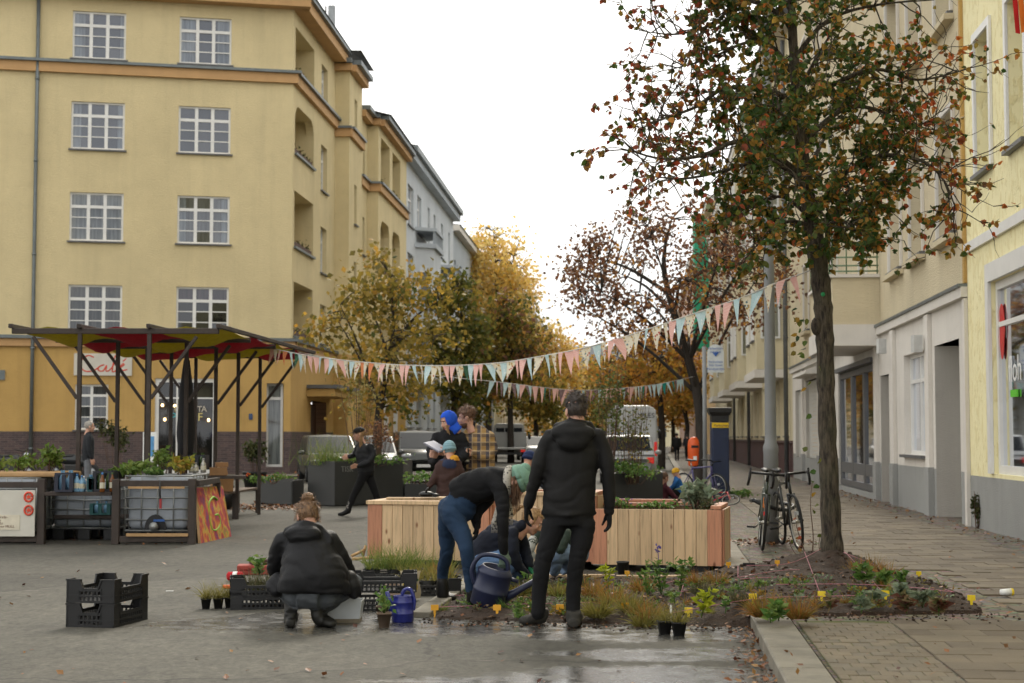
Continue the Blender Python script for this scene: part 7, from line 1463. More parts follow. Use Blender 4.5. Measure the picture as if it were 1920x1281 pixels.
# ================================================================== PEOPLE
def fuse(parts, vox, sm=4, wr=None):
    """melt overlapping limbs into one continuous skin; each face keeps the cloth it lies on"""
    tot = MB(); groups = {}
    for mi, mb in parts:
        tot.merge(mb); groups.setdefault(mi, MB()).merge(mb)
    ob = bpy.data.objects.new('melt', tot.mesh('melt', [])); COL.objects.link(ob)
    m = ob.modifiers.new('r', 'REMESH'); m.mode = 'VOXEL'; m.voxel_size = vox; m.adaptivity = 0
    s_ = ob.modifiers.new('s', 'SMOOTH'); s_.factor = .5; s_.iterations = sm
    bpy.context.view_layer.update(); ev = ob.evaluated_get(bpy.context.evaluated_depsgraph_get()); me = bpy.data.meshes.new_from_object(ev)
    vs_ = [v.co.copy() for v in me.vertices]; ns = [v.normal.copy() for v in me.vertices]; fs = [tuple(p.vertices) for p in me.polygons]; cs = [p.center.copy() for p in me.polygons]
    bpy.data.objects.remove(ob); bpy.data.meshes.remove(me)
    tr = {k: BVHTree.FromPolygons([Vector(p) for p in g.v], g.f) for k, g in groups.items()}; mi = []
    for c in cs:
        best, bk = 9e9, 0
        for k, t in tr.items():
            d = t.find_nearest(c, best if best < 1 else 1e3)[3]
            if d is not None and d < best: best, bk = d, k
        mi.append(bk)
    if wr:
        vm = [0]*len(vs_)
        for f, k in zip(fs, mi):
            for i in f: vm[i] = k
        for i, p in enumerate(vs_):
            a, fr_, st = wr.get(vm[i], (0, 1, 1))
            if a:
                wq = V(mnoise.noise(p*3.1), mnoise.noise(p*3.1+V(5, 1, 2)), mnoise.noise(p*3.1+V(1, 7, 3)))*.12; pw = p+wq; w = abs(mnoise.noise(V(pw.x*fr_*.55+pw.z*fr_*.5, pw.y*fr_*.55, pw.z*fr_*st*1.25-pw.x*fr_*.3))); w2 = mnoise.noise(V(pw.x*fr_*1.1-pw.z*fr_, pw.y*fr_+7, pw.z*fr_*st*1.9+3)); vs_[i] = p+ns[i]*(a*(-1.5*max(0, 1-w*3.2)+.55*w2+.4))
    o = MB(); o.v = [tuple(p) for p in vs_]; o.f = fs; o.mi = mi; o.sm = [True]*len(fs); return o
def limb(pts, rs, n=12, side=None):
    q = MB(); q.tube(pts, rs, n, side=side)
    for p, r in ((pts[0], rs[0]), (pts[-1], rs[-1])):
        k = min(r) if isinstance(r, (tuple, list)) else r
        if k > .115: k *= .25
        q.ell(p, (k, k, k), 10, 8)
    return q
# materials of the head/hand pieces: 0 skin, 1 lip, 2 eye, 3 brow
def head_template():
    q = MB(); q.ell((0, -.012, .032), (.076, .096, .096), 20, 14); q.ell((0, .022, -.03), (.064, .074, .082), 18, 12); q.ell((0, .05, -.082), (.042, .04, .034), 14, 10); q.ell((0, .068, -.1), (.024, .022, .018), 10, 8)
    q.tube([(0, .088, .018), (0, .1, -.008), (0, .106, -.03), (0, .088, -.04)], [.009, .013, .018, .012], 10)
    for sx in (-1, 1):
        q.ell((sx*.036, .062, -.025), (.026, .024, .024), 10, 8); q.ell((sx*.03, .076, .032), (.024, .014, .01), 10, 6); q.ell((sx*.078, -.008, -.012), (.011, .024, .034), 10, 8); q.ell((sx*.012, .09, -.036), (.01, .012, .009), 8, 6)
    q.tube([(0, -.02, -.04), (0, -.03, -.12), (0, -.045, -.2)], [.058, .055, .066], 16)
    lips = MB(); lips.ell((0, .084, -.066), (.023, .012, .006), 12, 8); lips.ell((0, .083, -.076), (.019, .012, .006), 12, 8)
    h = fuse([(0, q), (1, lips)], .0065, 3); 
    for sx in (-1, 1):
        h.ell((sx*.031, .077, .008), (.013, .008, .0065), 10, 8, 2); h.ell((sx*.031, .083, .007), (.006, .004, .006), 8, 6, 3); h.tube([(sx*.012, .09, .026), (sx*.032, .09, .032), (sx*.05, .078, .026)], [.003, .005, .003], 6, 3)
    return h
def hand_template(curl, spread=.1):
    """wrist at origin, fingers along -z, palm towards +y, thumb towards +x"""
    q = MB(); q.tube([(0, 0, .02), (0, 0, -.02), (0, .004, -.06), (0, .006, -.092)], [(.02, .028), (.019, .034), (.018, .042), (.014, .04)], 12, side=V(0, 1, 0))
    for k, (x, L) in enumerate(((.031, .072), (.011, .08), (-.011, .074), (-.03, .058))):
        p = V(x, .004, -.085); a = curl*.35; pts = [p]; d = V((x)*spread*8, 0, -1).normalized()
        for s_, ca in ((.44, curl*.5), (.32, curl*.8), (.24, curl*.6)):
            d = Matrix.Rotation(ca, 3, 'X') @ d; p = p+d*(L*s_); pts.append(p)
        q.merge(limb(pts, [.0105, .0098, .009, .0075], 8))
    t = [V(.022, .006, -.02), V(.045, .018, -.045), V(.055, .03, -.075), V(.052, .042+.01*curl, -.1)]; q.merge(limb(t, [.016, .0135, .0115, .009], 8))
    return fuse([(0, q)], .0058, 2)
HEAD = head_template(); HANDS = {'relaxed': hand_template(.55), 'grip': hand_template(1.35, .02), 'flat': hand_template(.25)}
def facing(yaw, pitch=0.0, roll=0.0):
    """yaw 0 looks away from the camera, +90 looks to the photo's left; pitch > 0 looks down"""
    return Matrix.Rotation(R(yaw), 3, 'Z') @ Matrix.Rotation(R(-pitch), 3, 'X') @ Matrix.Rotation(R(roll), 3, 'Y')
def xf(M3, o, s=1.0): return Matrix.Translation(o) @ M3.to_4x4() @ Matrix.Scale(s, 4)
def handM(wrist, d, thumb):
    """fingers along d, thumb side towards thumb"""
    z = -Vector(d).normalized(); x = Vector(thumb); x = (x-z*x.dot(z)).normalized(); y = z.cross(x); return Matrix(((x.x, y.x, z.x, wrist[0]), (x.y, y.y, z.y, wrist[1]), (x.z, y.z, z.z, wrist[2]), (0, 0, 0, 1)))
def cloth(name, c, rough=.85, var=.2, bs=300, sheen=0.0):
    if name in MATS: return MATS[name]
    k = NT(name); k.col(k.ramp(k.noise(7, 5), [(.3, tuple(x*(1-var) for x in lin(*c))), (.7, tuple(x*(1+var) for x in lin(*c)))])); k.b.inputs['Roughness'].default_value = rough; k.b.inputs['Sheen Weight'].default_value = sheen; k.b.inputs['Specular IOR Level'].default_value = .3
    h = k.math('ADD', k.noise(bs, 2), k.math('MULTIPLY', k.noise(16, 5), 2.0)); k.bump(h, .35, .008); MATS[name] = k.m; return k.m
def skinmat(name, c):
    k = NT(name); k.col(k.ramp(k.noise(30, 3), [(.3, tuple(x*.9 for x in lin(*c))), (.7, lin(*c))])); k.b.inputs['Roughness'].default_value = .5; k.b.inputs['Subsurface Weight'].default_value = .15; k.b.inputs['Subsurface Radius'].default_value = (.01, .004, .002); return k.m
SKIN = skinmat('skin', (206, 158, 134)); LIP = skinmat('lips', (176, 104, 98)); EYE = mat('eye_white', lin(214, 208, 200), .3); BROW = mat('brow_dark', lin(62, 46, 38), .8)
def hairmat(name, a, b):
    k = NT(name); n = k.noise(60, 4, (1, 1, .25)); k.col(k.ramp(n, [(.3, lin(*a)), (.7, lin(*b))])); k.b.inputs['Roughness'].default_value = .55; k.bump(n, .7, .006); return k.m
HD = hairmat('hair_dark', (36, 30, 26), (66, 54, 46)); HB = hairmat('hair_brown', (70, 48, 34), (112, 80, 56)); HL = hairmat('hair_blond', (120, 90, 58), (178, 142, 98)); HG = hairmat('hair_grey', (130, 124, 116), (176, 170, 160))
def hairshell(M, m, parent, rad=(.083, .105, .103), c=(0, -.016, .034), cut=None, rough=.008, strands=None, rg=None, L=.04, n=0, name='hair'):
    """hair over the skull; cut(p) false leaves the face free; loose strands roughen the outline"""
    rg = rg or random.Random(2); q = MB(); q.ell(c, rad, 32, 22); keep = MB(); bad = set()
    vs_ = [Vector(p) for p in q.v]; vs_ = [p+(p-Vector(c)).normalized()*(rough*mnoise.noise(p*42)+rough*.7*mnoise.noise(p*95)) for p in vs_]
    fs = [f for f in q.f if cut is None or all(cut(vs_[i]) for i in f)]
    keep.add(vs_, fs, 0, True)
    for _ in range(n):
        for _t in range(20):
            p = rg.choice(vs_)
            if cut is None or cut(p): break
        d = ((p-Vector(c)).normalized()+rdir(rg)*.8).normalized(); e = p+d*L*rg.uniform(.4, 1); keep.tube([p-d*.006, p.lerp(e, .5)+rdir(rg)*L*.15, e+V(0, 0, -L*.25)], [.0022, .002, .001], 3, cap=False)
    keep.v = [tuple(M @ Vector(p)) for p in keep.v]; return keep.build(name, m, parent)
def lock(q, M, pts, r, rg, n=10, jit=.012):
    """a tress: n strands running through pts (head space)"""
    for _ in range(n):
        o = rdir(rg)*rg.random()*jit; P_ = curve([Vector(p)+o*(1+.5*i)+rdir(rg)*.004 for i, p in enumerate(pts)], 4); q.tube([M @ p for p in P_], [r*(1-.7*i/(len(P_)-1)) for i in range(len(P_))], 5)
class Person:
    def __init__(s, label, Y0, foot, mats, vox=.014):
        s.Y = Y0; s.parts = []; s.mats = [SKIN, LIP, EYE, BROW]+mats; s.vox = vox; s.extra = MB(); s.wr = {}
        s.t = thing('person', V(foot[0], foot[1], 0), label, 'person')
    def J(s, u, v, dy=0.0): return P(u, v, s.Y+dy)
    def limb(s, mi, pts, rs, side=None, n=14):
        pts = [s.J(*p) if not isinstance(p, Vector) else p for p in pts]; k = 3 if len(pts) > 2 else 4; pp = curve(pts, k)
        def rl(idx): return lerpl([r[idx] if isinstance(r, tuple) else r for r in rs], len(pp))
        a, b = rl(0), rl(1); s.parts.append((mi, limb(pp, list(zip(a, b)), n, side))); return pts
    def ell(s, mi, p, rad, M=None): q = MB(); q.ell(s.J(*p) if not isinstance(p, Vector) else p, rad, 18, 12, M=M); s.parts.append((mi, q))
    def head(s, p, yaw, pitch=0, roll=0, sc=1.0):
        c = s.J(*p) if not isinstance(p, Vector) else p; M = xf(facing(yaw, pitch, roll), c, sc); s.extra.merge(HEAD, M); s.hM = M; return M
    def hand(s, kind, wrist, d, thumb, mi=0, left=False, sc=1.0):
        w = s.J(*wrist) if not isinstance(wrist, Vector) else wrist; M = handM(w, d, thumb)
        if left: M = M @ Matrix.Diagonal((1, -1, 1, 1))
        M = M @ Matrix.Scale(sc, 4); h = MB(); h.merge(HANDS[kind], M)
        if left: h.f = [tuple(reversed(f)) for f in h.f]
        h.mi = [mi]*len(h.f); s.extra.merge(h)
    def shoe(s, mi, heel, toe, r=.04, h=.08):
        """heel and toe are ground points"""
        a = heel if isinstance(heel, Vector) else G(*heel); b = toe if isinstance(toe, Vector) else G(*toe); d = (b-a); q = MB()
        q.tube([a-d*.08+V(0, 0, .035), a+d*.1+V(0, 0, .045), a+d*.5+V(0, 0, .042), a+d*.85+V(0, 0, .034), a+d*1.02+V(0, 0, .028)], [(.034, r*.7), (.045, r), (.042, r*1.05), (.034, r*1.1), (.022, r*.6)], 14, side=V(0, 0, 1))
        q.tube([a+d*.08+V(0, 0, .05), a+d*.05+V(0, 0, h+.04)], [r*1.05, r*1.0], 12); s.parts.append((mi, q)); return a
    def done(s):
        b = fuse(s.parts, s.vox, 3, s.wr); b.merge(s.extra); return b.build('body', s.mats, s.t)
BLKC = cloth('black_softshell', (22, 21, 21), .7); BLKJ = cloth('black_jeans', (20, 20, 22)); GLV = cloth('black_glove', (18, 18, 19)); SHO = cloth('grey_trainer', (58, 56, 52)); SOL = mat('sole_dark', lin(40, 40, 40), .8)
# --- 1 standing man, back view
p = Person('man in black hooded jacket and black jeans standing with his back to us', 12.3, G(1045, 1172), [BLKC, BLKJ, GLV, SHO], .012); p.wr = {4: (.005, 7, .7), 5: (.0035, 9, 1.0)}
X = V(1, 0, 0)
p.limb(4, [(1066, 966, 0), (1067, 935, 0), (1070, 890, 0), (1074, 842, 0), (1076, 812, 0), (1077, 796, .0)], [(.2, .125), (.205, .135), (.2, .135), (.2, .125), (.135, .1), (.07, .07)], X, 20)
p.limb(4, [(1032, 822, 0), (1017, 850, 0), (1008, 882, -.02), (999, 915, .02), (991, 946, .06)], [.07, .062, .057, .05, .043]); p.limb(4, [(1120, 820, 0), (1134, 850, 0), (1140, 882, -.02), (1142, 920, .0), (1142, 958, .02)], [.07, .062, .056, .05, .043])
p.ell(4, (1074, 812, -.1), (.175, .085, .085)); p.ell(4, (1074, 826, -.13), (.13, .06, .085)); p.limb(4, [(1046, 800, .02), (1076, 797, -.07), (1106, 800, .02)], [.04, .045, .04])
p.limb(4, [(1018, 962, 0), (1066, 966, -.14), (1114, 962, 0)], [.02, .02, .02])
p.limb(5, [(1066, 955, 0), (1066, 985, .0)], [(.185, .12), (.17, .12)], X, 18)
p.limb(5, [(1040, 985, 0), (1030, 1015, 0), (1019, 1050, .0), (1012, 1100, .03), (1009, 1150, .04)], [.095, .086, .068, .06, .055]); p.limb(5, [(1094, 985, 0), (1090, 1015, 0), (1082, 1050, -.01), (1076, 1100, .02), (1074, 1152, .03)], [.095, .086, .068, .06, .055])
p.shoe(7, (1019, 1170), (975, 1172), .054); p.shoe(7, G(1076, 1177), G(1079, 1156), .06)
M = p.head((1080, 771, .02), 14, 4); p.hand('relaxed', (988, 948, .06), V(-.12, .05, -1), V(.2, 1, 0), 6, True, 1.05); p.hand('relaxed', (1142, 958, .02), V(.1, .03, -1), V(-.2, 1, 0), 6, False, 1.05)
p.done(); cutm = lambda q: q.z > -.045 and (q.y < .045 or q.z > .075) and not (q.y > -.02 and q.z < .01) 
hairshell(M, HD, p.t, (.081, .1, .092), (0, -.014, .02), cutm, .006, rg=random.Random(4), L=.028, n=260); hairshell(M, HD, p.t, (.077, .097, .07), (0, -.008, .075), None, .014, rg=random.Random(5), L=.04, n=380, name='hair')
g_ = MB(); [g_.tube([M @ V(sx*.08, .0, .012), M @ V(sx*.077, .09, .012)], .003, 5) for sx in (-1, 1)]; g_.tube([M @ V(-.06, .1, .01), M @ V(.06, .1, .01)], .003, 5); g_.build('spectacles', IRON, p.t)
# --- 2 bending woman
DEN = cloth('blue_denim', (34, 54, 78)); SWB = cloth('black_hoodie', (18, 18, 20)); BTB = cloth('black_boot', (20, 19, 19), .4); SOCK = cloth('grey_sock', (150, 146, 140)); GRG_ = cloth('sage_glove', (110, 128, 112))
p = Person('woman in green beanie and blue jeans bending over with a watering can', 13.6, G(860, 1130), [SWB, DEN, GLV, BTB, SOCK, GRG_], .012); p.wr = {4: (.005, 8, 1.0), 5: (.004, 10, 1.0)}
SV = V(0, 1, 0)
p.limb(5, [(838, 945, 0), (858, 952, -.02), (872, 940, -.05)], [(.13, .15), (.135, .155), (.11, .13)], SV, 18); p.ell(5, (843, 956, .07), (.105, .11, .12)); p.ell(5, (847, 958, -.08), (.105, .11, .12))
p.limb(4, [(858, 930, 0), (880, 918, -.05), (908, 908, -.1), (934, 902, -.15), (952, 900, -.17)], [(.12, .14), (.125, .15), (.135, .15), (.12, .12), (.065, .07)], SV, 20); p.ell(4, (936, 888, -.12), (.09, .12, .05))
p.limb(5, [(846, 965, -.12), (866, 1000, -.18), (874, 1030, -.25), (880, 1070, -.22), (884, 1104, -.2)], [.095, .08, .062, .057, .052]); p.limb(5, [(842, 962, .15), (838, 1000, .28), (838, 1034, .32), (832, 1062, .46), (830, 1086, .52)], [.095, .08, .062, .056, .05])
p.limb(8, [(885, 1102, -.2), (886, 1112, -.2)], [.05, .048]); p.limb(8, [(830, 1084, .52), (830, 1094, .52)], [.05, .048])
p.limb(7, [(886, 1110, -.2), (888, 1136, -.18)], [.054, .056]); p.shoe(7, G(886, 1143), G(922, 1144), .05); p.limb(7, [(830, 1092, .5), (830, 1115, .5)], [.054, .056]); p.shoe(7, G(826, 1125), G(850, 1129), .05)
p.limb(4, [(918, 900, -.18), (934, 910, -.24), (943, 948, -.33), (942, 985, -.37), (944, 1022, -.36), (946, 1036, -.35)], [.085, .075, .058, .05, .044, .038]); p.limb(4, [(926, 920, .06), (905, 945, .08), (893, 962, .06), (894, 985, .04)], [.072, .062, .052, .042])
M = p.head((968, 904, -.2), -90, 58, 0, 1.0)
p.hand('grip', (946, 1036, -.35), V(-.05, -.1, -1), V(1, .3, 0), 9, False, 1.1); p.hand('relaxed', (894, 978, .04), V(.05, -.1, -1), V(.3, -1, 0), 6, True, 1.05)
p.done()
BEAN = cloth('sage_beanie', (118, 152, 134), .9, .15, 120); rgx = random.Random(9)
hat = MB(); hat.ell((0, -.015, .055), (.092, .112, .092), 26, 16); hat.ell((0, -.05, .12), (.05, .055, .05), 16, 10); hat.v = [tuple(M @ Vector(v)) for v in hat.v if True]; hat.build('beanie', BEAN, p.t)
br = MB(); br.tube([M @ V(math.cos(a)*.091, -.012+math.sin(a)*.11, .035-.02*math.sin(a)) for a in [i*math.pi/12 for i in range(25)]], [(.024, .01)]*25, 8, side=M.to_3x3() @ V(0, 0, 1)); br.build('beanie_brim', BEAN, p.t)
hr = MB(); Ms = M.to_3x3(); dn = M.inverted().to_3x3() @ V(0, 0, -1)
for k in range(16):
    sx = -1 if k % 2 else 1; a = V(sx*rgx.uniform(.06, .085), rgx.uniform(-.06, .03), rgx.uniform(-.03, .02)); lock(hr, M, [a, a+dn*.06+V(0, .005, 0), a+dn*.12+V(-sx*.01, .01, 0), a+dn*rgx.uniform(.16, .24)], .004, rgx, 9, .014)
hr.build('hair', HB, p.t)
SCF = dots('dotted_scarf', (196, 190, 178), [(40, 40, 42), (60, 58, 56)], 'dot'); sc2 = MB(); nk = p.J(956, 902, -.18)
sc2.tube(curve([nk+V(math.cos(a)*.025+.0, math.cos(a)*.09, math.sin(a)*.1) for a in [i*math.pi/6 for i in range(13)]], 2), .034, 10); sc2.tube(curve([nk+V(-.02, -.06, -.08), nk+V(-.08, -.05, -.2), nk+V(-.13, -.03, -.36)], 5), [(.03, .012)]*11, 8); sc2.tube(curve([nk+V(-.02, .05, -.08), nk+V(-.01, .03, -.2), nk+V(.0, .02, -.3)], 5), [(.03, .012)]*11, 8)
for c_ in (nk+V(-.13, -.03, -.36), nk+V(0, .02, -.3)):
    for k in range(8): sc2.tube([c_+V(-.02+k*.006, 0, 0), c_+V(-.025+k*.007, 0, -.07)], .002, 4)
sc2.build('scarf', SCF, p.t)
# --- 3 crouching woman with bun, from behind
COAT = cloth('black_raincoat', (18, 18, 21), .55, .25, 200); GJN = cloth('grey_jeans', (78, 82, 86)); WEL = cloth('dark_rubber_boot', (32, 31, 28), .4)
p = Person('woman with a hair bun in a long black coat crouching with her back to us', 12.3, G(580, 1176), [COAT, GJN, WEL], .012); p.wr = {4: (.006, 8, .8), 5: (.004, 9, 1.2)}
p.limb(4, [(588, 1112, .02), (588, 1085, .03), (582, 1055, .06), (576, 1025, .1), (572, 1003, .13), (571, 990, .14)], [(.285, .17), (.275, .2), (.235, .19), (.19, .16), (.14, .12), (.085, .085)], X, 24)
p.limb(4, [(532, 1015, .12), (520, 1042, .18), (516, 1068, .28), (530, 1082, .42)], [.078, .072, .064, .052]); p.limb(4, [(616, 1012, .12), (636, 1040, .16), (650, 1068, .26), (655, 1085, .42)], [.078, .072, .064, .052])
p.limb(4, [(652, 1088, .12), (662, 1108, .1), (664, 1116, .08)], [(.08, .08), (.07, .08), (.04, .06)]); p.limb(4, [(520, 1090, .12), (518, 1108, .08)], [(.07, .09), (.06, .08)])
p.ell(4, (568, 1002, -.0), (.15, .08, .07)); p.limb(4, [(540, 996, .08), (568, 986, .02), (600, 992, .08)], [.04, .045, .04]); p.limb(4, [(594, 985, .1), (614, 1004, .06), (620, 1016, .04)], [.035, .03, .02])
p.limb(5, [(560, 1112, .02), (600, 1114, .02)], [(.12, .14), (.12, .14)]); p.limb(5, [(556, 1115, .05), (530, 1100, .35), (526, 1090, .5)], [.1, .085, .07]); p.limb(5, [(610, 1118, .05), (645, 1105, .3), (662, 1092, .45)], [.1, .09, .075])
p.limb(5, [(526, 1092, .5), (540, 1120, .3), (546, 1140, .14)], [.065, .052, .046]); p.limb(5, [(662, 1094, .45), (630, 1124, .28), (606, 1140, .12)], [.066, .055, .048])
p.limb(6, [(545, 1132, .1), (545, 1165, .04)], [.054, .048]); p.shoe(6, G(545, 1177), G(548, 1158), .052); p.limb(6, [(604, 1132, .1), (594, 1150, .03), (600, 1164, .03)], [.054, .05, .048]); p.shoe(6, G(598, 1170), G(624, 1178), .05)
M = p.head((577, 968, .17), 18, 34, 0, 1.0); p.hand('relaxed', (655, 1088, .44), V(.2, .6, -.8), V(-1, 0, 0), 0); p.hand('relaxed', (532, 1086, .44), V(.0, .6, -.8), V(1, 0, 0), 0, True); p.done()
HBL = hairmat('hair_light_brown', (76, 56, 40), (142, 108, 74))
hairshell(M, HBL, p.t, (.085, .108, .104), (0, -.014, .026), lambda q: q.y < .06 or q.z > .08, .007, rg=random.Random(6), L=.05, n=420)
bm = MB(); bc_ = V(0, -.075, .115); rgx = random.Random(12)
for k in range(60): a = rdir(rgx); b = a.cross(rdir(rgx)).normalized(); c2 = a.cross(b); bm.tube([M @ (bc_+(a*math.cos(t)+c2*math.sin(t))*rgx.uniform(.034, .047)) for t in [i*.55 for i in range(7)]], [.003, .006, .007, .007, .007, .006, .003], 5)
bm.ell(M @ bc_, (.042, .042, .042), 14, 10); [bm.tube([M @ (bc_+rdir(rgx)*.04), M @ (bc_+rdir(rgx)*.07)], [.002, .001], 3) for _ in range(40)]; bm.build('hair_bun', HBL, p.t)
# --- 4 crouching fair-haired gardener
NAVS = cloth('navy_sweater', (26, 30, 42)); LJN = cloth('light_jeans', (86, 112, 146)); GGL = cloth('green_glove', (40, 110, 80))
p = Person('fair-haired woman in navy sweater and jeans crouching over the bed', 14.9, G(940, 1105), [NAVS, LJN, GGL, BTB], .013); p.wr = {4: (.006, 7, 1.0), 5: (.005, 9, 1.6)}
p.limb(4, [(905, 1042, .1), (925, 1022, .05), (950, 1003, 0), (972, 992, -.04)], [(.15, .17), (.16, .17), (.15, .17), (.08, .09)], SV, 18)
p.limb(5, [(898, 1056, .1), (915, 1058, .08)], [(.14, .17), (.13, .17)], SV); p.limb(5, [(905, 1058, -.02), (935, 1052, -.12), (960, 1056, -.16)], [.1, .09, .075]); p.limb(5, [(960, 1058, -.16), (944, 1080, -.06), (935, 1098, .0)], [.075, .062, .055]); p.limb(5, [(910, 1058, .18), (950, 1050, .16), (986, 1052, .12)], [.1, .085, .072]); p.limb(5, [(986, 1055, .12), (972, 1080, .16), (965, 1096, .2)], [.072, .06, .055])
p.shoe(7, G(925, 1104), G(955, 1108), .045); p.shoe(7, G(955, 1098), G(982, 1101), .045)
p.limb(4, [(960, 1000, -.18), (962, 1035, -.24), (972, 1060, -.2), (988, 1078, -.16)], [.066, .058, .05, .042]); p.limb(4, [(972, 1000, .12), (985, 1030, .1), (992, 1060, .0)], [.064, .055, .045]); p.limb(4, [(962, 992, -.12), (978, 985, -.1), (990, 985, .02)], [.05, .055, .05])
p.limb(0, [(986, 1076, -.16), (996, 1086, -.15)], [.036, .032]); M = p.head((998, 977, -.06), -88, 34, 0, .98); p.hand('relaxed', (994, 1084, -.15), V(.35, 0, -.9), V(0, -1, .2), 6, False, 1.05); p.hand('relaxed', (992, 1062, .0), V(.3, -.1, -.9), V(0, 1, .2), 6, True, 1.0); p.done()
hairshell(M, HL, p.t, (.083, .106, .1), (0, -.018, .03), lambda q: q.y < .035 or q.z > .07, .006, rg=random.Random(8), L=.03, n=120); q = MB(); rgx = random.Random(14)
for k in range(5): lock(q, M, [V(0, -.11, .06), V(0, -.15, .07), V(.01, -.18, .02), V(.0, -.19, -.05)], .005, rgx, 8, .014)
q.build('ponytail', HL, p.t)
# --- 5 gardener hidden behind the standing man
GRS_ = cloth('dark_green_jacket', (44, 56, 48)); PJN = cloth('pale_jeans', (120, 140, 164)); WSH = cloth('pale_trainer', (170, 168, 162)); WGL = cloth('white_work_glove', (170, 170, 164))
p = Person('gardener in dark green jacket and pale jeans crouching behind the standing man', 15.7, G(1042, 1082), [GRS_, PJN, WSH, WGL], .014); p.wr = {4: (.006, 7, 1), 5: (.006, 9, 1.6)}
p.limb(4, [(1062, 1040, .15), (1052, 1010, .08), (1040, 985, 0), (1030, 972, -.05)], [(.17, .15), (.18, .15), (.17, .14), (.09, .09)], X, 18); p.limb(5, [(1066, 1048, .15), (1052, 1050, .1)], [(.15, .15), (.15, .15)]); p.limb(5, [(1065, 1050, .05), (1058, 1036, -.2), (1044, 1040, -.3)], [.1, .09, .075]); p.limb(5, [(1044, 1042, -.3), (1042, 1060, -.2), (1040, 1070, -.15)], [.075, .065, .058])
p.limb(5, [(1080, 1050, .1), (1088, 1036, -.1), (1080, 1040, -.25)], [.1, .09, .075]); p.limb(5, [(1080, 1042, -.25), (1078, 1062, -.15), (1075, 1072, -.1)], [.075, .065, .058]); p.shoe(6, G(1046, 1080), G(1030, 1084), .045); p.shoe(6, G(1078, 1082), G(1070, 1088), .045)
p.limb(4, [(1020, 985, -.02), (1006, 1005, -.1), (998, 1018, -.2)], [.066, .056, .046]); p.limb(4, [(1055, 985, -.02), (1060, 1005, -.2), (1050, 1030, -.35)], [.066, .056, .046]); p.limb(7, [(999, 1014, -.18), (994, 1030, -.24)], [.05, .045]); p.hand('relaxed', (994, 1030, -.24), V(-.1, -.2, -1), V(1, 0, 0), 7, False, 1.15)
M = p.head((1034, 952, -.08), 170, 30); p.done(); hairshell(M, HB, p.t, (.084, .106, .102), (0, -.018, .03), lambda q: q.y < .05 or q.z > .08, .006, rg=random.Random(18), n=80)
# --- 6 woman in blue balaclava hood with clipboard
BLH = cloth('cobalt_knit', (36, 84, 196), .9, .12, 120); BJK = cloth('black_jacket', (20, 20, 23)); CHECK = None
p = Person('woman in cobalt blue knitted hood and black jacket reading a clipboard', 20.4, V(-.82, 20.4, 0), [BJK, BLKJ, BTB], .018); p.wr = {4: (.008, 6, 1.2)}
p.limb(4, [(846, 905, 0), (845, 870, 0), (843, 840, 0), (842, 822, 0), (842, 806, 0)], [(.19, .14), (.2, .145), (.2, .14), (.17, .12), (.08, .08)], X, 18); p.limb(5, [(846, 900, 0), (846, 920, 0)], [(.17, .13), (.17, .13)], X)
for sx, u in ((-1, 838), (1, 856)): p.limb(5, [(u, 915, 0), (u, 960, 0), (u, 1010, 0)], [.09, .075, .055]); p.shoe(6, V(p.J(u, 1015, 0).x, 20.45, 0), V(p.J(u, 1015, 0).x-.06, 20.25, 0), .045)
p.limb(4, [(820, 820, 0), (808, 845, -.05), (812, 866, -.2), (822, 858, -.32)], [.075, .068, .058, .046]); p.limb(4, [(864, 820, 0), (872, 846, -.05), (862, 862, -.22), (842, 852, -.36)], [.075, .068, .058, .046])
M = p.head((841, 789, -.04), 118, 24, 0, 1.0); p.hand('grip', (838, 851, -.37), V(-1, -.1, .3), V(0, 0, 1), 0, False); p.hand('grip', (822, 856, -.32), V(-.6, -.6, .2), V(0, 0, 1), 0, True); p.done()
cutf = lambda q: not (q.y > .045 and -.1 < q.z < .065 and abs(q.x) < .06)
hairshell(M, BLH, p.t, (.095, .112, .118), (0, -.012, .012), cutf, .004, name='knitted_hood'); q = MB(); q.tube([M @ V(0, -.02, -.06), M @ V(0, -.03, -.13), M @ V(0, -.04, -.16)], [.085, .085, .1], 16); q.build('hood_collar', BLH, p.t)
q = MB(); rgx = random.Random(21)
for sx in (-1, 1):
    for k in range(4): lock(q, M, [V(sx*.05, .07, -.03), V(sx*.05, .085, -.1), V(sx*.045, .085, -.2), V(sx*.05, .07, -.29)], .005, rgx, 7, .012)
q.build('hair', HL, p.t)
cbp = p.J(818, 838, -.42); t = thing('clipboard', cbp, 'white clipboard held by the woman in the blue hood', 'clipboard'); Mb = Matrix.Rotation(R(-18), 3, 'Z') @ Matrix.Rotation(R(28), 3, 'Y') @ Matrix.Rotation(R(-35), 3, 'X'); MB().box(cbp, (.24, .012, .32), M=Mb @ Matrix.Rotation(R(-50), 3, 'X')).build('board', mat('clip_board', lin(120, 120, 132), .6), t); MB().box(cbp+V(0, -.004, .012), (.22, .008, .3), M=Mb @ Matrix.Rotation(R(-50), 3, 'X')).build('paper', mat('note_sheet', lin(178, 178, 190), .7), t)
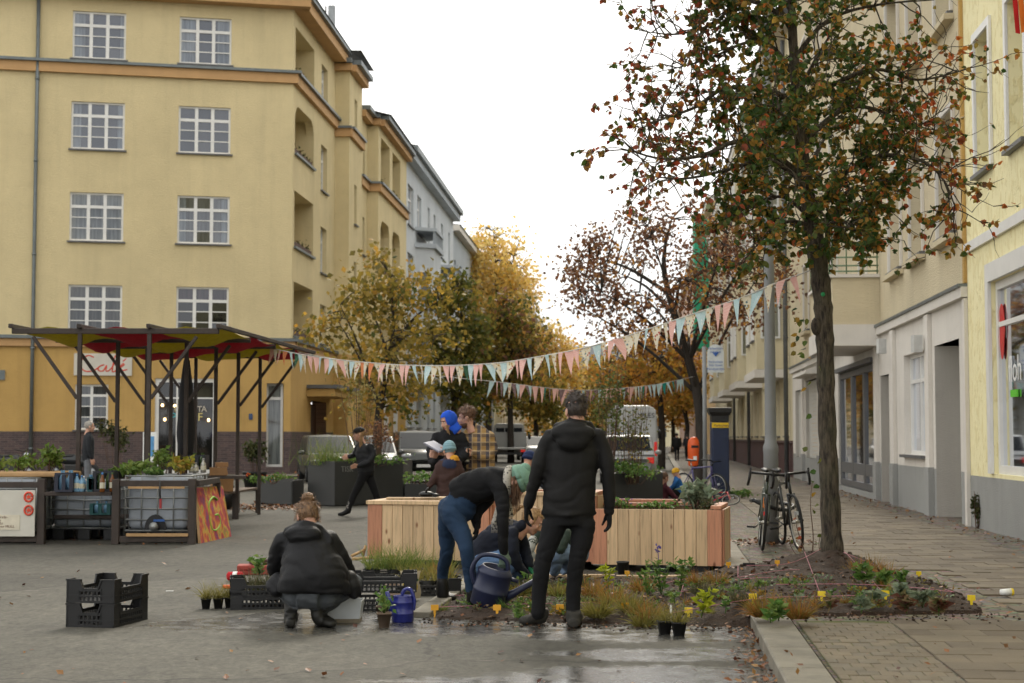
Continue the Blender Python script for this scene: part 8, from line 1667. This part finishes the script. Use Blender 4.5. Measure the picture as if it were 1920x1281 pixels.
# --- 7 man in plaid shirt
def plaid():
    k = NT('plaid_flannel'); p_ = k.P(); sep = k.n('ShaderNodeSeparateXYZ'); k.l(p_, sep.inputs[0])
    def band(o, f, w): m = k.math('FRACT', k.math('MULTIPLY', o, f)); return k.math('LESS_THAN', m, w)
    a = band(sep.outputs[0], 9, .45); b = band(sep.outputs[2], 9, .45); a2 = band(k.math('ADD', sep.outputs[0], .07), 9, .12); b2 = band(k.math('ADD', sep.outputs[2], .07), 9, .12)
    c = k.mix(a, lin(166, 134, 84), lin(92, 84, 84)); c = k.mix(k.math('MULTIPLY', b, .6), c, lin(52, 52, 64)); c = k.mix(k.math('MULTIPLY', k.math('MAXIMUM', a2, b2), .5), c, lin(206, 180, 140)); k.col(c); k.b.inputs['Roughness'].default_value = .9; k.bump(k.noise(14, 5), .4, .01); return k.m
p = Person('bearded man in a yellow and grey plaid overshirt holding a bottle', 20.6, V(-.43, 20.6, 0), [plaid(), BLKJ, BTB, cloth('dark_rollneck', (30, 30, 34))], .018); p.wr = {4: (.008, 6, 1.2)}
p.limb(4, [(900, 886, 0), (899, 860, 0), (897, 832, 0), (894, 815, 0), (888, 803, 0)], [(.2, .14), (.205, .145), (.2, .145), (.165, .12), (.08, .08)], X, 18); p.limb(5, [(899, 880, 0), (899, 905, 0)], [(.18, .13), (.17, .13)], X); p.limb(7, [(886, 802, 0), (884, 797, -.02)], [.07, .066])
for u in (888, 908): p.limb(5, [(u, 900, 0), (u, 955, 0), (u, 1008, 0)], [.095, .075, .058]); p.shoe(6, V(p.J(u, 1010).x+.03, 20.7, 0), V(p.J(u, 1010).x-.15, 20.5, 0), .045)
p.limb(4, [(917, 818, .02), (924, 845, .0), (908, 857, -.16), (888, 850, -.26)], [.078, .072, .06, .048]); p.limb(4, [(876, 815, .0), (872, 838, .0), (874, 854, -.18)], [.07, .062, .05])
M = p.head((874, 783, -.04), 92, 12, 0, 1.02); p.hand('grip', (888, 850, -.26), V(-1, -.2, 0), V(0, 0, 1), 0, False); p.hand('grip', (874, 852, -.2), V(.1, -.6, -.5), V(0, 0, 1), 0, True); p.done()
hairshell(M, HB, p.t, (.092, .112, .094), (0, -.022, .05), lambda q: q.y < .05 or q.z > .06, .018, rg=random.Random(30), L=.045, n=320); hairshell(M, HB, p.t, (.062, .062, .055), (0, .04, -.075), lambda q: q.z < -.065 and q.y > -.0 and not (q.y > .085 and q.z > -.085), .006, rg=random.Random(31), L=.012, n=60, name='beard')
bp2 = P(875, 856, 20.3); t = thing('camera_grip', bp2, 'small black and silver device held by the plaid-shirted man', 'device'); MB().lathe(bp2+V(0, 0, -.1), [(.03, 0), (.035, .03), (.03, .12), (.02, .14), (.03, .16), (.03, .22)], 12).build('body', BLK, t); MB().lathe(bp2+V(0, 0, -.07), [(.037, 0), (.037, .03)], 12).build('ring', STL, t)
# --- 8 child with blue beanie
BCO = cloth('brown_coat', (64, 46, 42)); p = Person('child in grey-blue beanie and brown coat with navy and yellow hood', 19.7, V(-.77, 19.7, 0), [BCO, BLKJ, BTB, GLV, cloth('navy_hood', (40, 50, 76)), cloth('mustard_lining', (206, 150, 50))], .016); p.wr = {4: (.008, 7, 1.1)}
p.limb(4, [(843, 945, 0), (843, 915, 0), (843, 885, 0), (843, 868, 0), (843, 860, 0)], [(.17, .14), (.165, .14), (.155, .13), (.13, .11), (.07, .07)], X, 16); p.limb(4, [(826, 872, 0), (816, 895, -.04), (806, 910, -.06)], [.06, .055, .045]); p.limb(4, [(858, 872, 0), (866, 895, 0), (868, 915, -.04)], [.06, .055, .045])
p.limb(8, [(828, 866, .02), (842, 868, -.08), (858, 864, .02)], [.035, .045, .035]); p.ell(8, (843, 872, -.08), (.09, .05, .07)); p.ell(9, (852, 858, -.06), (.055, .04, .035)); p.limb(9, [(846, 860, -.07), (858, 861, -.02)], [.026, .024])
for u in (836, 851): p.limb(5, [(u, 935, 0), (u, 985, 0), (u, 1018, 0)], [.07, .058, .05]); p.shoe(6, V(p.J(u, 1020).x, 19.65, 0), V(p.J(u, 1020).x-.02, 19.85, 0), .04)
M = p.head((842, 845, .0), 20, 8, 0, .86); p.hand('relaxed', (806, 910, -.06), V(-.5, 0, -.8), V(0, 1, 0), 7, True, .85); p.hand('relaxed', (868, 915, -.04), V(.1, 0, -1), V(0, 1, 0), 7, False, .8); p.done()
def beanie(M, m, par, up=.0):
    q = MB(); q.ell((0, -.012, .045), (.092, .112, .092+up), 22, 14); q.tube([V(math.cos(a)*.091, -.012+math.sin(a)*.112, .02) for a in [i*math.pi/12 for i in range(25)]], [(.022, .01)]*25, 8, side=V(0, 0, 1)); q.v = [tuple(M @ Vector(v)) for v in q.v]; return q.build('beanie', m, par)
k = NT('striped_knit'); w_ = k.n('ShaderNodeTexWave'); w_.bands_direction = 'Z'; w_.inputs['Scale'].default_value = 14; k.l(k.P(), w_.inputs[0]); k.col(k.ramp(w_.outputs[1], [(.4, lin(104, 140, 152)), (.6, lin(132, 164, 172))])); k.b.inputs['Roughness'].default_value = .9
beanie(M, k.m, p.t, .01)
# --- 9 walking woman in cap
p = Person('woman in black cap, black jacket and black trousers striding past the planter', 29.5, G(670, 963), [cloth('bomber_black', (30, 31, 34), .6), BLKJ, BTB, SOCK], .02); p.wr = {4: (.009, 6, 1.2)}
p.limb(4, [(687, 884, 0), (685, 862, 0), (682, 845, 0), (678, 834, 0)], [(.16, .13), (.17, .14), (.165, .13), (.08, .08)], X, 16); p.limb(5, [(686, 880, 0), (686, 892, 0)], [(.155, .12), (.155, .12)], X)
p.limb(5, [(682, 890, -.05), (673, 910, -.08), (663, 930, -.1), (656, 948, -.1)], [.095, .08, .066, .056]); p.limb(5, [(690, 890, .06), (698, 908, .08), (705, 928, .12), (712, 945, .16)], [.095, .08, .066, .056])
p.limb(7, [(656, 944, -.1), (654, 951, -.1)], [.05, .05]); p.limb(6, [(655, 949, -.1), (653, 958, -.1)], [.056, .056]); fz = P(653, 962, 29.4); q = MB(); q.tube([P(657, 958, 29.4), P(650, 960, 29.4), P(642, 964, 29.4), P(633, 965, 29.4)], [.045, .05, .045, .03], 12); p.parts.append((6, q)); p.limb(6, [(712, 944, .16), (714, 955, .18), (706, 958, .14)], [.055, .055, .04])
p.limb(4, [(694, 838, -.1), (700, 852, -.12), (690, 866, -.2), (672, 874, -.24)], [.072, .064, .054, .045]); p.limb(4, [(672, 838, .1), (664, 852, .12), (655, 856, .0)], [.066, .056, .045])
M = p.head((673, 814, 0), 100, 8, 0, 1.0); p.hand('relaxed', (672, 874, -.24), V(-1, -.2, -.1), V(0, -.3, 1), 0, False); p.hand('relaxed', (656, 856, .0), V(-.8, 0, -.2), V(0, 0, 1), 0, True); p.done()
hairshell(M, HL, p.t, (.085, .108, .1), (0, -.02, .025), lambda q: q.y < .03 or q.z > .07, .006, n=60); q = MB(); rgx = random.Random(41)
for k_ in range(8): sx = -1 if k_ % 2 else 1; lock(q, M, [V(sx*.07, -.03, .0), V(sx*.085, -.02, -.1), V(sx*.08, -.0, -.2), V(sx*.07, -.01, -.27)], .008, rgx, 7, .02)
q.build('long_hair', HL, p.t); q = MB(); q.ell((0, -.012, .055), (.09, .112, .075), 22, 12); q.tube([V(0, .07, .045), V(0, .13, .04), V(0, .18, .028)], [(.006, .075), (.006, .07), (.004, .04)], 12, side=V(0, 0, 1)); q.v = [tuple(M @ Vector(v)) for v in q.v]; q.build('cap', BLKC, p.t)
# --- 10..15 small figures
def simple(label, Y, u, vt, vb, mats, yaw, hair=None, hat=None, walk=.0, foot=None, wid=1.0):
    """standing or walking figure between photo rows vt and vb"""
    top = P(u, vt, Y); x = top.x; H = top.z; k = H/1.75; p = Person(label, Y, V(x, Y, 0), mats, .026); Fw = facing(yaw)
    def at(a, b, z): return V(x, Y, 0)+Fw @ V(a*k, b*k, 0)+V(0, 0, z*k)
    sd = Fw @ V(1, 0, 0)
    p.limb(4, [at(0, 0, .88), at(0, 0, 1.1), at(0, .01, 1.32), at(0, 0, 1.43), at(0, 0, 1.5)], [(.17*wid, .13), (.18*wid, .14), (.19*wid, .13), (.14, .1), (.065, .065)], sd, 16); p.limb(5, [at(0, 0, .95), at(0, 0, .85)], [(.16, .12), (.16, .12)], sd)
    for sx in (-1, 1):
        w = walk*sx; p.limb(5, [at(sx*.09, 0, .88), at(sx*.09, w*.5, .48), at(sx*.09, w*.9-abs(w)*.1, .1)], [.09, .065, .05]); f = at(sx*.09, w*.9, 0); p.shoe(6, f, f+(Fw @ V(0, .16, 0)), .045); p.limb(4, [at(sx*.2, 0, 1.4), at(sx*.25, -w*.3, 1.15), at(sx*.25, .06-w*.6, .93)], [.065, .055, .045]); p.hand('relaxed', at(sx*.25, .06-w*.6, .92), V(0, 0, -1)+(Fw @ V(0, .2, 0)), Fw @ V(0, 1, 0), 0, sx < 0)
    M = p.head(at(0, .03, 1.63), yaw, 5, 0, k); p.done()
    if hair: hairshell(M, hair, p.t, (.084, .106, .1), (0, -.018, .03), lambda q: q.y < .04 or q.z > .075, .006, n=60)
    if hat: beanie(M, hat, p.t)
    return p
simple('grey-haired man in dark jacket and grey trousers standing outside the cafe', 37, 166, 790, 0, [cloth('charcoal_jacket', (38, 40, 44)), cloth('grey_trousers', (110, 112, 116)), BTB], -70, HG)
simple('distant pedestrian in black walking away along the right pavement', 96, 1269, 812, 0, [BLKC, BLKJ, BTB], 0, HD, None, .2, wid=1.15); simple('smaller distant pedestrian in dark clothes beside the black-clad walker', 104, 1288, 815, 0, [cloth('dark_coat', (44, 44, 48)), BLKJ, BTB], 10, HD, None, .12)
def croucher(label, Y, u, vh, mats, yaw, hat=None, sc=1.0, hair=None):
    c = P(u, vh, Y); p = Person(label, Y, V(c.x, Y, 0), mats, .024); Fw = facing(yaw); h0 = c.z
    def at(a, b, z): return V(c.x, Y, 0)+Fw @ V(a*sc, b*sc, 0)+V(0, 0, max(.02, h0+z*sc))
    sd = Fw @ V(1, 0, 0); p.limb(4, [at(0, -.16, -.62), at(0, -.1, -.42), at(0, -.04, -.24), at(0, -.0, -.14)], [(.17*sc, .15*sc), (.19*sc, .15*sc), (.17*sc, .12*sc), (.06*sc, .06*sc)], sd, 16)
    for sx in (-1, 1): p.limb(5, [at(sx*.1, -.14, -.62), at(sx*.14, .24, -.5), at(sx*.13, .08, -.82)], [.09*sc, .075*sc, .055*sc]); f = at(sx*.13, .05, -9); f.z = 0; p.limb(5, [at(sx*.13, .08, -.8), f+V(0, 0, .08)], [.055*sc, .05*sc]); p.shoe(6, f, f+(Fw @ V(0, .16*sc, 0)), .04*sc); p.limb(4, [at(sx*.19, -.05, -.24), at(sx*.24, .1, -.42), at(sx*.14, .3, -.5)], [.065*sc, .056*sc, .045*sc]); p.hand('relaxed', at(sx*.14, .3, -.5), Fw @ V(0, .7, -.6), V(0, 0, 1), 0, sx < 0, sc)
    M = p.head(c, yaw, 18, 0, sc); p.done()
    if hat: beanie(M, hat, p.t)
    if hair: hairshell(M, hair, p.t, (.084, .106, .1), (0, -.018, .03), lambda q: q.y < .04 or q.z > .075, .006, n=60)
croucher('person in dark blue knitted cap seen just beside the standing man', 23.5, 993, 862, [cloth('slate_jacket', (50, 54, 62)), BLKJ, BTB], -40, cloth('navy_knit', (40, 52, 88)))
croucher('child in mustard yellow hat and blue jacket squatting by the bicycle', 33.4, 1267, 886, [cloth('bright_blue_jacket', (36, 92, 150)), BLKJ, BTB], 80, cloth('mustard_knit', (206, 158, 44)), .72)
croucher('person in maroon jumper bent down beside the child in the yellow hat', 32.8, 1246, 896, [cloth('maroon_jumper', (84, 40, 50)), BLKJ, BTB], -60, None, .9, HB)
